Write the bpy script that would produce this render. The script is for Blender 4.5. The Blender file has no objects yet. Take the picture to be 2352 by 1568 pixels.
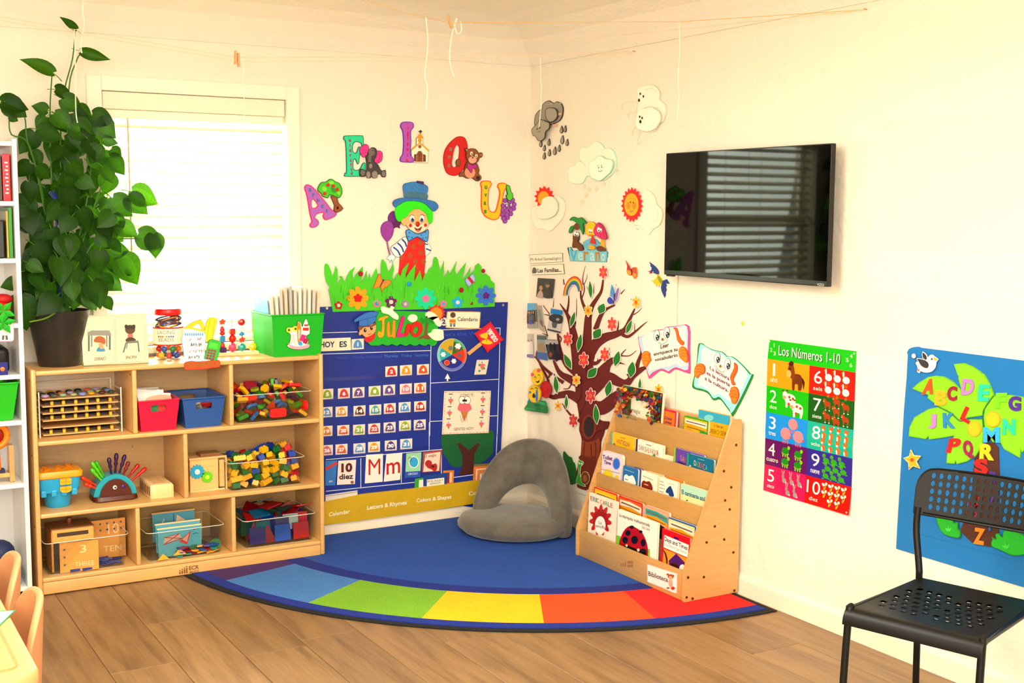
import bpy, bmesh, math, random
from mathutils import Vector, Matrix
from mathutils.geometry import tessellate_polygon
random.seed(7)
SC = bpy.context.scene
COL = SC.collection
V = Vector
# ---------------------------------------------------------------- camera
FPX = 2828.53
CP = V((-3.28378, -5.43411, 1.54352))
YAW, PITCH, ROLL = 0.529708, -0.104953, 0.006209
FW = V((math.sin(YAW)*math.cos(PITCH), math.cos(YAW)*math.cos(PITCH), math.sin(PITCH)))
_rt = V((math.cos(YAW), -math.sin(YAW), 0)); _up = _rt.cross(FW)
RT = _rt*math.cos(ROLL) + _up*math.sin(ROLL); UP = RT.cross(FW)
cd = bpy.data.cameras.new('camera'); cam = bpy.data.objects.new('camera', cd); COL.objects.link(cam)
cd.sensor_width = 36; cd.lens = FPX/2352*36; cd.clip_start = .05
m3 = Matrix((RT, UP, -FW)).transposed()
cam.matrix_world = Matrix.Translation(CP) @ m3.to_4x4()
SC.camera = cam
# ---------------------------------------------------------------- light
wd = bpy.data.worlds.new('sky'); SC.world = wd; wd.use_nodes = True
bg = wd.node_tree.nodes['Background']; bg.inputs[0].default_value = (1.0, .97, .88, 1); bg.inputs[1].default_value = 2.5
def area(name, loc, target, sx, sy, power, col):
    l = bpy.data.lights.new(name, 'AREA'); l.shape = 'RECTANGLE'; l.size = sx; l.size_y = sy; l.energy = power; l.color = col
    o = bpy.data.objects.new(name, l); COL.objects.link(o); o.location = loc
    d = V(target)-V(loc); o.rotation_euler = d.to_track_quat('-Z', 'Y').to_euler()
    return o
area('added_rear_fill', (-3.2, -7.25, 1.75), (-1.6, 0, 2.0), 3.2, 1.3, 150, (1, .975, .865))  # added fill behind the camera; the rear wall has no window
area('added_left_fill', (-5.05, -3.6, 1.7), (0, -2.2, 1.2), 2.6, 1.3, 38, (1, .975, .865))  # added side fill; no window is cut in the left wall
area('window_daylight', (-1.72, .30, 1.55), (-1.3, -2.0, .9), .85, 1.1, 38, (1, .97, .86))
area('added_ceiling_uplight', (-2.3, -2.5, 2.25), (-2.3, -2.5, 3), 1.1, .5, 14, (1, .97, .85))  # added uplight that brightens the ceiling, no such fixture known
area('added_ceiling_uplight', (-2.3, -5.2, 2.25), (-2.3, -5.2, 3), 1.1, .5, 14, (1, .97, .85))  # second added uplight, for the ceiling toward the rear
area('added_ceiling_light', (-2.3, -2.5, 2.17), (-2.3, -2.5, 0), 1.15, .55, 34, (1, .97, .85))  # added downlight for general brightness, hung on an invented lamp
area('added_ceiling_light', (-2.3, -5.2, 2.17), (-2.3, -5.2, 0), 1.15, .55, 35, (1, .97, .85))  # same invented downlight over the rear of the room
vs = SC.view_settings
vs.view_transform = 'Standard'; vs.look = 'None'; vs.gamma = 1; vs.use_curve_mapping = False; vs.exposure = .60
# ---------------------------------------------------------------- materials
def lin(h):
    h = h.lstrip('#')
    if len(h) == 3: h = ''.join(a*2 for a in h)
    o = []
    for i in (0, 2, 4):
        c = int(h[i:i+2], 16)/255
        o.append((c/12.92 if c <= .04045 else ((c+.055)/1.055)**2.4)**1.15)
    return tuple(o)+(1.0,)
MATS = {}
def mat(kind):
    """material reading the per-face colour attribute Col, with procedural grain and relief for its kind"""
    if kind in MATS: return MATS[kind]
    m = bpy.data.materials.new(kind); m.use_nodes = True; MATS[kind] = m
    nt = m.node_tree; N = nt.nodes; L = nt.links
    b = N['Principled BSDF']; out = N['Material Output']
    at_ = N.new('ShaderNodeAttribute'); at_.attribute_name = 'Col'
    tc = N.new('ShaderNodeTexCoord')
    R = dict(paper=.62, gloss=.22, plastic=.32, felt=.95, glitter=.45, wood=.38, fabric=.92, leaf=.42, rug=.98, wall=.85, metal=.3, floor=.42, black=.42, screen=.035, soft=.6, canvas=.55, trim=.4, blind=.45, moulded=.45).get(kind, .5)
    b.inputs['Roughness'].default_value = R
    def noise(scale, detail=3, vec=None, rough=.5):
        n = N.new('ShaderNodeTexNoise'); n.inputs['Scale'].default_value = scale; n.inputs['Detail'].default_value = detail; n.inputs['Roughness'].default_value = rough
        L.new(vec or tc.outputs['Object'], n.inputs['Vector']); return n
    def mapv(sc):
        mp = N.new('ShaderNodeMapping'); mp.inputs['Scale'].default_value = sc; L.new(tc.outputs['Object'], mp.inputs['Vector']); return mp.outputs[0]
    def ramp(src, stops):
        r = N.new('ShaderNodeValToRGB'); e = r.color_ramp.elements
        while len(e) < len(stops): e.new(.5)
        for i, (p, c) in enumerate(stops): e[i].position = p; e[i].color = (c, c, c, 1) if not isinstance(c, tuple) else c
        L.new(src, r.inputs[0]); return r.outputs[0]
    def mul(a, c, f=1.0):
        x = N.new('ShaderNodeMixRGB'); x.blend_type = 'MULTIPLY'; x.inputs[0].default_value = f
        L.new(a, x.inputs[1]); L.new(c, x.inputs[2]); return x.outputs[0]
    def bump(src, st, dist=.01):
        bn = N.new('ShaderNodeBump'); bn.inputs['Strength'].default_value = st; bn.inputs['Distance'].default_value = dist
        L.new(src, bn.inputs['Height']); L.new(bn.outputs[0], b.inputs['Normal'])
    c = at_.outputs['Color']
    if kind == 'wood':
        n = noise(9, 5, mapv((1, 1, 14))); n2 = noise(3, 2)
        c = mul(c, ramp(n.outputs[0], [(.3, .90), (.7, 1.04)])); c = mul(c, ramp(n2.outputs[0], [(.3, .93), (.7, 1.03)]))
        b.inputs['Coat Weight'].default_value = .25; b.inputs['Coat Roughness'].default_value = .2
    elif kind == 'floor':
        oi = N.new('ShaderNodeObjectInfo')
        add = N.new('ShaderNodeVectorMath'); add.operation = 'ADD'
        sc_ = N.new('ShaderNodeVectorMath'); sc_.operation = 'SCALE'; sc_.inputs[3].default_value = 37.0
        L.new(oi.outputs['Random'], sc_.inputs[0]); L.new(tc.outputs['Object'], add.inputs[0]); L.new(sc_.outputs[0], add.inputs[1])
        mp = N.new('ShaderNodeMapping'); mp.inputs['Scale'].default_value = (9, .9, 1); L.new(add.outputs[0], mp.inputs['Vector'])
        n = noise(2.2, 6, mp.outputs[0], .62)
        mp2 = N.new('ShaderNodeMapping'); mp2.inputs['Scale'].default_value = (60, 3, 1); L.new(add.outputs[0], mp2.inputs['Vector'])
        n2 = noise(2, 4, mp2.outputs[0])
        c = mul(c, ramp(n.outputs[0], [(.32, (.60, .55, .50, 1)), (.52, (.95, .93, .90, 1)), (.72, (1.12, 1.10, 1.05, 1))]))
        c = mul(c, ramp(n2.outputs[0], [(.3, .84), (.7, 1.06)])); c = mul(c, ramp(oi.outputs['Random'], [(0, .84), (1, 1.08)]))
        bump(n2.outputs[0], .12, .002); b.inputs['Coat Weight'].default_value = .18; b.inputs['Coat Roughness'].default_value = .25
    elif kind == 'wall':
        n = noise(16, 6, None, .6); v = noise(46, 3)
        a = N.new('ShaderNodeMath'); a.operation = 'ADD'; L.new(ramp(n.outputs[0], [(.42, 0.0), (.62, 1.0)]), a.inputs[0]); L.new(v.outputs[0], a.inputs[1])
        bump(a.outputs[0], .32, .006)
    elif kind == 'felt':
        n = noise(420, 4); c = mul(c, ramp(n.outputs[0], [(.3, .90), (.7, 1.06)])); bump(n.outputs[0], .35, .002); b.inputs['Sheen Weight'].default_value = .15
    elif kind == 'rug':
        n = noise(150, 4); n2 = noise(4, 3); c = mul(c, ramp(n.outputs[0], [(.3, .82), (.7, 1.12)])); c = mul(c, ramp(n2.outputs[0], [(.3, .93), (.7, 1.05)])); bump(n.outputs[0], .5, .004)
    elif kind == 'fabric':
        n = noise(13, 5, None, .65); n2 = noise(300, 3); c = mul(c, ramp(n.outputs[0], [(.36, .72), (.5, .95), (.66, 1.14)])); bump(n2.outputs[0], .2, .002); b.inputs['Sheen Weight'].default_value = .35
    elif kind == 'glitter':
        v = N.new('ShaderNodeTexVoronoi'); v.inputs['Scale'].default_value = 260; L.new(tc.outputs['Object'], v.inputs['Vector'])
        c = mul(c, ramp(v.outputs['Color'], [(.1, .8), (.9, 1.25)])); b.inputs['Metallic'].default_value = .15
    elif kind == 'canvas':
        n = noise(7, 4); bump(n.outputs[0], .35, .02); n2 = noise(5, 3); c = mul(c, ramp(n2.outputs[0], [(.3, .88), (.7, 1.06)]))
    elif kind == 'moulded':
        n = noise(60, 4, mapv((1, 1, .15))); c = mul(c, ramp(n.outputs[0], [(.3, .95), (.7, 1.02)]))
    elif kind == 'black':
        n = noise(300, 2); bump(n.outputs[0], .1, .001); b.inputs['Specular IOR Level'].default_value = .3
    elif kind == 'screen': b.inputs['Specular IOR Level'].default_value = .16
    elif kind == 'metal': b.inputs['Metallic'].default_value = .9
    elif kind in ('paper', 'gloss', 'soft'):
        n = noise(9, 2); bump(n.outputs[0], .06, .01)
    if kind in ('leaf', 'blind'):
        tr = N.new('ShaderNodeBsdfTranslucent'); mx = N.new('ShaderNodeMixShader'); mx.inputs[0].default_value = .46 if kind == 'leaf' else .05
        if kind == 'leaf':
            b.inputs['Specular IOR Level'].default_value = .22; n = noise(22, 3); c = mul(c, ramp(n.outputs[0], [(.3, .8), (.7, 1.15)])); oi = N.new('ShaderNodeObjectInfo'); c = mul(c, ramp(oi.outputs['Random'], [(0, .72), (1, 1.15)]))
            br = N.new('ShaderNodeMixRGB'); br.blend_type = 'MULTIPLY'; br.inputs[0].default_value = 1; br.inputs[2].default_value = (3.3, 2.8, .35, 1); L.new(c, br.inputs[1]); L.new(br.outputs[0], tr.inputs[0])
        else: L.new(c, tr.inputs[0])
        L.new(b.outputs[0], mx.inputs[1]); L.new(tr.outputs[0], mx.inputs[2]); L.new(mx.outputs[0], out.inputs[0])
    if kind in ('clear', 'pane'):
        tp = N.new('ShaderNodeBsdfTransparent'); gl = N.new('ShaderNodeBsdfGlossy'); gl.inputs['Roughness'].default_value = .08
        mx = N.new('ShaderNodeMixShader'); lw = N.new('ShaderNodeLayerWeight'); lw.inputs[0].default_value = .35
        fr = N.new('ShaderNodeMapRange'); fr.inputs[1].default_value = 0; fr.inputs[2].default_value = 1; fr.inputs[3].default_value = .03; fr.inputs[4].default_value = .16; L.new(lw.outputs['Fresnel'], fr.inputs[0])
        L.new(c, tp.inputs[0]); L.new(fr.outputs[0], mx.inputs[0]); L.new(tp.outputs[0], mx.inputs[1]); L.new(gl.outputs[0], mx.inputs[2]); L.new(mx.outputs[0], out.inputs[0])
    if kind == 'tint':   # translucent coloured plastic
        tr = N.new('ShaderNodeBsdfTranslucent'); mx = N.new('ShaderNodeMixShader'); mx.inputs[0].default_value = .3; L.new(c, tr.inputs[0])
        L.new(b.outputs[0], mx.inputs[1]); L.new(tr.outputs[0], mx.inputs[2]); L.new(mx.outputs[0], out.inputs[0])
    if kind == 'lamp':
        em = N.new('ShaderNodeEmission'); em.inputs[1].default_value = 3; L.new(c, em.inputs[0]); L.new(em.outputs[0], out.inputs[0])
    L.new(c, b.inputs['Base Color'])
    return m
# ---------------------------------------------------------------- pixels of the photograph to points of the room
def ray(px, py): return FW + RT*((px-1176)/FPX) - UP*((py-784)/FPX)
def at(px, py, axis, val):
    d = ray(px, py); return CP + d*((val-CP[axis])/d[axis])
class Surf:
    """a plane with in-plane axes; call with a pixel to get plane coordinates, .p(u,v,h) gives the point h metres off it"""
    def __init__(s, o, ex, ey):
        s.o = V(o); s.ex = V(ex).normalized(); s.ey = V(ey).normalized(); s.n = s.ex.cross(s.ey).normalized()
    def __call__(s, q):
        d = ray(q[0], q[1]); t = (s.o-CP).dot(s.n)/d.dot(s.n); r = CP+d*t-s.o
        return (r.dot(s.ex), r.dot(s.ey))
    def p(s, u, v, h=0): return s.o + s.ex*u + s.ey*v + s.n*h
    def flat(s): return _Flat(s)
class _Flat(Surf):      # takes plane coordinates directly
    def __init__(s, b): s.o, s.ex, s.ey, s.n = b.o, b.ex, b.ey, b.n
    def __call__(s, q): return (q[0], q[1])
WA = Surf((0, 0, 0), (1, 0, 0), (0, 0, 1))
WB = Surf((0, 0, 0), (0, -1, 0), (0, 0, 1))
# ---------------------------------------------------------------- 2-D helpers
def P(s): return [tuple(float(a) for a in t.split(',')) for t in s.split()]
def sm(pts, n=4, closed=True):
    o = []; k = len(pts); rng = range(k) if closed else range(k-1)
    for i in rng:
        g = lambda j: pts[j % k] if closed else pts[max(0, min(k-1, j))]
        a, b, c, d = g(i-1), g(i), g(i+1), g(i+2)
        for s in range(n):
            t = s/n
            o.append(tuple(.5*((2*b[q])+(-a[q]+c[q])*t+(2*a[q]-5*b[q]+4*c[q]-d[q])*t*t+(-a[q]+3*b[q]-3*c[q]+d[q])*t**3) for q in range(len(b))))
    if not closed: o.append(tuple(pts[-1]))
    return [V(q) for q in o] if len(pts[0]) == 3 else o
def S(s, n=4): return sm(P(s), n)
def ell(cx, cy, rx, ry=None, a=0, n=20, a0=0, a1=360):
    ry = rx if ry is None else ry; ca, sa = math.cos(math.radians(a)), math.sin(math.radians(a)); o = []
    full = (a1-a0) >= 360
    for i in range(n if full else n+1):
        t = math.radians(a0+(a1-a0)*i/n); x, y = rx*math.cos(t), ry*math.sin(t); o.append((cx+x*ca-y*sa, cy+x*sa+y*ca))
    return o
def flower(cx, cy, r, k=6, dep=.3, a=0, sx=1, n=None):
    n = n or k*8
    return [(cx+sx*r*(1-dep*(1-abs(math.cos(k*t/2))))*math.cos(t+a), cy+r*(1-dep*(1-abs(math.cos(k*t/2))))*math.sin(t+a)) for t in [2*math.pi*i/n for i in range(n)]]
def star(cx, cy, r0, r1, k, a=-90, sx=1):
    return [(cx+sx*(r0 if i % 2 == 0 else r1)*math.cos(math.radians(a+180*i/k)), cy+(r0 if i % 2 == 0 else r1)*math.sin(math.radians(a+180*i/k))) for i in range(2*k)]
def rect(x0, y0, x1, y1): return [(x0, y0), (x1, y0), (x1, y1), (x0, y1)]
def rrect(x0, y0, x1, y1, r, n=5):
    o = []
    for cx, cy, a in ((x1-r, y0+r, -90), (x1-r, y1-r, 0), (x0+r, y1-r, 90), (x0+r, y0+r, 180)):
        for i in range(n+1):
            t = math.radians(a+90*i/n); o.append((cx+r*math.cos(t), cy+r*math.sin(t)))
    return o
def warp(quad, pts):
    """unit-square points (0..1, y down) into a pixel quad TL,TR,BR,BL"""
    a, b, c, d = quad
    return [((1-u)*(1-v)*a[0]+u*(1-v)*b[0]+u*v*c[0]+(1-u)*v*d[0], (1-u)*(1-v)*a[1]+u*(1-v)*b[1]+u*v*c[1]+(1-u)*v*d[1]) for u, v in pts]
def area2(p): return sum(p[i-1][0]*p[i][1]-p[i][0]*p[i-1][1] for i in range(len(p)))
def inset(pts, d):
    """shrink (d>0) a closed outline by d along its normals"""
    sgn = 1 if area2(pts) > 0 else -1; o = []; k = len(pts)
    for i in range(k):
        a, b, c = V(pts[i-1]), V(pts[i]), V(pts[(i+1) % k])
        e1, e2 = (b-a), (c-b)
        if e1.length < 1e-9 or e2.length < 1e-9: o.append(tuple(b)); continue
        e1.normalize(); e2.normalize()
        n = V((-(e1.y+e2.y), e1.x+e2.x))
        if n.length < 1e-6: n = V((-e1.y, e1.x))
        n.normalize(); cs = max(.5, n.dot(V((-e1.y, e1.x)))); q = b+n*(sgn*d/cs); o.append((q.x, q.y))
    return o
def strip(pts, w0, w1=None):
    """a polyline into a tapering ribbon outline"""
    w1 = w0 if w1 is None else w1; l = []; r = []; k = len(pts)
    for i in range(k):
        a, b = V(pts[max(0, i-1)]), V(pts[min(k-1, i+1)]); e = (b-a).normalized(); n = V((-e.y, e.x)); w = (w0+(w1-w0)*i/(k-1))/2; p = V(pts[i])
        l.append(tuple(p+n*w)); r.append(tuple(p-n*w))
    return l+r[::-1]
FONT = {}
def glyphs(s, bold):
    k = (s, bold)
    if k not in FONT:
        cu = bpy.data.curves.new('t', 'FONT'); cu.body = s; cu.size = 1; cu.resolution_u = 3; cu.offset = bold
        o = bpy.data.objects.new('t', cu); me = bpy.data.meshes.new_from_object(o)
        FONT[k] = ([v.co.copy() for v in me.vertices], [tuple(p.vertices) for p in me.polygons])
        bpy.data.objects.remove(o); bpy.data.curves.remove(cu); bpy.data.meshes.remove(me)
    return FONT[k]
class Zm:
    # pixel coordinates given in an enlarged crop of the photograph: origin x0,y0 and magnification k
    def __init__(s, x0, y0, k): s.x0, s.y0, s.k = x0, y0, k
    def q(s, x, y): return (s.x0+x/s.k, s.y0+y/s.k)
    def m(s, pts): return [s.q(x, y) for x, y in pts]
    def p(s, st): return s.m(P(st))
    def s(s, st, n=4): return sm(s.m(P(st)), n)
    def e(s, cx, cy, rx, ry=None, a=0, n=20, a0=0, a1=360): return s.m(ell(cx, cy, rx, ry, a, n, a0, a1))
    def r(s, *a): return s.m(rect(*a))
    def rr(s, *a): return s.m(rrect(*a))
    def fl(s, *a, **k): return s.m(flower(*a, **k))
    def st(s, *a, **k): return s.m(star(*a, **k))
    def l(s, st, w0, w1=None, n=3): return strip(sm(s.m(P(st)), n, False) if n > 1 else s.m(P(st)), w0/s.k, (w0 if w1 is None else w1)/s.k)
    def t(s, text, x0, y0, x1, y1, h, col, bold=.012): return (text, s.q(x0, y0), s.q(x1, y1), h/s.k, col, bold)
def solid_glyph(st):
    k = ('solid', st)
    if k not in FONT:
        cu = bpy.data.curves.new('t', 'FONT'); cu.body = st; cu.size = 1; cu.resolution_u = 3; cu.offset = .045; cu.extrude = .5
        o = bpy.data.objects.new('t', cu); me = bpy.data.meshes.new_from_object(o)
        FONT[k] = ([v.co.copy() for v in me.vertices], [tuple(p.vertices) for p in me.polygons])
        bpy.data.objects.remove(o); bpy.data.curves.remove(cu); bpy.data.meshes.remove(me)
    return FONT[k]
def solid_text(mb, sf, st, quad, col, h0, th):
    # thick letter fitted into a pixel quad (lower-left, lower-right, upper-left)
    vs, fs = solid_glyph(st); x0 = min(v.x for v in vs); x1 = max(v.x for v in vs); y0 = min(v.y for v in vs); y1 = max(v.y for v in vs)
    a, b, c = (V(sf(q)) for q in quad); ex = (b-a)/(x1-x0); ey = (c-a)/(y1-y0)
    return mb.add([sf.p(*(a+ex*(v.x-x0)+ey*(v.y-y0)), h0+(v.z+.5)*th) for v in vs], fs, lin(col))
# ---------------------------------------------------------------- mesh builder
EPS = .0005
class MB:
    def __init__(s): s.v = []; s.f = []; s.c = []; s.lay = 0
    def face(s, idx, col): s.f.append(tuple(idx)); s.c.append(col)
    def add(s, vs, fs, col):
        b = len(s.v); s.v += [V(q) for q in vs]
        for f in fs: s.f.append(tuple(b+i for i in f)); s.c.append(col)
        return s
    def uv(s, sf, pts, col, h0, h1=None, holes=(), back=False):
        """plane-coordinate outline; flat print at h0, or a slab from h0 to h1"""
        if area2(pts) < 0: pts = pts[::-1]
        loops = [pts]+[(h if area2(h) < 0 else h[::-1]) for h in holes]
        top = h0 if h1 is None else h1
        allp = [q for l in loops for q in l]
        b = len(s.v); s.v += [sf.p(u, v, top) for u, v in allp]
        if holes or len(pts) > 4:
            tris = tessellate_polygon([[V((u, v, 0)) for u, v in l] for l in loops])
            for t in tris:
                a, c, d = (allp[i] for i in t)
                cr = (c[0]-a[0])*(d[1]-a[1])-(c[1]-a[1])*(d[0]-a[0])
                s.face([b+i for i in (t if cr > 0 else t[::-1])], col)
        else: s.face([b+i for i in range(len(pts))], col)
        if h1 is not None:
            b2 = len(s.v); s.v += [sf.p(u, v, h0) for u, v in allp]; k = 0
            for l in loops:
                n = len(l)
                for i in range(n):
                    j = (i+1) % n; s.face([b+k+i, b2+k+i, b2+k+j, b+k+j], col)
                k += n
            if back:
                n = len(pts); s.face([b2+i for i in range(n)][::-1], col)
        return s
    def px(s, sf, pts, col, h0, h1=None, holes=()):
        return s.uv(sf, [sf(q) for q in pts], lin(col), h0, h1, [[sf(q) for q in h] for h in holes])
    def txt(s, sf, st, p0, p1, hpx, col, h, bold=.012, up=None):
        """text whose baseline runs from pixel p0 to p1 with cap height hpx (pixels, upward)"""
        if bold > 0 and any(q in st for q in 'MWNw'): bold = 0
        if st == '1': d_ = ((p1[0]-p0[0])*.33, (p1[1]-p0[1])*.33); p0, p1 = (p0[0]+d_[0], p0[1]+d_[1]), (p1[0]-d_[0], p1[1]-d_[1])
        vs, fs = glyphs(st, bold)
        if not vs: return s
        x0 = min(v.x for v in vs); x1 = max(v.x for v in vs); y1 = max(v.y for v in vs)
        a = V(sf(p0)); b = V(sf(p1)); u = up or (0, -hpx)
        c = V(sf((p0[0]+u[0], p0[1]+u[1]))) if up is not False else a+V((-(b-a).y, (b-a).x)).normalized()*hpx
        ex = (b-a)/(x1-x0); ey = (c-a)/y1
        return s.add([sf.p(*(a+ex*(v.x-x0)+ey*v.y), h) for v in vs], fs, lin(col))
    def box(s, lo, hi, col, M=None):
        x0, y0, z0 = lo; x1, y1, z1 = hi
        vs = [V(q) for q in ((x0, y0, z0), (x1, y0, z0), (x1, y1, z0), (x0, y1, z0), (x0, y0, z1), (x1, y0, z1), (x1, y1, z1), (x0, y1, z1))]
        if M: vs = [M @ q for q in vs]
        return s.add(vs, [(3, 2, 1, 0), (4, 5, 6, 7), (0, 1, 5, 4), (1, 2, 6, 5), (2, 3, 7, 6), (3, 0, 4, 7)], lin(col) if isinstance(col, str) else col)
    def bbox(s, lo, hi, col, bev=.004, seg=2, M=None):
        bm = bmesh.new(); bmesh.ops.create_cube(bm, size=1)
        for v in bm.verts: v.co = V([lo[i]+(hi[i]-lo[i])*(v.co[i]+.5) for i in range(3)])
        bmesh.ops.bevel(bm, geom=bm.edges[:], offset=bev, segments=seg, affect='EDGES', profile=.5)
        return s.bm(bm, col, M)
    def bm(s, bm, col, M=None):
        bm.verts.index_update(); vs = [(M @ v.co if M else v.co.copy()) for v in bm.verts]; fs = [[v.index for v in f.verts] for f in bm.faces]; bm.free()
        return s.add(vs, fs, lin(col) if isinstance(col, str) else col)
    def tube(s, pts, r, col, n=8, caps=True, r1=None):
        pts = [V(q) for q in pts]; k = len(pts); rings = []; b = len(s.v); up = V((0, 0, 1)); prev = None
        for i, q in enumerate(pts):
            d = (pts[min(k-1, i+1)]-pts[max(0, i-1)]).normalized()
            if prev is None:
                x = d.cross(up if abs(d.z) < .95 else V((1, 0, 0))).normalized()
            else: x = (prev-d*prev.dot(d)).normalized()
            prev = x; y = d.cross(x); rr = r if r1 is None else r+(r1-r)*i/(k-1)
            s.v += [q+(x*math.cos(2*math.pi*j/n)+y*math.sin(2*math.pi*j/n))*rr for j in range(n)]
        c = lin(col) if isinstance(col, str) else col
        for i in range(k-1):
            for j in range(n):
                a = b+i*n+j; e = b+i*n+(j+1) % n; s.face((a, e, e+n, a+n), c)
        if caps: s.face([b+j for j in range(n)][::-1], c); s.face([b+(k-1)*n+j for j in range(n)], c)
        return s
    def lathe(s, prof, o, col, n=24, ax=None, sx=1, sy=1, cols=None):
        """profile of (r, z) turned about the axis through o"""
        o = V(o); q = ax.to_track_quat('Z', 'Y') if ax is not None else None; b = len(s.v); k = len(prof)
        for r, z in prof:
            for j in range(n):
                t = 2*math.pi*j/n; w = V((r*sx*math.cos(t), r*sy*math.sin(t), z)); s.v.append(o+(q @ w if q else w))
        c = lin(col) if isinstance(col, str) else col
        for i in range(k-1):
            cc = lin(cols[i]) if cols else c
            for j in range(n):
                a = b+i*n+j; e = b+i*n+(j+1) % n; s.face((a, e, e+n, a+n), cc)
        if prof[0][0] > 1e-6: s.face([b+j for j in range(n)][::-1], lin(cols[0]) if cols else c)
        if prof[-1][0] > 1e-6: s.face([b+(k-1)*n+j for j in range(n)], lin(cols[-1]) if cols else c)
        return s
    def ball(s, o, r, col, n=14, sc=(1, 1, 1), M=None):
        bm = bmesh.new(); bmesh.ops.create_uvsphere(bm, u_segments=n, v_segments=max(6, n//2+1), radius=1)
        for v in bm.verts:
            w = V((v.co.x*r*sc[0], v.co.y*r*sc[1], v.co.z*r*sc[2])); v.co = V(o)+(M @ w if M else w)
        return s.bm(bm, col)
    def prism(s, pts, M, d, col):
        """outline in local xy extruded from z=0 to d, placed by matrix M"""
        sf = Surf(M @ V((0, 0, 0)), M.to_3x3() @ V((1, 0, 0)), M.to_3x3() @ V((0, 1, 0)))
        return s.uv(sf, pts, lin(col) if isinstance(col, str) else col, 0, d, back=True)
    def build(s, name, kind='paper', parent=None, smooth=False, origin=None):
        me = bpy.data.meshes.new(name)
        if parent is not None: o0 = parent['_w']; o0 = V(o0)
        elif origin is not None: o0 = V(origin)
        else:
            lo = [min(q[i] for q in s.v) for i in range(3)]; hi = [max(q[i] for q in s.v) for i in range(3)]
            o0 = V(((lo[0]+hi[0])/2, (lo[1]+hi[1])/2, lo[2]))
        me.from_pydata([q-o0 for q in s.v], [], s.f)
        a = me.attributes.new('Col', 'FLOAT_COLOR', 'FACE'); fl = []
        for c in s.c: fl += c
        a.data.foreach_set('color', fl)
        if smooth:
            me.polygons.foreach_set('use_smooth', [True]*len(me.polygons))
            if smooth != 2: me.set_sharp_from_angle(angle=math.radians(40))
        me.materials.append(mat(kind)); me.update()
        o = bpy.data.objects.new(name, me); COL.objects.link(o)
        if parent is not None: o.parent = parent
        else: o.location = o0
        o['_w'] = tuple(o0)
        return o
def tag(o, label, cat, group=None):
    o['label'] = label; o['category'] = cat
    if group: o['group'] = group
    return o
def thing(name, label, cat, loc, group=None):
    o = bpy.data.objects.new(name, None); COL.objects.link(o); o.empty_display_size = .05; o.location = loc; o['_w'] = tuple(loc)
    return tag(o, label, cat, group)
def struct(o): o['kind'] = 'structure'; return o
def cut(T, name, sf, pts, col, h0=.001, th=.004, out=None, ow=2.0, det=(), holes=(), kind='paper', label=None):
    """a flat cut-out piece (slab) with printed details on it: det = (outline, colour) or ('text', p0, p1, height, colour)"""
    mb = MB(); h1 = h0+th
    mb.px(sf, pts, out or col, h0, h1, holes)
    k = 1
    if out: mb.px(sf, inset(pts, ow), col, h1+EPS, None, [inset(h, -ow*.7) for h in holes]); k = 2
    for d in det:
        if isinstance(d[0], str): mb.txt(sf, d[0], d[1], d[2], d[3], d[4], h1+EPS*k, *(d[5:] or ()))
        else: mb.px(sf, d[0], d[1], h1+EPS*k)
        k += .35
    o = mb.build(name, kind, T)
    if label: o['label'] = label
    return o
def sign(name, label, cat, sf, pts, col, group=None, **k):
    o = cut(None, name, sf, pts, col, **k); return tag(o, label, cat, group)
def base_of(sf, pts):
    us = [sf(q) for q in pts]; u = sum(a for a, b in us)/len(us); v = min(b for a, b in us); return sf.p(u, v, 0)
def wthing(name, label, cat, sf, pts, group=None): return thing(name, label, cat, tuple(base_of(sf, pts)), group)
# ================================================================ the room
XL, YR, ZC = -5.2, -7.4, 2.275
CREAM = 'F6EEDE'
def wallmesh(name, boxes):
    mb = MB()
    for lo, hi in boxes: mb.box(lo, hi, CREAM)
    return struct(mb.build(name, 'wall', None, origin=(0, 0, 0)))
WX0, WX1, WZ0, WZ1 = -2.12, -1.306, .95, 2.042
ZT = 2.62
wallmesh('wall_back', [((XL-.12, 0, 0), (WX0, .12, ZT)), ((WX1, 0, 0), (.12, .12, ZT)), ((WX0, 0, 0), (WX1, .12, WZ0)), ((WX0, 0, WZ1), (WX1, .12, ZT))])
wallmesh('wall_right', [((0, YR-.12, 0), (.12, 0, ZT))])
wallmesh('wall_left', [((XL-.12, YR-.12, 0), (XL, 0, ZT))])
wallmesh('wall_rear', [((XL, YR-.12, 0), (0, YR, ZT))])
# coved ceiling: a small ledge on top of the walls, a hollow curve, then the flat ceiling
prof = [(0, ZC), (.012, ZC), (.016, ZC+.006), (.05, ZC+.045), (.12, ZC+.105), (.22, ZC+.15), (.36, ZC+.175), (.5, ZC+.18)]
mb = MB(); ringv = []
for d, z in prof: ringv.append([V((XL+d, YR+d, z)), V((-d, YR+d, z)), V((-d, -d, z)), V((XL+d, -d, z))])
c = lin('FBF4E6')
for i in range(len(prof)-1):
    for j in range(4):
        k = (j+1) % 4; mb.add([ringv[i][j], ringv[i][k], ringv[i+1][k], ringv[i+1][j]], [(0, 1, 2, 3)], c)
mb.add(ringv[-1], [(3, 2, 1, 0)], c)
struct(mb.build('ceiling', 'wall', None, origin=(0, 0, 0)))
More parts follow.
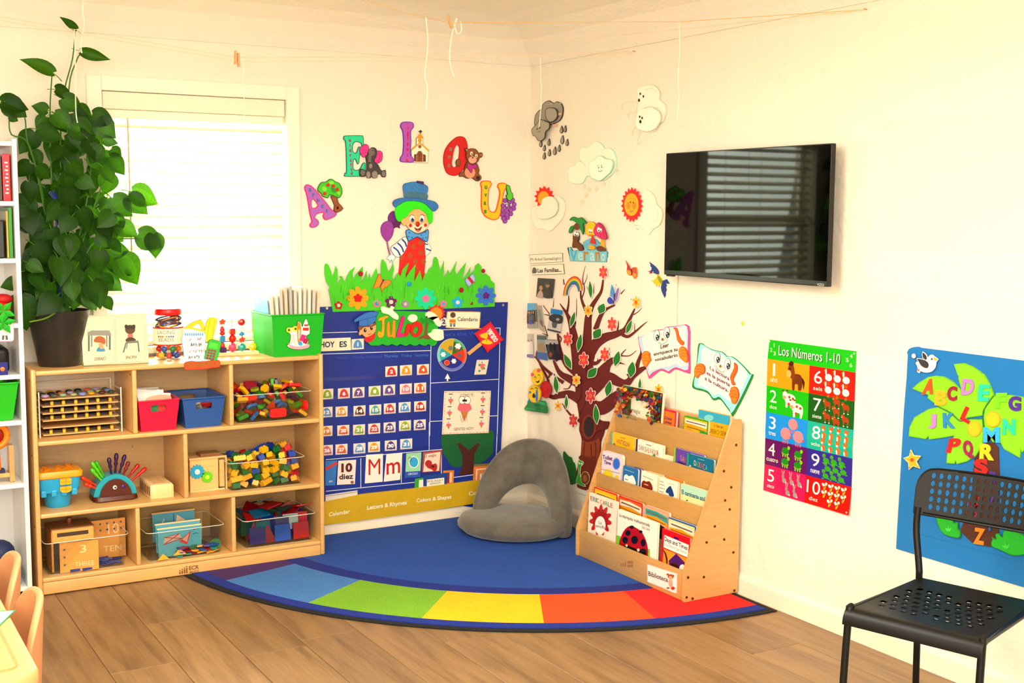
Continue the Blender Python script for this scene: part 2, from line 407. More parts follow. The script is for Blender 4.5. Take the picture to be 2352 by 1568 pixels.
# floor: sub-floor plus every plank
fl = struct(MB().box((XL, YR, -.06), (0, 0, -.008), '4a3520').build('floor', 'floor', None, origin=(0, 0, 0)))
pw = .2225; x0 = -2.427
cache = {}
rr = random.Random(3)
PL = 1.22
for i in range(-4, 12):
    xa = x0+i*pw; xb = xa+pw
    if xa < -3.2 or xa > 0: continue
    xb = min(xb, 0)
    off = {-1: -.535, 0: -1.33, 1: -.894}.get(i, -rr.uniform(.1, 1.2))
    y = off+PL if off+PL < 0 else off
    ys = [0] if y < 0 else []
    ys.append(y)
    while ys[-1] > -4.4: ys.append(ys[-1]-PL)
    for ya, yb in zip(ys, ys[1:]):
        if ya > 0: ya = 0
        L_ = ya-yb
        if L_ < .05: continue
        key = (round(xb-xa, 3), round(L_, 2))
        if key not in cache:
            m_ = MB(); w = xb-xa-.0016; l = L_-.0016; b = .0015
            m_.box((0, 0, -.008), (w, l, -.0012), 'A38159'); n = len(m_.v)
            m_.f = m_.f[:1]+m_.f[2:]; m_.c = m_.c[:-1]
            m_.v += [V((b, b, 0)), V((w-b, b, 0)), V((w-b, l-b, 0)), V((b, l-b, 0))]
            cc = lin('A38159')
            for q in range(4): m_.face((4+q, 4+(q+1) % 4, n+(q+1) % 4, n+q), cc)
            m_.face((n, n+1, n+2, n+3), cc)
            o = m_.build('plank', 'floor', None, origin=(0, 0, 0)); o.parent = fl; cache[key] = o
        else:
            o = cache[key].copy(); COL.objects.link(o); o.parent = fl
        o.location = (xa, yb, 0)
m_ = MB().box((XL, YR, -.008), (-3.1, 0, -.001), 'A38159').box((-3.1, YR, -.008), (0, -5.4, -.001), 'A38159')
o = m_.build('far_planks', 'floor', fl); o['kind'] = 'stuff'
# baseboards
def baseboard(name, p0, p1, nrm, hgt=.085):
    p0, p1, n = V(p0), V(p1), V(nrm); mb = MB()
    pr = [(0, 0), (.013, 0), (.013, hgt-.02), (.009, hgt-.008), (.004, hgt), (0, hgt)]
    b = len(mb.v)
    for q in (p0, p1): mb.v += [q+n*d+V((0, 0, z)) for d, z in pr]
    k = len(pr); c = lin('FBEFDA')
    for i in range(k): mb.face((i, (i+1) % k, k+(i+1) % k, k+i), c)
    mb.face(range(k), c); mb.face([k+i for i in range(k)][::-1], c)
    return struct(mb.build(name, 'trim', None))
baseboard('baseboard_back', (XL, 0, 0), (0, 0, 0), (0, -1, 0))
baseboard('baseboard_right', (0, 0, 0), (0, YR, 0), (-1, 0, 0))
# window: casing, head panel, sash and panes
W1 = bpy.data.objects.new('window_1', None); COL.objects.link(W1); W1.location = (-1.713, 0, WZ0); W1['_w'] = (-1.713, 0, WZ0); struct(W1)
tw = .062
MB().bbox((WX0-tw, -.02, WZ0-.06), (WX0, .0, WZ1+tw), 'FAF4E4').build('window_casing', 'trim', W1)
MB().bbox((WX1, -.02, WZ0-.06), (WX1+tw, .0, WZ1+tw), 'FAF4E4').build('window_casing', 'trim', W1)
MB().bbox((WX0, -.02, WZ1), (WX1, .0, WZ1+tw), 'FAF4E4').build('window_casing', 'trim', W1)
MB().bbox((WX0-tw-.02, -.05, WZ0-.03), (WX1+tw+.02, .02, WZ0), 'FAF4E4').build('window_sill', 'trim', W1)
for x in (WX0, WX1-.04): MB().box((x, .075, WZ0), (x+.04, .11, WZ1), 'F6F0E0').build('sash_stile', 'trim', W1)
for z in (WZ0, 1.49, WZ1-.04): MB().box((WX0+.04, .075, z), (WX1-.04, .11, z+.04), 'F6F0E0').build('sash_rail', 'trim', W1)
for z0, z1 in ((WZ0+.04, 1.49), (1.53, WZ1-.04)): MB().box((WX0+.04, .09, z0), (WX1-.04, .094, z1), 'F4FAF6').build('pane', 'pane', W1)
# blinds: head rail, every slat, ladder cords, tilt wand
BL = thing('venetian_blind', 'white horizontal slat blind hanging in the bright window', 'blind', (-1.713, .03, WZ0))
MB().bbox((WX0+.004, -.004, 1.967), (WX1-.004, .055, WZ1-.002), 'FAF2DC').build('valance', 'blind', BL)
MB().bbox((WX0+.01, .006, 1.93), (WX1-.01, .05, 1.966), 'FFF8E4').build('head_rail', 'blind', BL)
sl = None; z = 1.905
while z > 1.0:
    if sl is None:
        m_ = MB(); w = .0255; n = 6; vs = []
        for x in (WX0+.012+1.713, WX1-.012+1.713):
            for i in range(n+1):
                t = i/n*2-1; vs.append(V((x, w*t, .0035*(1-t*t))))
            for i in range(n, -1, -1):
                t = i/n*2-1; vs.append(V((x, w*t, .0035*(1-t*t)-.0025)))
        k = 2*n+2
        m_.add(vs, [(i, (i+1) % k, k+(i+1) % k, k+i)[::-1] for i in range(k)]+[tuple(range(k)), tuple(range(2*k-1, k-1, -1))], lin('F0E6CC'))
        sl = m_.build('slat', 'blind', None, True, origin=(0, 0, 0)); o = sl
    else: o = sl.copy(); COL.objects.link(o)
    o.parent = BL; o.location = (0, 0, z-WZ0); o.rotation_euler = (math.radians(27), 0, 0); z -= .0475
MB().bbox((WX0+.012, .012, .955), (WX1-.012, .048, .972), 'FFF6E0').build('bottom_rail', 'blind', BL)
for x in (-1.98, -1.713, -1.45): MB().tube([(x, .003, .96), (x, .003, 1.93)], .0012, 'F4E6C4', 5).build('ladder_cord', 'soft', BL)
MB().tube([(-2.015, -.012, 1.93), (-2.013, -.014, 1.30)], .004, 'D8C8A0', 8).build('tilt_wand', 'plastic', BL)
# invented ceiling lamps above the view, added to carry the downlights and uplights
for y in (-2.5, -5.2):
    t = thing('added_ceiling_lamp', 'flat rectangular hanging lamp above the %s of the room' % ('middle' if y > -3 else 'rear'), 'lamp', (-2.3, y, 2.18))
    MB().bbox((-2.92, y-.32, 2.20), (-1.68, y+.32, 2.235), 'F4F0E8').build('housing', 'trim', t)
    MB().box((-2.88, y-.28, 2.19), (-1.72, y+.28, 2.20), 'FFF4E0').build('diffuser', 'lamp', t)
    for x in (-2.85, -1.75): MB().tube([(x, y, 2.235), (x, y, 2.455)], .004, 'E8E4DC', 6).build('hanger_rod', 'metal', t)
# ================================================================ large furniture
BIRCH, EDGE = 'D2AC78', 'E2B474'
# ---- rug
RC = V((-.03, -.03, 0))
def sector(r0, r1, a0, a1, n):
    o = [(RC.x-r1*math.cos(math.radians(a0+(a1-a0)*i/n)), RC.y-r1*math.sin(math.radians(a0+(a1-a0)*i/n))) for i in range(n+1)]
    if r0 <= 0: return o+[(RC.x, RC.y)]
    return o+[(RC.x-r0*math.cos(math.radians(a0+(a1-a0)*i/n)), RC.y-r0*math.sin(math.radians(a0+(a1-a0)*i/n))) for i in range(n, -1, -1)]
FLS = Surf((0, 0, 0), (1, 0, 0), (0, 1, 0)).flat()
rug = thing('rug', 'quarter-round blue corner rug with rainbow segments round its edge', 'rug', (-.6, -.6, 0))
MB().uv(FLS, sector(0, 1.904, 0, 90, 60), lin('16181c'), .0005, .005).build('rug_backing', 'rug', rug)
MB().uv(FLS, sector(0, 1.386, .9, 89.1, 48), lin('1F58B0'), .005, .0082).build('centre_field', 'rug', rug)
MB().uv(FLS, sector(1.386, 1.468, .9, 89.1, 48), lin('0A2E90'), .005, .0082).build('inner_band', 'rug', rug)
MB().uv(FLS, sector(1.818, 1.872, .9, 89.1, 60), lin('0C3498'), .005, .0082).build('outer_band', 'rug', rug)
for i, cc in enumerate(['502A70', '4C86C8', '84B92E', 'F8C808', 'FA5812', 'EC1414']):
    a0, a1 = [.9, 15.6, 30.9, 46.5, 61.2, 74.8, 89.1][i:i+2]
    MB().uv(FLS, sector(1.468, 1.818, a0, a1, 12), lin(cc), .005, .0082).build('colour_segment', 'rug', rug)
# ---- storage cabinet
CX0, CX1, CY, CB, CH = -2.4925, -1.2733, -.35, -.022, .9144
KF = Surf((0, CY, 0), (1, 0, 0), (0, 0, 1))
t_ = .0185
cab = thing('storage_cabinet', 'birch cubby cabinet with eight open compartments below the window', 'cabinet', ((CX0+CX1)/2, -.19, .0085))
def board(name, lo, hi, col=BIRCH, bev=.005, par=None): return MB().bbox(lo, hi, col, bev, 3).build(name, 'wood', par or cab, True)
ZB = .0085
for x, zb_ in ((CX0, 0), (CX1-t_, ZB)): board('side_panel', (x, CY, zb_), (x+t_, CB, CH), EDGE)
SH = [.0635, .3245, .6175]
board('top_board', (CX0+t_, CY, CH-t_-.006), (CX1-t_, CB, CH-.006), EDGE)
for z in SH: board('shelf', (CX0+t_, CY+.001, z-t_/2), (CX1-t_, CB+.006, z+t_/2), EDGE)
for x, r in ((-2.093, 2), (-1.688, 2), (-1.889, 1), (-2.094, 0), (-1.688, 0)):
    board('divider', (x-t_/2, CY+.003, SH[r]+t_/2), (x+t_/2, CB+.006, (SH[r+1]-t_/2) if r < 2 else CH-t_-.006), EDGE)
board('back_panel', (CX0+t_, CB, .06), (CX1-t_, CB+.006, CH-.01), 'D0AA76', .001)
o = board('toe_board', (CX0+t_, CY+.004, .003), (CX1-t_, CY+.022, SH[0]-t_/2), 'E2B472')
mb = MB(); TF = Surf((0, CY+.0036, 0), (1, 0, 0), (0, 0, 1)); br = '8A5A2A'
mb.txt(TF, 'ECR', (434, 1309), (457, 1305.5), 9, br, 0, .03); mb.txt(TF, '4KIDS', (434.5, 1317), (457, 1313.5), 5.5, br, 0, .02)
for i in range(4):
    x = 411.5+i*5.2; h = 5+i*2.4; y = 1318-i*.7; mb.px(TF, rect(x, y-h, x+3.6, y), br, 0); mb.px(TF, ell(x+1.8, y-h-2.6, 1.7), br, 0)
mb.build('maker_mark', 'paper', o)
for z in (.28, .57, .87): MB().ball((CX0-.0005, CY+.03, z), .005, '5a4630', 8, (.3, 1, 1)).build('screw', 'metal', cab)
for zz in (.87, .57): MB().ball((-2.093-t_/2-.0005, CY+.03, zz), .004, '9a7a50', 8, (.4, 1, 1)).build('screw', 'metal', cab)
# ---- book display
BX0, BX1, BY0, BY1, BZ = -.296, -.018, -.905, -1.692, .0085
bk = thing('book_display', 'slanted birch book display with four tiers of picture books', 'bookcase', (-.15, -1.3, BZ))
prof_ = [(BX0, BZ), (BX1, BZ), (BX1, .722), (-.068, .722), (BX0, .135)]
def side(y0, y1):
    bm = bmesh.new(); vs = [bm.verts.new((x, y0, z)) for x, z in prof_]; f = bm.faces.new(vs)
    r = bmesh.ops.extrude_face_region(bm, geom=[f]); bmesh.ops.translate(bm, verts=[v for v in r['geom'] if isinstance(v, bmesh.types.BMVert)], vec=(0, y1-y0, 0))
    bmesh.ops.recalc_face_normals(bm, faces=bm.faces[:]); bmesh.ops.bevel(bm, geom=bm.edges[:], offset=.004, segments=2, affect='EDGES')
    return bm
for y in (BY0, BY1+.018):
    o = MB().bm(side(y, y-.018), 'D8AA6C').build('side_panel', 'wood', bk, True)
for x, z in [(-.05, .62), (-.07, .45), (-.10, .40), (-.075, .36), (-.11, .52), (-.15, .30), (-.10, .24), (-.19, .24), (-.28, .11), (-.285, .03), (-.255, .02), (-.04, .02), (-.2, .10), (-.05, .18)]:
    MB().lathe([(.0055, 0), (.0055, .0015), (.003, .0015), (.003, .0005)], (x, BY1-.0008, z), '7a4a20', 10, V((0, -1, 0))).build('screw_cover', 'metal', bk)
MB().box((BX1-.008, BY1+.018, BZ), (BX1, BY0-.018, .70), 'DDB47A').build('back_panel', 'wood', bk)
# tier panels: x position of the panel and its top height
TIER = [(-.100, .645, .44), (-.150, .510, .30), (-.198, .378, .17), (-.287, .130, .0085)]
for i, (x, zt, zb) in enumerate(TIER):
    o = MB().bbox((x, BY1+.018, zb), (x+.010, BY0-.018, zt), 'C69A5A' if i < 3 else 'CCA264', .003).build('tier_panel' if i < 3 else 'front_panel', 'wood', bk, True)
    if i == 3: FP = o
    xn = TIER[i-1][0] if i else BX1-.008
    MB().box((x+.010, BY1+.018, zb+.01), (xn, BY0-.018, zb+.02), 'D8AC6C').build('tier_floor', 'wood', bk)
FPS = Surf((-.2872, 0, 0), (0, -1, 0), (0, 0, 1))
mb = MB()
for i in range(3): mb.px(FPS, rect(1426+i*4.5, 1294-i*1.5, 1429+i*4.5, 1301), 'A87848', 0)
for i in range(2): mb.px(FPS, rect(1441, 1288+i*8, 1454, 1294+i*8), 'A87848', 0)
mb.build('maker_mark', 'paper', FP)
# ---- floor lounge chair
FCC = V((-.335, -.43, 0)); fdir = V((-.76, -.65, 0)).normalized(); sdir = V((fdir.y, -fdir.x, 0))
fc = thing('floor_chair', 'grey plush legless floor chair with an arched open backrest in the corner', 'chair', (FCC.x, FCC.y, .0085))
SEATP = [(.0, .0), (.17, .001), (.225, .012), (.250, .036), (.252, .052), (.236, .078), (.20, .092), (.12, .098), (.0, .099)]
mb = MB(); n = 48; b = 0
mb.lathe([(r, z+.0085) for r, z in SEATP], FCC, '6E685E', n)
mb.v = [FCC+fdir*((q-FCC).dot(fdir)*1.0)+sdir*((q-FCC).dot(sdir)*1.10)+V((0, 0, q.z)) for q in mb.v]
mb.build('seat_cushion', 'fabric', fc, 2)
mb = MB(); n = 40; k = 20; rings = []
c0 = FCC-fdir*.165-sdir*.028+V((0, 0, .05)); bu = (V((0, 0, 1))-fdir*.16).normalized()
for i in range(n+1):
    a = -.10+(math.pi+.20)*i/n
    s_ = math.sin(a)
    ro, ri = V((math.copysign(abs(math.cos(a))**.80, math.cos(a))*.258, s_*.378+.005)), V((math.copysign(abs(math.cos(a))**.85, math.cos(a))*.155, s_*.165-.005))
    mid = (ro+ri)/2; hw = (ro-ri).length/2; ax = (ro-ri).normalized()
    fwd = (.10 if math.cos(a) > 0 else .15)*abs(math.cos(a))**1.5
    ring = []
    for j in range(k):
        q = 2*math.pi*j/k; cx = math.copysign(abs(math.cos(q))**.75, math.cos(q))*hw; th = math.copysign(abs(math.sin(q))**.8, math.sin(q))*(.05+.012*abs(math.cos(a)))
        w = mid+ax*cx
        ring.append(c0+sdir*w.x+bu*w.y+fdir*(th+fwd+.02*abs(w.x/.26)))
    rings.append(ring)
mb.v = [q for r in rings for q in r]; c = lin('6E685E')
for i in range(n):
    for j in range(k): a_ = i*k+j; e_ = i*k+(j+1) % k; mb.face((a_, e_, e_+k, a_+k), c)
mb.face([j for j in range(k)][::-1], c); mb.face([n*k+j for j in range(k)], c)
mb.build('backrest', 'fabric', fc, 2)
mb = MB().tube([FCC+fdir*.02-sdir*.27+V((0, 0, .035)), FCC+fdir*.03-sdir*.29+V((0, 0, .03))], .003, 'C8C2B8', 6); mb.build('zip_pull', 'metal', fc)
# ---- black chair
HC = V((-.505, -3.127, 0)); hf = V((-.957, -.290, 0)).normalized(); hs = V((hf.y, -hf.x, 0))   # hs = the sitter's left, toward the corner
HM = Matrix.Translation(HC) @ Matrix((hs, -hf, V((0, 0, 1)))).transposed().to_4x4()   # local x = sitter left, y = back
hc = thing('metal_chair', 'black chair with punched back and seat beside the felt board', 'chair', tuple(HC))
SZ = .44
def hseat(u, v):     # u -1..1 across, v 0 front .. 1 back
    w = .197+(.17-.197)*v
    y = -.195+v*.41
    z = SZ-.018*(1-u*u)*math.sin(math.pi*min(1, v*1.0))*.7
    return V((u*w, y, z))
mb = MB(); NU, NV = 24, 22; nose = 5; c = lin('100f0e')
grid = []
for j in range(NV+nose+1):
    row = []
    for i in range(NU+1):
        u = i/NU*2-1
        if j < nose:
            a = math.radians(90*(1-j/nose)); q = hseat(u, 0)+V((0, -.032*math.sin(a), -.038*(1-math.cos(a))))
        else: q = hseat(u, (j-nose)/NV)
        e = abs(u)
        row.append(q)
    grid.append(row)
def hole_seat(i, j): return (j-nose) in range(4, 18, 2) and i in range(3, NU-2) and (i+((j-nose)//2)) % 2 == 0 and i != NU//2
vi = lambda j, i: j*(NU+1)+i
for off, flip in ((0, False), (-.006, True)):
    b = len(mb.v); mb.v += [HM @ (q+V((0, 0, off))) for r in grid for q in r]
    for j in range(NV+nose):
        for i in range(NU):
            if hole_seat(i, j): continue
            f = (b+vi(j, i), b+vi(j, i+1), b+vi(j+1, i+1), b+vi(j+1, i)); mb.face(f if not flip else f[::-1], c)
nb = (NU+1)*(NV+nose+1)
edge = [vi(0, i) for i in range(NU)]+[vi(j, NU) for j in range(NV+nose)]+[vi(NV+nose, i) for i in range(NU, 0, -1)]+[vi(j, 0) for j in range(NV+nose, 0, -1)]
for a_, e_ in zip(edge, edge[1:]+edge[:1]): mb.face((a_, a_+nb, e_+nb, e_), c)
mb.build('seat', 'black', hc, True)
# backrest: curved plate with rows of round holes
mb = MB(); BW, BZ0, BZ1 = .215, .632, .768
def hb(u, v):   # u -1..1, v 0..1 up
    return HM @ V((u*BW*(1-.03*(1-v)), .235+.035*v+.030*(1-u*u)*.9, BZ0+(BZ1-BZ0)*v-.012*(1-abs(u)**2)*(1-v)*0))
def bn(u, v): return (hb(u+.01, v)-hb(u-.01, v)).cross(hb(u, min(1, v+.01))-hb(u, max(0, v-.01))).normalized()
def vt(u): return .55+.45*math.sqrt(max(0, 1-((abs(u)-.76)/.24)**2)) if abs(u) > .76 else 1.0+.015*(1-(u/.76)**2)
def vb(u): return -.05*(1-u*u)
US = [-1, -.985, -.95, -.90]+[-.84+.105*i for i in range(17)]+[.90, .95, .985, 1]; VS = [0, .10]+[.10+.168*i for i in range(1, 6)]+[1.0]
def bp(u, f, h): v = vb(u)+(vt(u)-vb(u))*f; return hb(u, v)+bn(u, v)*h
def cell(ua, ub, fa, fb, hole, h, flip):
    um, fm = (ua+ub)/2, (fa+fb)/2; B8 = [(ua, fa), (um, fa), (ub, fa), (ub, fm), (ub, fb), (um, fb), (ua, fb), (ua, fm)]; b0 = len(mb.v); mb.v += [bp(u, f, h) for u, f in B8]
    if hole:
        mb.v += [bp(um+.031*math.cos(math.radians(225+45*q)), fm+.062*math.sin(math.radians(225+45*q)), h) for q in range(8)]
        fs_ = [(b0+q, b0+(q+1) % 8, b0+8+(q+1) % 8, b0+8+q) for q in range(8)]
    else: mb.v.append(bp(um, fm, h)); fs_ = [(b0+q, b0+(q+1) % 8, b0+8) for q in range(8)]
    for f in fs_: mb.face(f[::-1] if flip else f, c)
for i in range(len(US)-1):
    for j in range(len(VS)-1):
        ho = 4 <= i < len(US)-5 and 1 <= j <= 5
        for h_, fl_ in ((.002, False), (-.002, True)): cell(US[i], US[i+1], VS[j], VS[j+1], ho, h_, fl_)
        if ho:
            um, fm = (US[i]+US[i+1])/2, (VS[j]+VS[j+1])/2; b0 = len(mb.v)
            for h_ in (.002, -.002): mb.v += [bp(um+.031*math.cos(math.radians(225+45*q)), fm+.062*math.sin(math.radians(225+45*q)), h_) for q in range(8)]
            for q in range(8): mb.face((b0+q, b0+(q+1) % 8, b0+8+(q+1) % 8, b0+8+q), c)
rim = [(u, 0) for u in US]+[(1, f) for f in VS[1:]]+[(u, 1) for u in US[::-1][1:]]+[(-1, f) for f in VS[::-1][1:]]
mb.tube([bp(u, f, 0) for u, f in rim], .0035, c, 6, False)
mb.build('backrest', 'black', hc)
for s_ in (1, -1):
    pts = [V((s_*.193, -.235, 0)), V((s_*.19, -.205, SZ-.03)), V((s_*.188, -.19, SZ-.012)), V((s_*.186, -.165, SZ-.009)), V((s_*.175, .20, SZ-.012))]
    MB().tube([HM @ q for q in sm(pts, 4, False)], .0105, '0c0b0a', 10).build('front_leg', 'black', hc, True)
    pts = [V((s_*.193, .265, 0)), V((s_*.178, .222, SZ-.03)), V((s_*.178, .218, SZ+.03)), V((s_*.198, .232, .58)), V((s_*.199, .241, .650))]
    MB().tube([HM @ q for q in sm(pts, 4, False)], .0105, '0c0b0a', 10).build('rear_leg', 'black', hc, True)
MB().tube([HM @ V((-.175, .205, SZ-.012)), HM @ V((.175, .205, SZ-.012))], .009, '0c0b0a', 10).build('rear_rail', 'black', hc, True)
MB().tube([HM @ V((-.185, -.17, SZ-.014)), HM @ V((.185, -.17, SZ-.014))], .009, '0c0b0a', 10).build('front_rail', 'black', hc, True)
# ---- television
tv = thing('television', 'large black flat screen television mounted on the wall', 'television', (-.05, -1.717, 1.275))
MB().bbox((-.080, -2.197, 1.282), (-.058, -1.237, 1.792), '0c0c0b', .003).build('screen_case', 'plastic', tv)
TVS = Surf((-.0805, 0, 0), (0, -1, 0), (0, 0, 1))
MB().box((-.0815, -2.192, 1.302), (-.0803, -1.242, 1.788), '050505').build('screen', 'screen', tv)
MB().bbox((-.058, -2.05, 1.30), (-.03, -1.40, 1.62), '141412', .01).build('rear_housing', 'plastic', tv)
MB().box((-.03, -1.85, 1.35), (0, -1.6, 1.65), '1c1c1a').build('wall_bracket', 'metal', tv)
MB().bbox((-.082, -1.30, 1.276), (-.066, -1.255, 1.283), '111', .002).build('sensor', 'plastic', tv)
mb = MB(); mb.txt(TVS, 'VIZIO', (1877, 656.2), (1893.5, 657.2), 6, 'D8D4C8', .0012, .0); mb.build('maker_mark', 'paper', tv)
# ================================================================ cut-outs and chart on the window wall
z1 = Zm(680, 270, 4.3556); z2 = Zm(720, 580, 5.113); z3 = Zm(720, 800, 5.6); z4 = Zm(960, 720, 5.6); z5 = Zm(740, 980, 5.113)
G5 = 'vowel cut-outs above the calendar'
def letters(z, st, spots, h, col, w=None, bold=.03):
    o = []
    for ch, (x, y) in zip(st, spots):
        ww = (w or h)*(.35 if ch in 'il' else .8); o.append(z.t(ch, x-ww/2, y+h/2, x+ww/2, y+h/2, h, col, bold))
    return o
# A with tree
z = z1
pts = z.s('100,668 130,672 160,690 215,745 250,790 300,850 350,915 395,945 398,975 365,1000 300,1025 275,1015 262,985 270,955 240,955 200,970 185,1000 215,1025 225,1060 200,1090 160,1103 135,1092 132,1065 150,1040 140,1000 125,930 110,830 95,760 80,720 80,690', 3)
T = wthing('vowel_sign', 'purple letter A with pink outline beside an apple tree cut-out', 'wall sign', WA, pts, G5)
cut(T, 'letter', WA, pts, 'B06AC8', .001, .005, 'F0287A', 2.4, letters(z, 'arbol', [(135, 722), (170, 775), (215, 825), (255, 885), (300, 930)], 34, '3A6E98'), [z.s('165,815 212,880 160,905 150,850', 2)])
o = cut(T, 'tree_crown', WA, z.s('205,720 240,650 290,640 340,612 390,640 430,660 455,720 450,770 420,805 380,790 330,775 310,805 260,790 240,760'), '48C81C', .006, .004, '1c6a10', 1.6, [(z.s('250,700 280,690 300,720 270,740'), '8ae040'), (z.s('340,700 380,710 390,750 350,740'), '2a9a18'), (z.s('400,750 430,740 425,775'), '8ae040'), (z.s('320,640 360,635 370,660 330,665'), '8ae040')])
for x, y in ((310, 674), (362, 686), (402, 720), (277, 760)): cut(T, 'apple', WA, z.e(x, y, 18), 'C81420', .010, .002)
cut(T, 'tree_trunk', WA, z.s('340,785 400,785 420,850 468,910 405,952 370,930 375,880 350,820', 2), '9A5820', .005, .003, '3c1e08', 1.2, [(z.l('375,880 390,870 400,920 410,880 420,910', 5, n=1), '4a2810')])
# E with elephant
pts = z.s('490,180 645,178 668,190 672,245 672,275 655,290 640,255 590,245 565,275 565,330 580,352 600,345 615,300 628,290 640,310 630,420 625,455 612,468 597,440 590,420 572,425 568,500 590,522 630,515 660,460 680,450 690,470 685,560 670,588 490,590 478,575 485,550 498,530 490,260 470,220 472,195', 3)
T = wthing('vowel_sign', 'turquoise letter E beside a grey elephant with pink ears', 'wall sign', WA, pts, G5)
cut(T, 'letter', WA, pts, '1CDCA4', .001, .005, '0a7a62', 1.6, letters(z, 'elefante', [(533, 230), (535, 277), (537, 330), (538, 378), (541, 428), (545, 472), (548, 517), (550, 558)], 30, 'B03A8A'))
cut(T, 'ear', WA, z.s('635,300 680,265 715,280 722,330 700,380 665,400 640,370 625,330'), 'E0389A', .006, .003, '8a1a60', 1.2, [(z.l('650,310 680,330 700,325', 4), 'a02070'), (z.l('650,360 680,350 700,345', 4), 'a02070')])
cut(T, 'ear', WA, z.s('795,335 840,335 860,370 850,430 810,460 775,440 780,390'), 'E0389A', .006, .003, '8a1a60', 1.2, [(z.l('820,350 830,400 810,440', 4), 'a02070')])
cut(T, 'elephant_body', WA, z.s('715,330 750,298 790,310 800,350 790,400 770,420 775,450 810,470 845,530 885,525 888,590 850,595 835,570 810,570 800,600 770,608 745,595 735,605 700,605 690,575 680,590 630,588 625,520 660,515 690,530 695,480 690,430 685,390 705,370', 3), '4a4440', .009, .003, '141210', 1.0,
    [(z.e(712, 572, 20, 34), '9a8e84'), (z.e(776, 570, 28, 36), '9a8e84'), (z.e(655, 552, 22, 30), '7c726a'), (z.e(865, 562, 18, 28), '8a8078'), (z.e(745, 345, 32, 38), '7c726a'), (z.e(735, 485, 16, 24), '9a8e84'), (z.l('760,320 755,335', 8), '141210'), (z.l('778,325 776,340', 8), '141210')] + [(z.l('710,%d 740,%d' % (y, y+4), 4, n=1), 'b0a498') for y in (380, 392, 404, 416, 428, 440)])
# I with church
pts = z.s('1060,45 1110,40 1160,48 1175,80 1165,110 1145,140 1148,250 1140,360 1165,400 1175,425 1165,448 1110,450 1050,445 1033,425 1040,395 1060,360 1068,250 1060,140 1040,100 1040,70', 3)
T = wthing('vowel_sign', 'tall purple letter I beside a small white church', 'wall sign', WA, pts, G5)
cut(T, 'letter', WA, pts, 'BC5CC4', .001, .005, '7038B8', 1.8, letters(z, 'iglesia', [(1113, 105), (1113, 160), (1112, 210), (1110, 265), (1108, 320), (1106, 375), (1105, 430)], 30, 'D01058', bold=.05))
cut(T, 'church_front', WA, z.p('1148,320 1198,275 1198,200 1268,200 1268,280 1322,332 1320,455 1168,450 1150,400'), 'FFF4DC', .001, .003, '5a3a14', .7,
    [(z.p('1145,315 1235,245 1330,328 1320,340 1235,262 1152,330'), 'E0A818'), (z.p('1193,208 1240,150 1273,208'), 'E0A818'), (z.p('1234,125 1247,125 1247,134 1257,136 1257,146 1247,146 1247,155 1234,155 1234,146 1222,146 1222,136 1234,134'), '1a1a1a'), (z.e(1233, 228, 18, 24), 'D8A030'), (z.e(1233, 290, 16, 18), 'A86030'), (z.p('1203,442 1203,362 1218,335 1246,335 1262,362 1262,442'), '9A5420'), (z.p('1175,436 1175,370 1200,364 1200,442'), '7a3e16'), (z.p('1266,442 1266,364 1292,375 1292,440'), '7a3e16'), (z.l('1232,336 1232,442', 3, n=1), '3a1c08'), (z.l('1205,372 1260,372', 3, n=1), '3a1c08')])
# O with bear
pts = z.s('1560,225 1620,188 1680,200 1708,260 1712,350 1700,440 1670,520 1620,570 1570,583 1510,560 1480,500 1468,420 1480,340 1510,280')
T = wthing('vowel_sign', 'red letter O beside a brown teddy bear with a pink bow', 'wall sign', WA, pts, G5)
cut(T, 'letter', WA, pts, 'D81010', .001, .005, 'B00808', 1.4, letters(z, 'oso', [(1540, 315), (1525, 395), (1522, 480)], 34, '8A8A72', bold=.06), [z.s('1610,275 1628,310 1622,400 1605,470 1580,498 1555,470 1562,400 1575,330 1592,290')])
cut(T, 'bear_body', WA, z.s('1700,440 1790,450 1825,520 1820,560 1845,590 1835,625 1800,638 1770,620 1745,605 1700,610 1660,590 1625,590 1630,550 1665,540'), '965824', .007, .003, '33200e', 1.2, [(z.e(1730, 550, 52, 56), 'F8A088'), (z.e(1810, 605, 20, 22), '33200e')])
cut(T, 'bear_head', WA, z.s('1686,385 1690,350 1675,320 1690,305 1712,315 1745,308 1790,318 1815,350 1845,350 1856,372 1845,398 1825,405 1810,440 1775,460 1730,455 1700,430'), '965824', .010, .003, '33200e', 1.2, [(z.e(1752, 424, 40, 35), 'F8B090'), (z.e(1742, 360, 14, 20), 'F4F0E0'), (z.e(1745, 365, 6, 9), '111'), (z.e(1790, 384, 12, 18), 'F4F0E0'), (z.e(1790, 388, 5, 8), '111'), (z.e(1693, 325, 9), 'c88a50'), (z.e(1838, 374, 9), 'c88a50'), (z.e(1752, 402, 9, 7), '2a1208')])
cut(T, 'bow', WA, z.s('1702,455 1745,475 1790,462 1788,505 1755,512 1740,555 1715,525 1698,500', 3), 'C02E90', .013, .003, '7a1a70', 1.0)
cut(T, 'paw', WA, z.e(1612, 452, 24, 38), '965824', .007, .003, '33200e', 1.0)
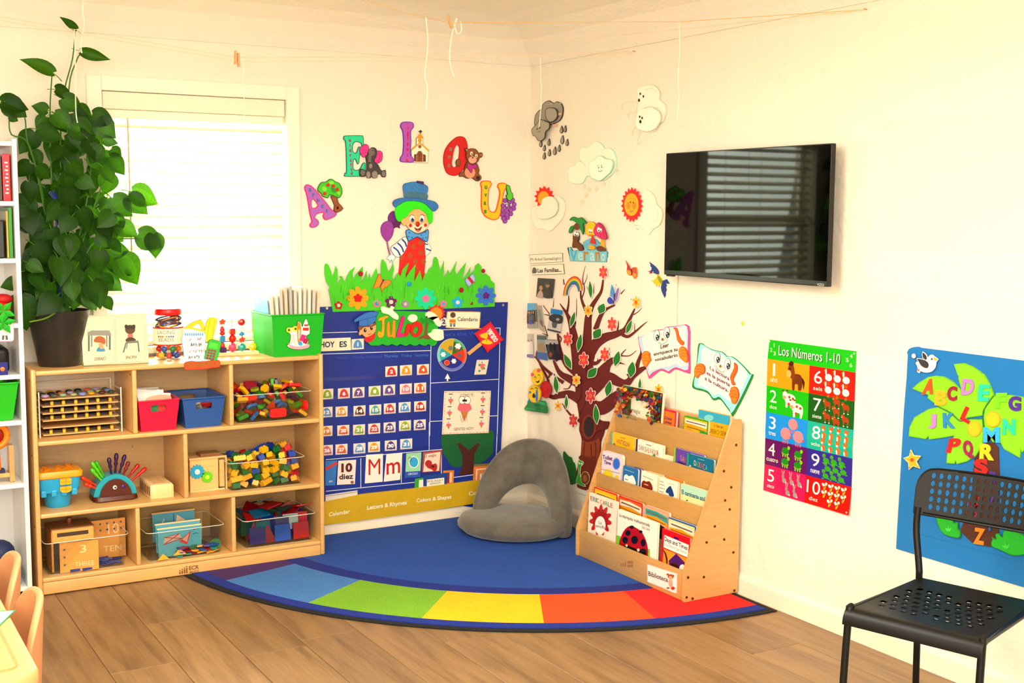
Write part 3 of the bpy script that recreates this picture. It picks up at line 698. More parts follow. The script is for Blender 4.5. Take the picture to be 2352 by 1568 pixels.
# U with grapes
pts = z.s('1865,632 1930,632 1950,655 1945,690 1925,720 1920,850 1930,920 1960,942 1990,930 2010,860 2030,760 2020,715 2008,690 2020,660 2060,650 2100,665 2105,700 2080,730 2065,800 2050,920 2025,1000 1980,1025 1920,1010 1870,970 1845,890 1848,720 1838,670 1845,645', 3)
T = wthing('vowel_sign', 'yellow letter U with orange outline beside purple grapes', 'wall sign', WA, pts, G5)
cut(T, 'letter', WA, pts, 'FCC810', .001, .005, 'FF640A', 2.0, letters(z, 'uvas', [(1893, 695), (1890, 775), (1882, 855), (1886, 938)], 34, '2a8a48', bold=.04))
cut(T, 'leaf', WA, z.s('2090,680 2130,680 2145,740 2160,760 2165,800 2140,830 2110,825 2090,780 2105,765', 2), '66D038', .004, .004, '17601c', 1.4)
for i, (x, y) in enumerate([(2085, 830), (2130, 838), (2162, 825), (2062, 880), (2105, 885), (2150, 880), (2178, 868), (2060, 925), (2096, 930), (2140, 925), (2174, 908), (2060, 970), (2100, 972), (2142, 962), (2070, 1008), (2113, 1000), (2086, 1036)]):
    cut(T, 'grape', WA, z.e(x, y, 23, 24, n=14), 'A44CB8', .002+.0008*(i % 5), .003, '6a2480', 1.0, [] if i not in (4, 5) else [(z.e(x-4, y-8, 8, 11), 'fff'), (z.e(x-3, y-6, 3, 5), '111')])
# ---------------------------------------------------------------- clown
body = z.s('1200,1190 1270,1230 1295,1320 1290,1440 1280,1560 1270,1650 1200,1650 1030,1640 1030,1480 1040,1380 1100,1260')
T = wthing('clown_cutout', 'foam clown with green curly hair, blue top hat and red dotted suit', 'wall decoration', WA, body)
cut(T, 'suit', WA, body, 'F4200C', .001, .003, None, 1, [(z.e(x, y, 22, 26), 'B85A10') for x, y in ((1172, 1290), (1240, 1250), (1135, 1380), (1240, 1350), (1190, 1437), (1050, 1400), (1272, 1440), (1195, 1520), (1100, 1480), (1120, 1580))])
cut(T, 'balloon', WA, z.s('920,980 960,935 1000,950 1040,1020 1045,1060 1020,1090 960,1100 920,1040'), '7C2A8C', .001, .003, kind='glitter')
cut(T, 'balloon', WA, z.s('870,1050 920,1032 960,1060 972,1120 955,1190 910,1240 880,1220 850,1170 842,1100'), 'A040AC', .004, .003, '8a2a98', 1.2, kind='glitter')
cut(T, 'star_balloon', WA, z.st(1000, 1065, 55, 28, 5), '64185c', .007, .002, kind='glitter')
cut(T, 'balloon_stick', WA, z.l('905,1235 915,1290 936,1378', 14, 18), 'A86C9C', .003, .003)
cut(T, 'sleeve', WA, z.s('1080,1190 1110,1230 1105,1290 1060,1370 1000,1395 950,1340 945,1295 1000,1250'), 'FFFAF0', .004, .003, '6a6a90', .8, [(z.l(s_, 16), '2A48B0') for s_ in ('1052,1215 1085,1250 1098,1290', '1008,1252 1050,1295 1068,1345', '965,1295 1010,1330 1035,1380')])
cut(T, 'sleeve', WA, z.s('1285,1240 1320,1260 1352,1320 1300,1385 1285,1360'), 'FFFAF0', .001, .003, '6a6a90', .8, [(z.l('1285,1262 1315,1270', 12), '2A48B0'), (z.l('1295,1310 1345,1330', 14), '2A48B0')])
cut(T, 'glove', WA, z.s('920,1380 950,1365 985,1390 970,1420 960,1455 945,1420 930,1450 920,1420 898,1410'), 'E0F4F0', .007, .003, '7ac0c8', .8)
cut(T, 'hair', WA, z.s('985,900 1020,860 1070,840 1140,832 1200,818 1260,832 1310,866 1342,920 1352,980 1345,1040 1325,1062 1305,1020 1290,970 1240,925 1180,912 1130,940 1090,990 1050,1010 1020,1042 990,1010 978,950'), '3CEC18', .010, .010, None, kind='felt')
cut(T, 'face', WA, z.s('1080,1000 1120,950 1180,912 1250,925 1300,980 1320,1050 1300,1100 1260,1140 1200,1152 1130,1125 1090,1080 1060,1075 1035,1030 1050,1000'), 'F8BE80', .008, .003, 'a05a28', .7,
    [(z.s('1105,1070 1150,1060 1205,1085 1262,1055 1308,1065 1295,1105 1255,1138 1200,1150 1140,1128'), 'FCE8CC'), (z.e(1150, 1008, 23, 34), 'fff'), (z.e(1154, 1025, 17, 20), '3A5CB0'), (z.e(1156, 1012, 9, 14), '0a0a18'), (z.e(1160, 1005, 4), 'fff'), (z.e(1248, 1008, 22, 33), 'fff'), (z.e(1246, 1025, 16, 19), '3A5CB0'), (z.e(1248, 1012, 9, 13), '0a0a18'), (z.e(1251, 1005, 4), 'fff'), (z.l('1125,985 1145,972 1170,980', 5), '3a2010'), (z.l('1230,975 1252,970 1275,985', 5), '3a2010'), (z.e(1132, 1078, 16, 19), 'D81414'), (z.e(1282, 1075, 16, 18), 'D81414'), (z.s('1170,1095 1205,1112 1247,1088 1230,1128 1205,1142 1185,1125'), '8a1010'), (z.e(1208, 1130, 14, 8), 'f08070')])
mbn = MB().ball(WA.p(*WA(z.q(1205, 1065)), .013), .0135, 'C01010', 14, (.85, .5, 1)); mbn.build('nose', 'plastic', T, 2)
cut(T, 'bow_tie', WA, z.s('1090,1125 1130,1120 1195,1160 1260,1145 1305,1115 1315,1150 1302,1238 1260,1230 1200,1195 1140,1225 1108,1232 1085,1160', 3), '54A6E6', .012, .003, '143c80', 1.4, [(z.e(x, y, 6), '143c80') for x, y in ((1120, 1150), (1110, 1190), (1145, 1200), (1240, 1175), (1280, 1145), (1285, 1200), (1255, 1205))])
cut(T, 'hat_crown', WA, z.s('1055,680 1110,650 1190,642 1270,665 1310,705 1285,800 1275,835 1180,825 1085,830 1070,790', 3), '3C88CC', .012, .003, '2a6aa8', 1, [(z.s('1066,750 1180,742 1300,765 1282,835 1180,820 1080,820'), '4E8098')], kind='glitter')
cut(T, 'hat_brim', WA, z.s('950,850 985,815 1070,800 1180,805 1290,820 1370,840 1405,880 1395,915 1350,935 1250,852 1100,835 1020,870 970,895'), '3880C4', .016, .004, '2a5c98', 1, kind='glitter')
cut(T, 'hat_clip', WA, z.p('1190,632 1258,640 1258,668 1188,652'), '46285c', .016, .006, kind='plastic')
# ---------------------------------------------------------------- grass border with flowers
z = z2
grass = z.p('210,692 160,420 180,410 130,340 112,250 110,160 120,128 135,124 160,145 190,220 205,290 225,230 240,150 262,190 268,300 245,385 285,330 300,300 280,270 320,275 335,320 355,340 375,270 410,210 470,165 440,240 445,300 460,290 480,250 515,210 560,160 560,230 540,350 575,300 605,205 610,300 625,290 640,240 650,300 670,290 690,230 720,180 735,250 740,300 770,240 772,130 780,85 795,75 830,120 860,230 890,180 915,120 925,190 905,290 930,320 950,260 970,230 985,260 1000,280 1030,190 1100,120 1060,250 1060,300 1110,220 1180,135 1165,260 1160,340 1230,210 1240,260 1260,330 1290,230 1310,260 1330,200 1380,150 1385,80 1400,50 1420,48 1440,80 1455,160 1470,220 1510,95 1510,220 1500,290 1530,270 1560,200 1580,250 1660,100 1640,200 1660,260 1700,200 1770,115 1740,250 1720,310 1760,280 1825,165 1810,260 1870,200 1880,150 1915,120 1950,160 1960,260 2000,240 2050,280 2060,320 2105,360 2105,630 1500,655 900,670')
T = wthing('grass_border', 'green felt grass border with foam flowers above the blue chart', 'wall decoration', WA, grass)
rg = random.Random(11)
dd = [(z.l('%d,%d %d,%d' % (x, y, x+rg.randint(-15, 15), y-rg.randint(60, 120)), 10, 2, n=1), rg.choice(['3FB41E', '78DE48', '46BC22'])) for x, y in [(rg.randint(220, 2080), rg.randint(420, 640)) for _ in range(60)]]
cut(T, 'grass', WA, grass, '58D22C', .017, .004, None, 1, dd, kind='felt')
def bloom(x, y, r, k, col, cc, cr, ck=0, h=.0215):
    o = cut(T, 'flower', WA, z.fl(x, y, r, k=k, dep=.34, a=-1.57), col, h, .004, kind='felt')
    cut(o, 'flower_centre', WA, z.fl(x, y, cr, k=ck, dep=.3, a=-1.57) if ck else z.e(x, y, cr), cc, h+.004, .003, kind='felt')
bloom(495, 530, 138, 8, 'FFAE10', 'D8141A', 52, 5); bloom(1290, 535, 130, 8, '18E0A8', 'F880A8', 48, 5); bloom(1997, 500, 120, 8, '3F80E0', '6a2090', 42, 5)
bloom(270, 615, 50, 5, 'C8182A', 'F0D8C8', 20); bloom(720, 595, 48, 5, 'F080B0', '3a9ad8', 22); bloom(885, 575, 70, 5, '7A1C70', 'E8D8D0', 24); bloom(1055, 600, 44, 5, 'C080D0', 'F0DCB8', 18); bloom(1497, 597, 44, 5, 'F080B0', '60a8e0', 18); bloom(1665, 580, 68, 5, '18BCE0', 'F0E0E0', 22)
for x, y, r, cc in ((530, 245, 32, 'B01020'), (1967, 212, 28, 'B01020'), (1710, 435, 34, 'B01020'), (1830, 592, 20, 'B01020'), (1098, 365, 32, '18A8E0')): MB().ball(WA.p(*WA(z.q(x, y)), .024), r/5.113*.00206, cc, 10, (1, .6, 1)).build('pompom', 'felt', T, 2)
o = cut(T, 'butterfly', WA, z.s('745,243 775,290 790,330 840,315 888,335 850,390 800,420 778,468 765,410 735,405 678,415 700,350', 3), 'F4981C', .022, .003, 'c05a10', 1.2, [(z.l('800,310 780,350 755,400', 16, 12), '4a1a70'), (z.l('765,300 770,330', 5), 'c03a90'), (z.l('800,350 840,345', 5), 'c03a90')])
o = cut(T, 'butterfly', WA, z.s('1752,310 1788,290 1825,255 1852,250 1875,330 1832,360 1800,397 1765,362', 2), 'B0C0F8', .022, .003, '7a80d0', 1, [(z.l('1790,285 1845,355', 34, 34, n=1), 'C8183a')])
# ---------------------------------------------------------------- pocket chart
CHX = [(690, 705), (900, 700), (1163, 693), (1158, 800), (1147, 1030), (1136, 1170), (1060, 1160), (900, 1182), (752, 1203), (690, 1213)]
T = wthing('pocket_chart', 'blue fabric calendar pocket chart with yellow storage pockets', 'pocket chart', WA, CHX)
H0 = .0145
mb = MB().px(WA, CHX, '0E369A', H0, H0+.002)
ln = []
for zz, st in ((z2, '60,939 500,926'), (z2, '1350,908 2172,880'), (z2, '60,1187 1360,1145'), (z4, '148,400 132,1568'), (z4, '1036,180 1020,850 998,1568'), (z5, '2035,70 2022,410'), (z4, '145,888 600,862 1020,838'), (z4, '140,1380 420,1365'), (z4, '880,1312 1004,1306'), (z5, '30,378 1390,257'), (z5, '30,748 1100,640'), (z5, '1400,603 2020,520'), (z5, '437,362 437,715'), (z5, '918,300 912,650'), (z5, '1382,260 1382,560'), (z5, '1240,-60 1238,275')):
    mb.px(WA, zz.l(st, 1.5*zz.k, n=1), 'E8EEF8', H0+.0024)
for tt in (z3.t('Sun', 170, 134, 225, 132, 30, '2848A8'), z3.t('Monday', 275, 130, 445, 126, 32, '2C5CC8'), z3.t('Tuesday', 485, 124, 637, 118, 30, '2C5CC8'), z3.t('Wednesday', 655, 117, 872, 110, 30, '2C5CC8'), z3.t('Thursday', 890, 110, 1070, 104, 32, '4C84E0'), z3.t('Friday', 1117, 103, 1245, 100, 32, '4078D8'), z3.t('Saturday', 1285, 98, 1465, 92, 32, '4078D8'), z2.t("What's the Weather?", 1400, 984, 2130, 955, 46, '2C60D0', .02)):
    mb.txt(WA, *tt[:5], H0+.0025, tt[5])
mb.px(WA, z4.p('360,765 395,835 370,832 370,862 350,862 350,832 325,832'), 'fff', H0+.0025)
mb.px(WA, z5.s('1390,90 1500,40 1930,30 1990,60 2000,120 1985,220 1990,290 1940,350 1880,400 1800,430 1700,440 1560,465 1480,430 1450,370 1400,300 1385,200'), '0E6A38', H0+.0026)
mb.px(WA, z5.p('1565,190 1600,180 1700,270 1810,180 1832,205 1770,310 1760,430 1765,545 1580,562 1620,480 1630,330'), '54201A', H0+.003)
mb.build('chart_fabric', 'canvas', T)
strp = [(-20, 872), (450, 775), (1000, 715), (1520, 650), (2080, 575), (2040, 842), (1850, 872), (1560, 920), (1000, 1005), (430, 1085), (400, 1088), (-20, 1140)]
cut(T, 'yellow_pocket', WA, z5.m(strp), 'D6B008', H0+.003, .010, None, 1, [z5.t('Calendar', 52, 1037, 300, 996, 46, 'F4EAC4', .02), z5.t('Letters & Rhymes', 500, 957, 966, 893, 46, 'F8F0D0', .025), z5.t('Colors & Shapes', 1078, 873, 1487, 826, 44, 'F8F0D0', .025), z5.t('Counting', 1690, 793, 1950, 757, 44, 'F8F0D0', .025)], kind='canvas')
for y0, y1 in ((412, 352), (655, 590), (880, 812), (1120, 1045), (1370, 1290), (400, 400)):
    if y0 == y1: continue
    cut(T, 'clear_pocket', WA, z3.p('120,%d 1475,%d 1475,%d 120,%d' % (y0+3, y1+3, y1-45, y0-45)), 'F2F6FC', H0+.0052, .0003, kind='clear')
for x, y in ((748, 707), (1152, 700)): MB().lathe([(.002, 0), (.007, 0), (.006, .002), (.002, .002)], WA.p(*WA((x, y)), H0+.002), 'D8D0B8', 14, V((0, -1, 0))).build('grommet', 'metal', T)
# date cards
def gum(z, x, y, w=54, h=52): return z.s(' '.join('%.0f,%.0f' % (x+w*a, y+h*b) for a, b in ((-1, .75), (-.95, .3), (-.75, -.45), (-.35, -.95), (0, -1.05), (.35, -.95), (.75, -.45), (.95, .25), (1.02, .7), (.75, .95), (.5, .82), (.25, 1.02), (0, .88), (-.25, 1.02), (-.5, .84), (-.8, 1))), 3)
NUM = {2: (982, 290, 'D82E34', 'red'), 3: (1170, 275, 'F0A018', 'amber'), 4: (1388, 265, 'EC5A18', 'orange'), 5: (160, 580, '96B428', 'lime green'), 6: (373, 570, 'DC3A48', 'red'), 7: (560, 560, '7A4A94', 'purple'), 8: (768, 543, '9AB828', 'lime green'), 9: (953, 527, '74509C', 'purple'), 10: (1168, 513, 'E88098', 'pink'), 11: (1352, 502, 'EC6420', 'orange'), 12: (150, 812, '5A9AD0', 'sky blue'), 13: (343, 805, 'EEA41C', 'amber'), 14: (573, 795, '6A2A1C', 'brown'), 15: (776, 782, '44B0A8', 'teal'), 16: (962, 765, 'D83840', 'red'), 17: (1153, 750, '58A4DC', 'sky blue'), 18: (1352, 737, 'C8242C', 'red'), 19: (150, 1055, 'E89028', 'orange'), 20: (365, 1045, 'EC6420', 'orange'), 21: (567, 1037, '96B830', 'lime green'), 22: (762, 1023, 'D83C44', 'red'), 23: (960, 1008, '64408C', 'purple'), 24: (1157, 985, '9AB828', 'lime green'), 25: (1347, 975, '6C4C98', 'purple'), 26: (155, 1300, 'D87888', 'pink'), 27: (342, 1288, 'EC6A20', 'orange'), 28: (572, 1277, '74A8DC', 'sky blue'), 29: (760, 1258, 'F0A01C', 'amber'), 30: (975, 1240, '5A3C8C', 'purple'), 31: (1173, 1220, '54A0D8', 'sky blue')}
NW = 'zero one two three four five six seven eight nine ten eleven twelve thirteen fourteen fifteen sixteen seventeen eighteen nineteen'.split()+['twenty']+['twenty-'+w for w in 'one two three four five six seven eight nine'.split()]+['thirty', 'thirty-one']
def datecard(n, zz, x, y, col, cn, s=1.0):
    w, h = 77*s, 66*s; k = .07; q = zz.m([(x-w, y-h+k*w), (x+w, y-h-k*w), (x+w*.98, y+h-k*w), (x-w, y+h+k*w)])
    m = MB().px(WA, q, 'F6E4D4', H0+.003, H0+.0036)
    m.px(WA, gum(zz, x, y, 56*s, 52*s), col, H0+.0040); tx = str(n)
    ww = (20 if n < 10 else 38)*s
    m.txt(WA, tx, zz.q(x-ww, y+24*s+2), zz.q(x+ww, y+24*s-2), 46*s/zz.k, 'FFF6F0', H0+.0044, .05)
    tag(m.build('date_card', 'paper', None), 'date card with %s gumdrop numbered %s' % (cn, NW[n]), 'card', 'date cards in the chart pockets')
for n, (x, y, cc, cn) in NUM.items(): datecard(n, z3, x, y, cc, cn)
datecard(1, z2, 503, 1070, '5A9AD0', 'sky blue', .93)
sign('word_card', 'long white card reading HOY ES in the chart', 'card', WA, z2.p('0,1008 420,992 425,1140 0,1158'), 'FBEED0', h0=H0+.003, th=.0006, det=[z2.t('HOY', 62, 1107, 232, 1103, 66, '1C3A6A', .03), z2.t('ES', 288, 1103, 375, 1098, 66, '1C3A6A', .03)])
# weather wheel
def pie(zz, cx, cy, rx, ry, a0, a1, r0=0):
    o = [(cx+rx*math.cos(math.radians(a0+(a1-a0)*i/8)), cy+ry*math.sin(math.radians(a0+(a1-a0)*i/8))) for i in range(9)]
    if r0: o += [(cx+r0*rx*math.cos(math.radians(a0+(a1-a0)*i/8)), cy+r0*ry*math.sin(math.radians(a0+(a1-a0)*i/8))) for i in range(8, -1, -1)]
    else: o.append((cx, cy))
    return zz.m(o)
wl = z4.e(415, 525, 190, 210, n=36)
T = wthing('weather_dial', 'round weather wheel with six coloured wedges', 'wheel', WA, wl)
mb = MB().px(WA, wl, 'D8D8D0', H0+.003, H0+.005)
for a0, a1, cc, rc in ((-82, -24, '187838', '60C080'), (-24, 32, 'E03018', 'F07040'), (32, 104, '20309A', '7080D0'), (104, 154, '2A2C88', '8088C8'), (154, 210, '28B0B8', '80D8D0'), (210, 278, 'D8B020', 'C8B848')):
    mb.px(WA, pie(z4, 415, 525, 186, 206, a0, a1), cc, H0+.0055); mb.px(WA, pie(z4, 415, 525, 186, 206, a0, a1, .84), rc, H0+.0058)
for x, y, s_, cc in ((490, 415, 42, 'fff'), (300, 520, 34, 'fff'), (437, 605, 34, 'fff'), (395, 440, 34, '808080'), (510, 535, 30, '707070')): mb.px(WA, z4.fl(x, y, s_, k=6, dep=.3), cc, H0+.0062)
mb.px(WA, z4.st(348, 625, 42, 28, 10), 'F8B020', H0+.0062); mb.px(WA, z4.e(348, 625, 28), 'E83018', H0+.0065); mb.px(WA, z4.e(478, 455, 20, 14), 'E84020', H0+.0065)
mb.build('wheel_disc', 'paper', T)
# verano sign on a stick
dm = z4.s('885,110 905,112 1050,315 1052,335 870,480 850,478 702,265 704,245', 2)
T = wthing('season_sign', 'red diamond sign reading verano on a wooden stick', 'sign', WA, dm)
cut(T, 'stick', WA, z4.l('800,365 618,512', 46, 44, n=1), 'E8B474', H0+.008, .003, kind='wood')
cut(T, 'diamond', WA, dm, 'F02050', H0+.012, .003, 'DC1020', 4.5, [(z4.s('760,265 830,240 860,235 860,320 900,345 925,370 870,390 780,370 790,340 840,320 780,300', 2), 'F8D018'), (z4.t('verano', 842, 213, 942, 366, 40, 'FFF4F0', .02)[:3]+(None, None)) if False else (z4.e(850, 322, 8, 30, 20), 'c08a10')])
mb = MB(); a_ = z4.q(842, 213); b_ = z4.q(946, 364); mb.txt(WA, 'verano', a_, b_, 0, 'FFF8F0', H0+.017, .03, up=((b_[1]-a_[1])*.34, -(b_[0]-a_[0])*.34)); mb.build('lettering', 'paper', T)
# ice cream cards
def cone(mb, zz, x, y, s, h, col='F07484', big=False):
    mb.px(WA, zz.p(' '.join('%.1f,%.1f' % (x+s*a, y+s*b) for a, b in ((-.62, .1), (.62, .1), (-.02, 1.6)))), 'D08848', h)
    mb.px(WA, zz.s(' '.join('%.1f,%.1f' % (x+s*a, y+s*b) for a, b in ((-.95, -.1), (-.75, -.7), (-.4, -1.0), (.3, -1.05), (.75, -.7), (.98, -.1), (.7, .15), (.3, .28), (-.3, .3), (-.75, .18))), 3), col, h+.0003)
    for dx in (-.33, .35):
        mb.px(WA, zz.e(x+s*dx, y-s*1.25, .48*s, .55*s, n=14), '222', h+.0005); mb.px(WA, zz.e(x+s*dx, y-s*1.25, .43*s, .50*s, n=14), 'FFFAF0', h+.0007); mb.px(WA, zz.e(x+s*(dx*.55), y-s*1.2, .13*s, .17*s, n=8), '111', h+.0009)
qd = z4.p('315,990 915,985 885,1525 285,1545')
mb = MB().px(WA, qd, 'FCE8D2', H0+.004, H0+.0052)
for i in range(14):
    u = (i+.15)/14; cc = ('D84030', 'E0A830')[i % 2]
    for v in (.022, .972): mb.px(WA, warp(qd, rect(u, v, u+.05, v+.010)), cc, H0+.0056)
    for uu in (.02, .975): mb.px(WA, warp(qd, rect(uu, u, uu+.008, u+.05)), cc, H0+.0056)
cone(mb, z4, 575, 1225, 95, H0+.0056)
for i in range(4): mb.px(WA, z4.l('%d,1300 %d,%d' % (520+i*26, 540+i*22, 1400-i*12), 5, n=1), 'A05820', H0+.0058)
for x, y in ((397, 1115), (383, 1275), (370, 1432), (812, 1100), (805, 1262), (792, 1415)): cone(mb, z4, x, y, 33, H0+.0056); mb.px(WA, z4.r(x-25, y-92, x+25, y-80), '555', H0+.0056)
mb.txt(WA, '¿CÓMO TE', z4.q(512, 1064), z4.q(690, 1057), 46/5.6, '202020', H0+.0056, .03); mb.txt(WA, 'SIENTES HOY?', z4.q(440, 1497), z4.q(690, 1486), 36/5.6, '202020', H0+.0056, .03)
tag(mb.build('feelings_card', 'paper', None), 'large cream card asking ¿Cómo te sientes hoy? around an ice cream', 'card')
mb = MB().px(WA, z4.p('735,590 888,587 850,775 700,780'), 'F0E0CC', H0+.004, H0+.005); cone(mb, z4, 800, 668, 38, H0+.0055)
for x, y in ((765, 655), (823, 697), (765, 730)): mb.px(WA, z4.e(x, y, 15), '48A890', H0+.0068)
tag(mb.build('feelings_card', 'paper', None), 'small card with one ice cream cone in a clear pocket', 'card')
# pocket cards along the foot of the chart
def card(name, label, zz, st, col, det=(), h=.004, cat='card', th=.0012): return sign(name, label, cat, WA, zz.p(st), col, h0=H0+h, th=th, det=det)
card('flash_card', 'blue flash card with a red stripe at the left of the pockets', z5, '20,392 160,385 135,675 20,682', '3A84CC', [(z5.l('20,490 158,410', 32, n=1), 'D84038'), z5.t('nes', 62, 642, 102, 636, 18, 'F0E8E0')])
card('flash_card', 'white number card reading 10 diez', z5, '172,390 380,378 365,660 155,672', 'F8E8DC', [z5.t('10', 205, 521, 335, 511, 100, '6A0C10', .05), z5.t('diez', 180, 607, 346, 598, 62, '4A1430', .03), (z5.e(332, 640, 20, 18), '9a6a30')])
card('flash_card', 'tall white letter card with a red capital M', z5, '497,320 695,308 690,635 482,655', 'FBEEE0', [z5.t('M', 525, 557, 662, 546, 184, 'C80E18', .0)])
card('flash_card', 'tall white letter card with a red small m', z5, '735,315 922,298 895,612 703,635', 'FBEEE0', [z5.t('m', 735, 551, 895, 527, 132, 'C80E18', .01)])
card('flash_card', 'mint flash card with a blue circle on a ring', z5, '968,305 1145,290 1130,580 955,592', 'A4DCB0', [(z5.e(1055, 405, 60, 70), 'F4F4E8'), (z5.e(1055, 405, 50, 60), '34B0E4'), (z5.p('957,520 1134,508 1130,580 955,592'), '2A60B8'), z5.t('CIRCULO', 988, 556, 1100, 546, 22, 'E8F0F8')])
card('flash_card', 'red bordered flash card reading rojo', z5, '1165,290 1385,260 1365,512 1150,527', 'B84C44', [(z5.p('1190,310 1368,285 1350,505 1165,520'), 'F4DCC8'), z5.t('rojo', 1230, 350, 1316, 336, 30, 'A81818', .02), (z5.s('1185,420 1220,380 1265,400 1270,430 1310,420 1330,450 1320,500 1290,510 1260,490 1215,470'), 'C02020'), (z5.e(1278, 455, 18, 14), '301010')])
card('flash_card', 'green bordered story card at the back of the yellow pocket', z5, '1070,600 1240,575 1240,690 1062,710', '3AA838', [(z5.p('1115,615 1230,600 1230,690 1112,705'), 'F0EBD8')], .0048)
card('flash_card', 'orange edged story card behind the aula card', z5, '1400,505 1528,500 1520,650 1400,668', 'E08838', [(z5.p('1450,530 1505,525 1500,640 1450,650'), 'F4C898'), (z5.p('1440,530 1475,525 1470,650 1435,652'), 'A02040')], .0050)
card('flash_card', 'blue bordered story card lettered En el aula in the yellow pocket', z5, '1165,560 1455,528 1440,660 1165,690', '164A98', [(z5.p('1205,610 1410,585 1410,665 1205,690'), 'F4ECDC'), z5.t('EN EL AULA Y', 1208, 645, 1395, 622, 24, '222', .01), z5.t('AMIGOS', 1240, 672, 1365, 655, 22, '222', .01)], .0062)
card('flash_card', 'orange bordered story card beside the grey floor chair', z5, '1760,435 2040,408 2030,620 1745,640', '8A7A40', [(z5.p('1755,460 2036,435 2030,620 1748,640'), 'E8803C'), (z5.p('1782,485 2030,460 2025,620 1778,640'), 'F4D8B0'), (z5.p('1800,500 2030,478 2025,620 1795,640'), 'E88848'), (z5.p('1830,540 2030,520 2025,620 1825,640'), 'F4ECD8'), z5.t('RESPETO', 1850, 572, 1975, 556, 30, '2A8A58', .02)], .0050)
card('flash_card', 'folded white card sticking out of the Calendar pocket', z5, '20,790 395,735 395,830 20,900', 'E4DCD0', [(z5.l('20,805 395,752', 6, n=1), '9a9088'), (z5.p('285,805 325,818 285,830'), '333')], .0050)
for x, y, cc, wh in ((1002, 370, '8A2A20', 'maroon'), (1180, 330, '28B060', 'green')):
    c_ = WA.p(*WA(z5.q(x, y)), H0+.012); mb = MB().tube([c_+V((.0085*math.cos(a), -.003*math.sin(a*1.0), .0105*math.sin(a))) for a in [2*math.pi*i/20*.75-1.8 for i in range(21)]], .0011, cc, 6); tag(mb.build('binder_ring', 'plastic', None, True), 'small %s plastic binder ring through a flash card' % wh, 'ring')
# ---------------------------------------------------------------- julio sign
z = z2
bs = z.s('690,690 760,680 1290,690 1400,760 1430,860 1430,1000 1415,1060 1390,1085 1355,1085 1320,1068 1290,1085 1250,1082 1210,1066 1180,1085 1140,1082 1100,1066 1070,1085 1030,1082 990,1066 960,1085 930,1082 890,1066 860,1082 820,1082 780,1066 750,1082 700,1084 650,1082 618,1055 625,1010 690,960 705,850', 2)
T = wthing('month_sign', 'green foam sign reading JULIO with a boy in a blue cap', 'sign', WA, bs)
hJ = H0+.010
cut(T, 'sign_base', WA, bs, '1CB824', hJ, .004)
cut(T, 'sun', WA, z.st(1420, 705, 105, 82, 14), 'E8301C', hJ-.004, .004, None, 1, [(z.e(1415, 710, 72), 'F8961C')])
cut(T, 'number_disc', WA, z.e(1505, 805, 42, 48), 'ECE4DC', hJ-.003, .003, None, 1, [z.t('2', 1482, 830, 1525, 828, 52, '3A4A70', .05)])
for st in ('760,645 785,625 860,650 880,620 915,640 900,670 960,730 955,780 900,760 850,720 780,700', '1075,770 1090,735 1125,718 1165,725 1187,755 1175,790 1135,812 1100,800', '1310,950 1350,930 1370,895 1430,890 1485,905 1492,960 1490,1005 1430,1027 1370,1010', '1285,705 1335,685 1400,718 1448,785 1466,845 1440,862 1405,840 1370,790 1320,765 1288,748'): cut(T, 'cloud', WA, z.s(st), 'FFF4DC', hJ+.005, .004)
cut(T, 'boy_face', WA, z.s('500,860 600,850 690,820 705,880 690,930 640,970 580,988 540,955 508,968 498,935 510,910', 3), 'F4B07C', hJ+.004, .004, 'a0602c', .8, [(z.e(573, 905, 17, 24), '201008'), (z.e(648, 878, 17, 24), '201008'), (z.e(578, 898, 5), 'fff'), (z.e(653, 871, 5), 'fff'), (z.e(615, 918, 6, 5), 'd08050'), (z.l('600,945 620,952 645,940', 5), '802010'), (z.s('500,862 560,845 640,845 692,815 700,840 640,865 560,870 520,905'), '8A5A2C')])
cut(T, 'boy_cap', WA, z.s('442,782 560,705 650,685 728,690 702,740 692,800 600,852 495,852 500,795 455,812', 2), '3A7ECC', hJ+.009, .004, '1c4a90', 1, [(z.l('500,790 590,770 700,735', 5), '1c4a90'), (z.l('590,770 600,850', 4), '1c4a90')])
cut(T, 'boy_shirt', WA, z.s('568,995 630,965 692,940 685,1005 625,1045 588,1040', 2), 'DC1C18', hJ+.003, .004)
cut(T, 'palm_trunk', WA, z.s('1283,830 1310,838 1305,955 1345,990 1310,1015 1255,1000 1180,1015 1240,970 1270,950', 2), '8A5A2C', hJ+.004, .002)
cut(T, 'palm_leaves', WA, z.s('1290,790 1240,760 1220,790 1260,800 1230,830 1290,815 1310,850 1330,800 1380,830 1365,790 1430,750 1370,745 1310,760 1300,735 1280,755'), '14981C', hJ+.006, .003)
cut(T, 'letter_j', WA, z.s('735,765 838,732 842,762 804,778 802,900 790,978 745,992 718,962 728,912 766,925 770,880 770,790 735,798', 2), 'FFB20C', hJ+.004, .004, 'D88008', .8, kind='glitter')
cut(T, 'letter_u', WA, z.s('832,820 862,810 866,938 886,948 896,800 928,795 928,985 902,992 890,980 850,988 828,960', 2), 'FFA008', hJ+.004, .004, 'D07808', .8, kind='glitter')
cut(T, 'letter_l', WA, z.s('998,750 1032,744 1036,780 1000,900 985,945 1020,935 1052,945 1020,982 960,988 940,970 948,930', 2), 'F41C8C', hJ+.004, .004, 'B01068', .8, kind='glitter')
cut(T, 'letter_i', WA, z.s('1060,842 1088,826 1114,845 1077,962 1043,978 1036,952', 2), 'F01C14', hJ+.004, .004, 'B00C0C', .8, kind='glitter')
cut(T, 'letter_o', WA, z.e(1175, 893, 72, 96, 15), 'F01C14', hJ+.004, .004, 'B00C0C', .8, (), [z.e(1168, 903, 28, 46, 20)], kind='glitter')
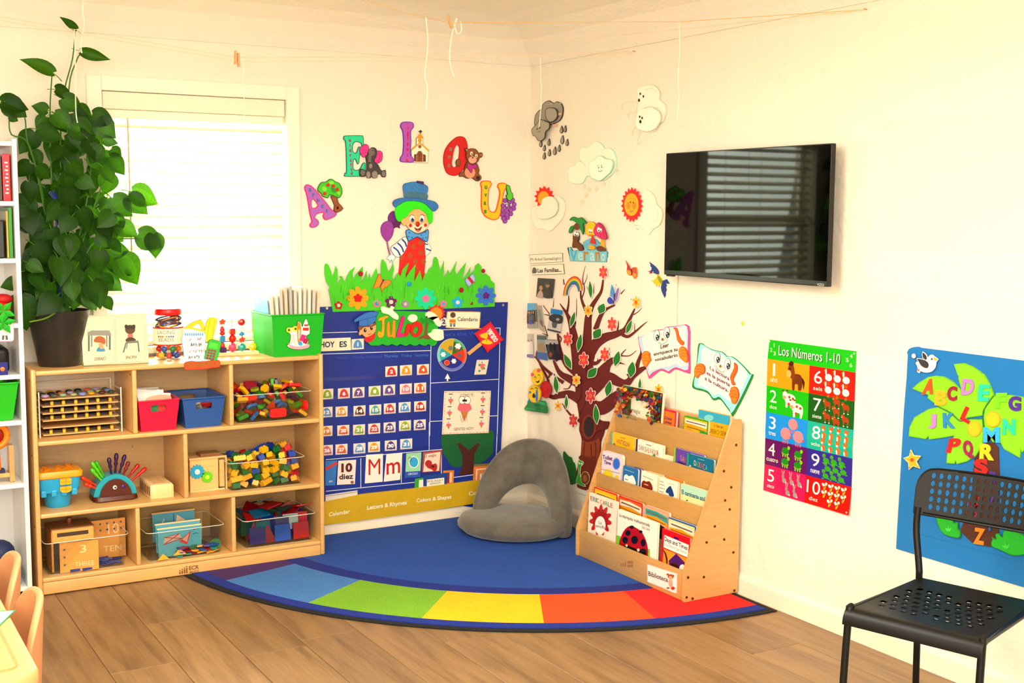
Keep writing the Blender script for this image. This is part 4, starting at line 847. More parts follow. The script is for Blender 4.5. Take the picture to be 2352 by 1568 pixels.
# ---- name card Calendario
cut_pts = z.s('1560,685 1740,686 1920,690 1938,712 1932,790 1925,870 1900,890 1720,886 1545,880 1530,860 1535,780 1542,710', 2)
sign('name_card', 'rounded cream name card reading Calendario with a child figure', 'card', WA, cut_pts, 'FCF0D8', h0=H0+.006, th=.002, out='E4B058', ow=1.8, det=[z.t('Calendario', 1665, 797, 1903, 801, 46, '2A2A28', .012), (z.e(1612, 728, 32, 34), '70503A'), (z.r(1572, 775, 1643, 826), 'F0A42C'), (z.r(1572, 792, 1643, 806), 'C86818'), (z.r(1575, 826, 1602, 850), '6898C0'), (z.r(1612, 826, 1640, 850), '6898C0'), (z.e(1588, 857, 12, 8), '70503A'), (z.e(1626, 857, 12, 8), '70503A'), (z.e(1600, 725, 4), '111'), (z.e(1622, 725, 4), '111')])
# ================================================================ cut-outs, mural, poster and felt board on the right wall
z6 = Zm(1200, 180, 3.7333); z7 = Zm(1190, 560, 5.227); z8 = Zm(1190, 800, 4.481); z11 = Zm(1440, 720, 6.031); z14 = Zm(2050, 780, 4.612); z15 = Zm(1900, 1060, 3.086)
GW = 'weather cut-outs beside the television'
z = z6
# rain cloud
pts = z.s('110,400 115,320 150,272 172,265 182,220 230,190 275,212 300,198 340,215 357,260 350,320 330,360 290,385 250,400 200,410 150,420')
T = wthing('weather_cutout', 'grey rain cloud cut-out with falling grey drops', 'wall decoration', WB, pts, GW)
cut(T, 'cloud_back', WB, pts, 'A8A294', .001, .004, '3C3832', 1.4, [(z.e(255, 215, 14, 8), 'b8b2a4'), (z.e(330, 215, 10, 6), 'b8b2a4')])
cut(T, 'cloud_middle', WB, z.s('218,310 225,265 265,250 310,265 325,310 312,350 272,377 235,362'), 'B0AA9C', .012, .004, '3C3832', 1.4)
cut(T, 'cloud_front', WB, z.s('115,440 140,410 165,385 182,358 215,358 240,370 270,385 268,430 238,460 230,510 195,540 165,530 150,500 125,490'), 'B0AA9A', .022, .004, '3C3832', 1.2, [(z.e(165, 435, 5, 9), '1a1a1a'), (z.e(188, 425, 5, 9), '1a1a1a'), (z.l('170,462 182,455 195,458', 4), '3a3630')])
for x, y in ((330, 308), (290, 402)): MB().bbox(*[tuple(WB.p(*WB(z.q(x+a, y+b)), h)) for a, b, h in ((-16, 10, .004), (16, -10, .012))], 'F0B890', .0005).build('foam_spacer', 'felt', T)
for x, y, s_ in ((163, 560, 1), (193, 598, .9), (232, 548, 1), (192, 665, 1), (236, 638, 1), (283, 622, 1.2), (320, 600, 1), (347, 527, 1.25), (340, 440, 1.1), (371, 434, 1), (388, 550, 1)):
    cut(T, 'raindrop', WB, z.s(' '.join('%.0f,%.0f' % (x+a*s_, y+b*s_) for a, b in ((4, -32), (11, -4), (11, 16), (0, 30), (-12, 18), (-10, -4)))), 'ACA698', .002, .003, '48443c', 1.2)
# wind cloud
pts = z.s('985,130 1000,80 1050,62 1110,55 1160,75 1190,130 1185,180 1230,220 1240,280 1220,360 1180,400 1150,450 1080,465 1010,440 985,400 1000,330 990,260 1000,200')
T = wthing('weather_cutout', 'white wind cloud cut-out with two small puffing faces', 'wall decoration', WB, pts, GW)
cut(T, 'cloud', WB, pts, 'FFFCEE', .001, .004, 'E4DCC4', 1.0, [(z.l('1070,100 1120,85 1165,120', 5), 'E8E0CC'), (z.l('1040,260 1110,240 1180,260', 5), 'E8E0CC'), (z.e(1020, 132, 7, 11), '3a3010'), (z.e(1047, 155, 7, 11), '3a3010'), (z.e(1010, 188, 9, 14), '2a2008')])
cut(T, 'cloud_front', WB, z.s('1000,330 1020,270 1080,255 1130,250 1190,280 1210,330 1195,390 1150,440 1080,455 1010,430 990,380'), 'FFFCEE', .012, .004, 'E8E0CC', .8, [(z.e(1032, 330, 7, 11), '3a3010'), (z.e(1053, 341, 7, 11), '3a3010'), (z.e(1038, 372, 10, 15), '2a2008')])
for st in ('985,205 930,195 880,205 850,240 870,270', '990,280 940,290 905,310 920,335', '985,400 960,430 940,470 950,490', '1010,440 1000,500 985,540 1000,565 1025,540'): cut(T, 'wind_swirl', WB, z.l(st, 9, 5), 'F4E8CC', .001, .002)
# snow cloud
pts = z.s('400,870 405,770 450,745 480,712 530,720 550,750 500,700 495,620 520,590 570,590 600,560 640,542 690,565 715,600 760,597 800,640 815,720 800,790 760,840 690,880 600,850 560,840 520,900 440,900')
T = wthing('weather_cutout', 'pale snow cloud cut-out with aqua edges and snowflakes', 'wall decoration', WB, pts, GW)
cut(T, 'cloud', WB, pts, 'FFFAE6', .001, .004, 'C4EEDC', 1.1)
cut(T, 'cloud_front', WB, z.s('590,780 600,715 640,700 660,670 700,665 740,690 790,700 800,740 780,800 740,840 690,878 640,865 605,845'), 'FFFCEC', .012, .004, 'B4E8D8', 1.0, [(z.e(678, 765, 4, 7), '5a4a30'), (z.e(705, 760, 4, 7), '5a4a30'), (z.l('675,790 692,800 712,788', 4), '6a5a40'), (z.l('665,750 680,748', 3, n=1), '6a5a40'), (z.l('698,745 712,742', 3, n=1), '6a5a40')])
for x, y in ((530, 930), (575, 955), (635, 950), (700, 905), (545, 1000), (805, 790), (515, 1060)): cut(T, 'snowflake', WB, z.st(x, y, 24, 9, 6), 'F4E4C4', .001, .002)
# sun behind cloud
pts = z.s('80,1130 130,1090 160,1080 200,1045 240,1015 300,1000 360,1040 375,1100 360,1180 310,1250 240,1312 180,1290 130,1285 95,1230')
T = wthing('weather_cutout', 'half hidden red and yellow sun behind a white cloud cut-out', 'wall decoration', WB, pts, GW)
cut(T, 'sun', WB, z.st(195, 1020, 98, 72, 13, a=-90, sx=.88), 'F41414', .004, .003, None, 1, [(z.e(192, 1028, 50, 62), 'FDB010')])
cut(T, 'cloud', WB, pts, 'FFF8E6', .001, .003, 'F0DCC4', .8)
cut(T, 'cloud_front', WB, z.s('150,1110 185,1075 190,1040 230,1015 280,1015 318,1060 322,1120 300,1170 250,1200 205,1205 160,1200 130,1150'), 'FFF8E8', .012, .004, 'DCE8D8', .8)
# sun with face
pts = z.s('1040,975 1090,960 1140,1010 1160,1080 1200,1120 1208,1180 1180,1260 1130,1290 1090,1340 1060,1310 1000,1260 960,1250 980,1100')
T = wthing('weather_cutout', 'smiling yellow sun with red rays in front of a cloud cut-out', 'wall decoration', WB, pts, GW)
cut(T, 'cloud', WB, pts, 'FFF6E0', .001, .003, 'E4DCC0', .8, [(z.l('1050,1110 1110,1080 1160,1130 1170,1200 1110,1230', 5), 'CCE8D4'), (z.l('980,1285 1010,1300', 4), '90c8c0')])
cut(T, 'sun', WB, z.st(957, 1083, 148, 118, 19, sx=.62), 'F81818', .010, .004, None, 1, [(z.e(957, 1082, 62, 98), 'FDB414'), (z.e(930, 1090, 17, 30), 'F89018'), (z.e(982, 1092, 17, 30), 'F89018'), (z.e(950, 1062, 4, 8), '3a2000'), (z.e(974, 1064, 4, 8), '3a2000'), (z.l('945,1135 958,1142 972,1135', 4), 'a04810'), (z.l('948,1030 958,1026', 3, n=1), '8a5010'), (z.l('972,1028 985,1032', 3, n=1), '8a5010')])
# verano sign
bpts = z6.p('400,1450 420,1445 440,1478 525,1470 530,1400 590,1370 640,1380 680,1420 700,1478 732,1482')+z7.p('1085,100 1078,220 860,215 635,205 615,40')
T = wthing('season_sign', 'blue Verano sign with palm, duck and parasol on an island', 'wall sign', WB, bpts)
cut(T, 'sign_base', WB, bpts, '8CD2E4', .001, .005, '4a90a8', .8, [(z6.e(600, 1420, 70, 45), '78C0DC'), (z6.l('560,1465 590,1472 610,1465', 5), '3a80a0')] + [(t[0], t[1], t[2], t[3], t[4], .02) for t in (z7.t('V', 640, 200, 725, 205, 130, '5AB8DC'), z7.t('e', 735, 190, 795, 193, 90, 'C4E8E4'), z7.t('r', 802, 195, 860, 197, 105, 'C88A18'), z7.t('a', 880, 197, 938, 200, 95, 'C4E8E4'), z7.t('n', 945, 200, 998, 203, 105, 'C88A18'), z7.t('o', 1015, 203, 1062, 205, 85, 'C4E8E4'))])
cut(T, 'palm_trunk', WB, z6.s('452,1330 495,1320 500,1380 492,1400 530,1430 540,1470 505,1478 480,1450 443,1450 448,1390', 2), '7A4218', .007, .004, '3c2008', .8, [(z6.e(468, 1333, 12, 18), 'fff'), (z6.e(490, 1338, 12, 18), 'fff'), (z6.e(472, 1340, 5, 8), '111'), (z6.e(488, 1346, 5, 8), '111')])
cut(T, 'palm_leaves', WB, z6.s('490,1250 460,1220 425,1215 455,1185 500,1200 530,1192 575,1240 545,1245 550,1300 540,1340 515,1280 470,1270 445,1320 420,1322 435,1270', 3), '18A040', .012, .004, '0c5a20', 1.0, [(z6.e(492, 1270, 26, 30), '7A4218')])
cut(T, 'duck', WB, z6.s('555,1290 565,1245 600,1225 640,1245 650,1300 640,1340 600,1352 560,1330'), 'FCC81C', .007, .004, 'c88a10', .7, [(z6.e(592, 1305, 8, 16), 'fff'), (z6.e(610, 1308, 8, 16), 'fff'), (z6.e(594, 1315, 4, 7), '111'), (z6.e(610, 1318, 4, 7), '111'), (z6.e(605, 1345, 22, 8), 'F08020')])
cut(T, 'sail_boat', WB, z6.s('622,1345 650,1420 598,1410', 1), 'DC1818', .012, .003); cut(T, 'boat_hull', WB, z6.e(615, 1448, 28, 20, 15), 'F0B020', .012, .003)
cut(T, 'parasol', WB, z6.s('660,1250 680,1235 715,1265 745,1340 745,1375 700,1375 640,1330 640,1285'), 'E82878', .012, .005, 'a01050', 1.0, [(z6.l('685,1245 690,1300 700,1370', 4), 'a01050'), (z6.l('690,1240 715,1300 730,1372', 4), 'a01050'), (z6.e(680, 1295, 12, 22), 'fff'), (z6.e(700, 1302, 10, 18), 'fff'), (z6.e(683, 1303, 5, 8), '111'), (z6.e(700, 1310, 5, 8), '111')])
cut(T, 'parasol_pole', WB, z6.p('690,1375 715,1378 720,1450 685,1448'), 'F4B418', .008, .003); cut(T, 'sand', WB, z6.s('650,1450 690,1435 735,1465 715,1480 670,1480'), '7A4218', .010, .003)
# ---------------------------------------------------------------- family tree mural
def leafpoly(zz, x, y, L, W, a):
    ca, sa = math.cos(math.radians(a)), math.sin(math.radians(a)); o = []
    for u, v in ((0, -.5), (.3, -.3), (.48, -.05), (.45, .18), (.22, .38), (0, .52), (-.24, .36), (-.48, .14), (-.46, -.08), (-.28, -.32)):
        px_, py_ = u*W, v*L; o.append((x+px_*ca-py_*sa, y+px_*sa+py_*ca))
    return sm(zz.m(o), 3)
# white sheet behind the tree, hanging loose with folds at its lower left
cu0, cv1 = WB((1208, 590)); cu1, cv0 = WB((1532, 1128)); u0, u1, v0, v1 = cu0, 1.235, .175, 1.335
mb = MB(); NX, NY = 40, 40
def fold(u, v):
    s_ = max(0, 1-(u-u0)/.42)*max(0, (.75-v)/.6); return .0035+.028*s_*(.5+.5*math.sin((u-u0)*52+v*9))
mb.v = [WB.p(u0+(u1-u0)*i/NX, v0+(v1-v0)*j/NY, fold(u0+(u1-u0)*i/NX, v0+(v1-v0)*j/NY)) for j in range(NY+1) for i in range(NX+1)]
for j in range(NY):
    for i in range(NX): a_ = j*(NX+1)+i; mb.face((a_, a_+1, a_+NX+2, a_+NX+1), lin('F7EBDC'))
T = thing('tree_mural', 'brown painted family tree with paper leaves and flowers on a white sheet', 'wall mural', tuple(WB.p((u0+u1)/2, v0, 0)))
mb.build('backing_sheet', 'soft', T, 2)
class FoldS(Surf):
    def p(s, u, v, h=0): return s.o+s.ex*u+s.ey*v+s.n*(h+(fold(u, v) if u0 < u < u1 and v0 < v < v1 else .0035)-.0035)
WF = FoldS((0, 0, 0), (0, -1, 0), (0, 0, 1))
BR = '74180E'
mb = MB(); hh = [.0042]
def branch(zz, st, w0, w1, col=BR):
    hh[0] += .00006; mb.px(WF, zz.l(st, w0, w1, 4), col, hh[0])
mb.px(WF, z8.s('615,1425 640,1200 655,1050 660,930 635,840 640,760 625,640 600,500 595,400 575,300 560,180 575,60 640,-20 760,-20 800,60 780,180 830,300 830,420 800,520 850,620 840,720 900,760 900,860 865,960 860,1060 830,1200 800,1425', 3), BR, .0042)
for a in ('800,1568 830,1300 840,1100 850,900 870,780;140,70', '862,830 905,730 965,640 1010,560 1030,430;66,22', '845,840 795,735 765,640 760,560;46,16', '775,650 805,560 800,480;16,8', '790,490 787,390 818,262;14,4', '800,490 830,420 842,360;10,3', '735,1500 695,1220 670,1060 635,930 590,830 510,715;140,9', '590,850 615,720 617,620;34,10', '645,1010 705,860 712,655;18,4', '640,1020 700,930 690,1010;20,8',
          '720,1568 590,1450 520,1290 485,1075;80,24', '560,1568 480,1500 435,1395;40,24', '310,735 385,840 420,900;8,16', '320,845 400,860;6,18', '432,760 440,655;10,4', '365,1110 330,980;14,8', '300,1070 370,1100;6,14', '555,420 570,490;6,8',
          '850,1340 940,1200 1060,1120 1180,1085 1290,1030 1350,910 1412,775;150,16', '1260,1085 1330,1112 1420,1050 1500,980 1562,930;46,5', '1395,850 1450,815 1497,768;13,4', '1190,1080 1212,1000 1217,920;26,5', '1410,1060 1412,950;12,4', '940,1030 1000,870 1060,790 1175,733;66,18', '1245,600 1270,570 1295,543;16,5', '985,790 975,725;8,3',
          '870,1430 950,1430 1000,1390 1030,1370;60,10', '960,1420 970,1370;14,5', '960,1568 1060,1460 1130,1395 1210,1350;100,24', '1240,1340 1350,1340 1432,1278;16,5', '1240,1345 1280,1290 1312,1263;16,5', '1120,1420 1220,1425 1295,1443;40,5', '1330,1590 1440,1520 1550,1480;60,40', '1420,1568 1450,1430 1490,1320 1500,1250;60,20', '1105,1380 1108,1240;12,4', '420,1568 300,1460 235,1350 240,1275;40,9', '205,1350 260,1400;6,20', '500,1100 530,1130 520,1180;20,10', '210,1345 250,1400 290,1450;8,24', '1115,640 1118,560;5,3', '920,590 927,480;8,3', '860,560 838,505;10,3', '1195,500 1190,480;8,3', '1375,672 1365,655;8,3', '560,490 555,425;8,3'):
    st, w = a.split(';'); branch(z7, st, *[float(q) for q in w.split(',')])
for a in ('640,360 520,300 440,250 380,130;100,22', '400,130 450,60;20,60', '640,520 540,470 440,480 380,500 320,480;100,30', '340,490 320,320 240,170 205,60;34,10', '330,300 340,240;20,10', '480,415 530,410 560,365;8,14', '660,750 560,690 480,590;40,8', '500,600 460,560;10,5', '700,330 860,310 960,300 1050,345 1130,355 1200,280 1310,200;150,36', '780,440 890,330 930,180 990,110;110,50', '760,600 880,610 990,530 1060,480;150,120', '800,800 900,790 960,780;120,60', '480,350 410,300 380,260;40,8', '1090,360 1160,320;60,40'):
    st, w = a.split(';'); branch(z8, st, *[float(q) for q in w.split(',')])
mb.px(WF, z8.s('620,1420 645,1200 660,1060 672,940 720,960 800,950 855,930 855,1050 825,1200 800,1420 740,1425 690,1420', 3), '9A4416', .0078)
for st in ('700,960 690,1080 700,1200', '760,980 770,1100 750,1250', '810,960 815,1080 800,1180', '655,640 640,700', '690,560 670,640', '620,300 660,420 650,520', '700,200 720,300'): mb.px(WF, z8.l(st, 14, 5), 'A84C1C' if 'z' in st else '6A2410', .0082)
mb.px(WF, z8.s('620,1420 640,1110 700,1105 760,1120 820,1120 800,1420', 2), '7A2C10', .0080)
mb.px(WF, z8.e(742, 805, 74, 128), '8E3412', .0084); mb.px(WF, z8.e(744, 805, 54, 106), '33201E', .0088)
mb.build('tree', 'soft', T)
for zz, x, y, L, W, a in ((z7, 893, 547, 225, 58, -3), (z7, 680, 905, 205, 62, 16), (z7, 1028, 775, 140, 105, 25), (z7, 975, 1075, 150, 112, 35), (z7, 762, 1185, 225, 72, 10), (z7, 1357, 995, 190, 66, 22), (z7, 1212, 1375, 195, 92, 15), (z7, 620, 1410, 205, 82, -25), (z8, 1190, 215, 170, 90, 8), (z8, 785, 248, 140, 92, 42), (z8, 412, 370, 195, 58, -6), (z8, 952, 410, 172, 78, 12), (z8, 518, 550, 155, 44, 0), (z8, 825, 675, 210, 70, -4), (z8, 1275, 370, 150, 40, 3)):
    pts = leafpoly(zz, x, y, L, W, a); cut(T, 'paper_leaf', WF, pts, '1E8428', .0105, .0012, 'FBF4E6', 1.1, [(zz.l('%f,%f %f,%f' % (x+L*.42*math.sin(math.radians(a)), y-L*.42*math.cos(math.radians(a)), x-L*.4*math.sin(math.radians(a)), y+L*.4*math.cos(math.radians(a))), 4, 4, 1), '2E9C38')])
for zz, x, y, r, cc, c2 in ((z7, 1050, 340, 88, 'E84A48', 'F08050'), (z7, 1155, 960, 92, 'E84A48', 'F08050'), (z7, 622, 1140, 90, 'E84A48', 'F08050'), (z7, 815, 1390, 98, 'E84A48', 'F08050'), (z7, 1068, 1325, 92, 'E84A48', 'F08050'), (z8, 770, 485, 85, 'D84048', 'E87048'), (z8, 592, 740, 76, 'D03C44', 'E06848'), (z7, 868, 800, 78, 'F8BC18', 'F06818'), (z7, 1445, 700, 80, 'F8BC28', 'F06818'), (z8, 622, 325, 66, 'F8C028', 'F06818'), (z8, 435, 590, 58, 'F0B428', 'F07818'), (z8, 1470, 420, 64, 'F8BC18', 'F06818')):
    pts = zz.fl(x, y, r, k=6, dep=.36, a=-1.57, sx=.68); cut(T, 'paper_flower', WF, pts, cc, .0118, .0012, 'FBF0E0', 1.0, [(zz.e(x, y, r*.2, r*.28), c2)])
cut(T, 'painted_bush', WF, z8.s('480,1110 490,1055 520,1085 545,1110 570,1120 585,1165 605,1190 625,1350 600,1390 540,1390 500,1300', 3), '0E7020', .0095, .0008)
cut(T, 'painted_snail', WF, z8.s('640,1130 660,1150 690,1160 690,1190 668,1215 660,1290 690,1370 715,1420 650,1400 615,1370 640,1270 630,1200 638,1160', 3), '3CA83A', .0105, .0008, 'F4F0E0', .8, [(z8.e(652, 1180, 8, 12), 'fff'), (z8.e(675, 1185, 8, 12), 'fff'), (z8.e(654, 1184, 3, 5), '111'), (z8.e(674, 1189, 3, 5), '111')])
cut(T, 'snail_shell', WF, z8.e(712, 1330, 45, 68), '7A4218', .0115, .0008, 'E8D8B8', .8, [(z8.e(712, 1335, 22, 36), 'A86830')])
# loose paper stickers round the tree
hR = .0125
mb = MB()
def arcband(r0, r1, col, h, th=None):
    o = [(687+118*r*math.cos(t), 588-35*r*math.cos(t)-200*r*math.sin(t)) for r, t in [(r1, math.pi*i/18) for i in range(19)]+[(r0, math.pi*i/18) for i in range(18, -1, -1)]]
    mb.px(WF, z7.m(o), col, h, th)
arcband(.46, 1.03, 'FBF4E8', hR, hR+.001)
for i, cc in enumerate(['6A58A8', '2E78C4', '40A860', 'F4D428', 'F08818', 'DC3018']): arcband(.5+.083*i, .5+.083*(i+1), cc, hR+.0014)
tag(mb.build('rainbow_cutout', 'paper', None), 'small paper rainbow at the upper left of the tree mural', 'wall decoration')
T = wthing('butterfly_cutout', 'red and orange paper butterfly above the tree mural', 'wall decoration', WB, z7.p('1300,195 1410,420'))
cut(T, 'wing', WB, z7.s('1300,195 1345,245 1390,330 1385,375 1340,375 1316,330 1322,260', 3), 'C42C50', .006, .001, 'F4B060', .8, [(z7.s('1325,310 1370,330 1370,368 1340,368 1325,340'), 'F4A020')])
cut(T, 'wing', WB, z7.s('1375,300 1400,278 1440,285 1450,360 1440,400 1412,420 1385,375', 3), 'D05A3A', .006, .001, 'F4B060', .8, [(z7.s('1395,350 1435,360 1430,395 1412,408 1395,375'), 'F4A020')])
cut(T, 'body', WB, z7.l('1382,300 1384,372', 10, 6), '7A1A40', .008, .002)
T = wthing('butterfly_cutout', 'blue and purple paper butterfly on the tree mural', 'wall decoration', WF, z7.p('1150,480 1180,725'))
cut(T, 'wing', WF, z7.s('1150,480 1185,530 1200,600 1185,680 1150,650 1130,610', 3), '68A8DC', hR, .001, 'F0F0F4', .8, [(z7.l('1155,520 1175,580 1180,640', 5), '3a5ab0'), (z7.l('1145,560 1160,620', 4), '3a5ab0')])
cut(T, 'wing', WF, z7.s('1238,515 1242,580 1215,675 1185,690 1190,620 1205,560', 3), '8878C8', hR, .001, 'F0F0F4', .8, [(z7.l('1225,550 1200,660', 8, 5), 'D06898')])
cut(T, 'wing', WF, z7.s('1135,630 1170,660 1180,710 1130,725 1098,692 1102,655', 3), '3A4CC0', hR+.001, .001, 'F0F0F4', .8)
cut(T, 'body', WF, z7.l('1190,600 1178,720', 10, 6), '5a1a50', hR+.0022, .0015)
T = wthing('bird_cutout', 'blue and yellow paper bird flying left of the television', 'wall decoration', WB, z7.p('1575,215 1830,645'))
cut(T, 'body', WB, z7.s('1600,320 1640,305 1690,340 1702,372 1745,430 1740,480 1705,500 1650,480 1615,430 1605,370', 3), 'E4CC18', .004, .001, None, 1, [(z7.s('1605,355 1660,360 1680,390 1640,435 1615,420'), 'F4ECD0'), (z7.s('1600,320 1640,305 1690,340 1690,365 1640,350 1610,350'), '243E98'), (z7.e(1632, 338, 7), 'fff'), (z7.e(1633, 338, 3), '111'), (z7.s('1690,380 1740,430 1735,478 1700,440'), '9AA018'), (z7.l('1675,490 1680,515', 5, n=1), '222'), (z7.l('1705,498 1712,522', 5, n=1), '222')])
cut(T, 'wing', WB, z7.p('1588,213 1625,240 1660,268 1690,300 1706,335 1702,368 1660,335 1625,318 1612,300 1620,285 1600,265 1605,250'), '24408C', .006, .001)
cut(T, 'tail', WB, z7.p('1752,440 1800,422 1832,475 1812,478 1786,468 1800,500 1788,520 1798,550 1785,580 1788,610 1774,648 1752,600 1735,560 1730,515'), '24408C', .006, .001)
cut(T, 'beak', WB, z7.p('1605,322 1608,360 1592,358 1596,345 1574,326'), 'DC3818', .006, .001)
# photographs and captions
CP_ = 'family photographs beside the tree mural'
hP = .007
def photo(label, st, bg_, det): sign('photograph', label, 'photograph', WF, z7.p(st), bg_, CP_, h0=hR-.002, th=.0006, det=det, kind='gloss')
sk = 'C08868'
photo('dark photograph of two people below the Las Familias caption', '258,408 462,420 435,650 238,635', '1E2A28', [(z7.e(298, 530, 22, 32), sk), (z7.s('252,640 262,590 290,560 318,580 320,640'), 'C8A8A0'), (z7.e(378, 495, 26, 32), 'A07858'), (z7.s('335,640 350,560 378,530 415,560 425,645'), '18201E'), (z7.e(378, 470, 30, 18), '4a3028')])
photo('photograph of a group in front of a gate under a blue sky', '90,710 246,712 258,1010 92,1010', 'A8A49C', [(z7.p('92,712 228,712 230,800 92,800'), '60B0E0'), (z7.p('95,800 245,790 250,930 95,930'), '2A3438')]+[(z7.l('%d,800 %d,925' % (x, x), 4, n=1), 'C8C4BC') for x in range(105, 245, 22)]+[(z7.s('%d,880 %d,830 %d,880 %d,950 %d,950' % (x-14, x, x+14, x+12, x-12)), cc) for x, cc in ((140, '3a2a30'), (165, '705060'), (190, '3a6a8a'), (212, '5a2a28'))]+[(z7.e(x, 822, 9, 12), sk) for x in (140, 165, 190, 212)]+[(z7.e(182, 935, 18, 28), '2858C0')])
photo('curling photograph seen edge-on between two others', '252,742 298,735 340,1062 268,1012', 'B4AC9C', [(z7.s('262,800 290,790 310,900 280,920'), '8A9888'), (z7.s('275,930 310,910 325,1000'), '8a6a68')])
photo('tilted photograph of a big round stone under a blue sky', '415,768 568,795 530,1075 372,1035', 'D4D0C8', [(z7.p('418,775 562,800 556,850 412,838'), '2E90D8'), (z7.s('402,860 470,840 555,865 548,950 470,950 400,910'), '484844'), (z7.e(500, 905, 22, 16), 'b0a8a0'), (z7.p('430,940 500,945 480,1010 435,1000'), '686864'), (z7.p('378,1015 535,1052 532,1070 374,1033'), '3a4a48')])
photo('pale photograph of people in white clothes', '95,1075 195,1080 210,1370 110,1355', 'C8C0B8', [(z7.s('125,1200 145,1170 165,1200 165,1330 125,1330'), 'F0E8E0'), (z7.s('165,1190 185,1165 198,1200 200,1330 165,1330'), 'E0DCD8'), (z7.e(145, 1160, 9, 12), 'b08868'), (z7.e(183, 1155, 9, 12), 'b08868'), (z7.p('108,1320 205,1325 208,1368 110,1353'), '8878C0')])
photo('photograph with a strip of bright blue water', '248,1085 365,1095 378,1400 250,1375', '98A0A0', [(z7.p('250,1290 372,1310 377,1398 251,1373'), '2868B8'), (z7.s('270,1200 300,1190 330,1200 350,1290 270,1280'), 'A08868'), (z7.p('250,1100 365,1108 366,1150 250,1145'), '586868')])
photo('tilted dark photograph of a crowd, lowest of the photographs', '342,1145 500,1150 540,1390 390,1385', '3C3A38', [(z7.p('345,1150 500,1154 508,1200 352,1205'), 'B8B4AC'), (z7.s('395,1260 400,1200 415,1185 430,1220 430,1280'), '181818'), (z7.s('445,1260 450,1195 465,1190 478,1240 470,1290'), '181818'), (z7.e(415, 1325, 20, 26), 'A84830'), (z7.s('440,1380 460,1300 500,1300 530,1380'), '282020')])
sign('caption_strip', 'white caption strip reading Mi Árbol Genealógico', 'label', WB, z7.p('142,130 545,110 550,215 158,238'), 'FCF2E0', h0=.004, th=.001, out='5A4A38', ow=.7, det=[z7.t('Mi Árbol Genealógico', 160, 204, 532, 188, 44, '4A3426', .03)])
sign('caption_strip', 'white caption strip reading Las Familias with a small figure', 'label', WB, z7.p('165,258 560,240 572,360 185,372'), 'FCF2E0', h0=.006, th=.001, out='5A5A3A', ow=.7, det=[z7.t('Las Familias...', 250, 342, 538, 332, 48, '4A3426', .03), (z7.s('190,350 190,300 210,280 235,300 238,345'), '6A6A68')])
# emotions sign
T = wthing('emotions_sign', 'cluster of three emotion faces above a green glitter plaque', 'wall sign', WF, z8.p('140,545 350,660'))
hE = .022
cut(T, 'happy_face', WF, z8.e(243, 288, 62, 88, 0, 28), 'FCD81C', hE, .004, 'D8A010', .8, [(z8.l('212,295 225,285 235,300', 5), '2a1a08'), (z8.l('250,275 262,265 272,278', 5), '2a1a08'), (z8.s('230,330 250,335 268,318 262,345 245,350'), '2a1a08'), (z8.fl(195, 265, 20, 5, .3), 'F05888'), (z8.fl(258, 225, 20, 5, .3), 'F05888'), (z8.e(225, 312, 8), 'F8A040'), (z8.e(278, 298, 8), 'F8A040')])
cut(T, 'angry_face', WF, z8.e(322, 420, 60, 88, 0, 28), 'CC1414', hE-.005, .004, '9a0808', .8, [(z8.l('300,420 320,430', 6, n=1), '3a0404'), (z8.l('335,430 352,412', 6, n=1), '3a0404'), (z8.l('310,455 330,445 350,455', 6), '3a0404')])
cut(T, 'crying_face', WF, z8.s('158,450 170,395 215,370 260,385 288,440 280,510 255,550 200,550 165,520'), 'FCD01C', hE+.005, .004, 'D8A010', .8, [(z8.s('168,440 188,440 188,500 180,540 155,545 170,500'), '3A88D8'), (z8.s('245,430 258,430 262,530 245,535'), '3A88D8'), (z8.s('205,480 220,455 240,480 235,500 210,500'), '201008'), (z8.l('185,415 200,405 215,412', 6), '201008'), (z8.l('235,400 250,400 262,415', 6), '201008')])
cut(T, 'plaque', WF, z8.s('168,535 320,535 335,580 350,600 352,660 300,658 140,632 132,600 150,570', 2), '28B870', hE+.002, .004, '0E8A48', 1.5, [z8.t('¿CÓMO TE', 185, 592, 315, 592, 30, '0C6A50', .03), z8.t('SIENTES?', 160, 632, 330, 642, 28, '0C6A50', .03)], kind='glitter')
# ---------------------------------------------------------------- two book-shaped signs
z = z11
def booksign(label, out_, pg, edge, det, col, tc, lines):
    T = wthing('book_sign', label, 'wall sign', WB, z.p(out_))
    cut(T, 'cover', WB, z.s(out_, 3), edge, .001, .004)
    cut(T, 'pages', WB, z.s(pg, 3), col, .006, .002, None, 1, det)
    mb = MB()
    for t in lines: mb.txt(WB, *t[:5], .010, t[5])
    mb.build('lettering', 'paper', T)
    return T
def eyes(a, b, nose, sm_):
    d = []
    for x, y in (a, b): d += [(z.e(x, y, 42, 78, 5 if x < 800 else 8), '555048'), (z.e(x, y, 37, 73, 5 if x < 800 else 8), 'FCFBF4'), (z.e(x+12, y+28, 24, 42), '141820'), (z.e(x+18, y+40, 14, 22), '1E4860'), (z.e(x+6, y+14, 8, 11), 'fff'), (z.e(x+20, y+45, 5, 8), 'fff')]
    return d+[(z.e(*nose, 16, 20), 'A8701C'), (z.l(sm_, 5), '5a4a40')]
def ribbon(st): return (z.s(st, 3), 'FA6C0C')
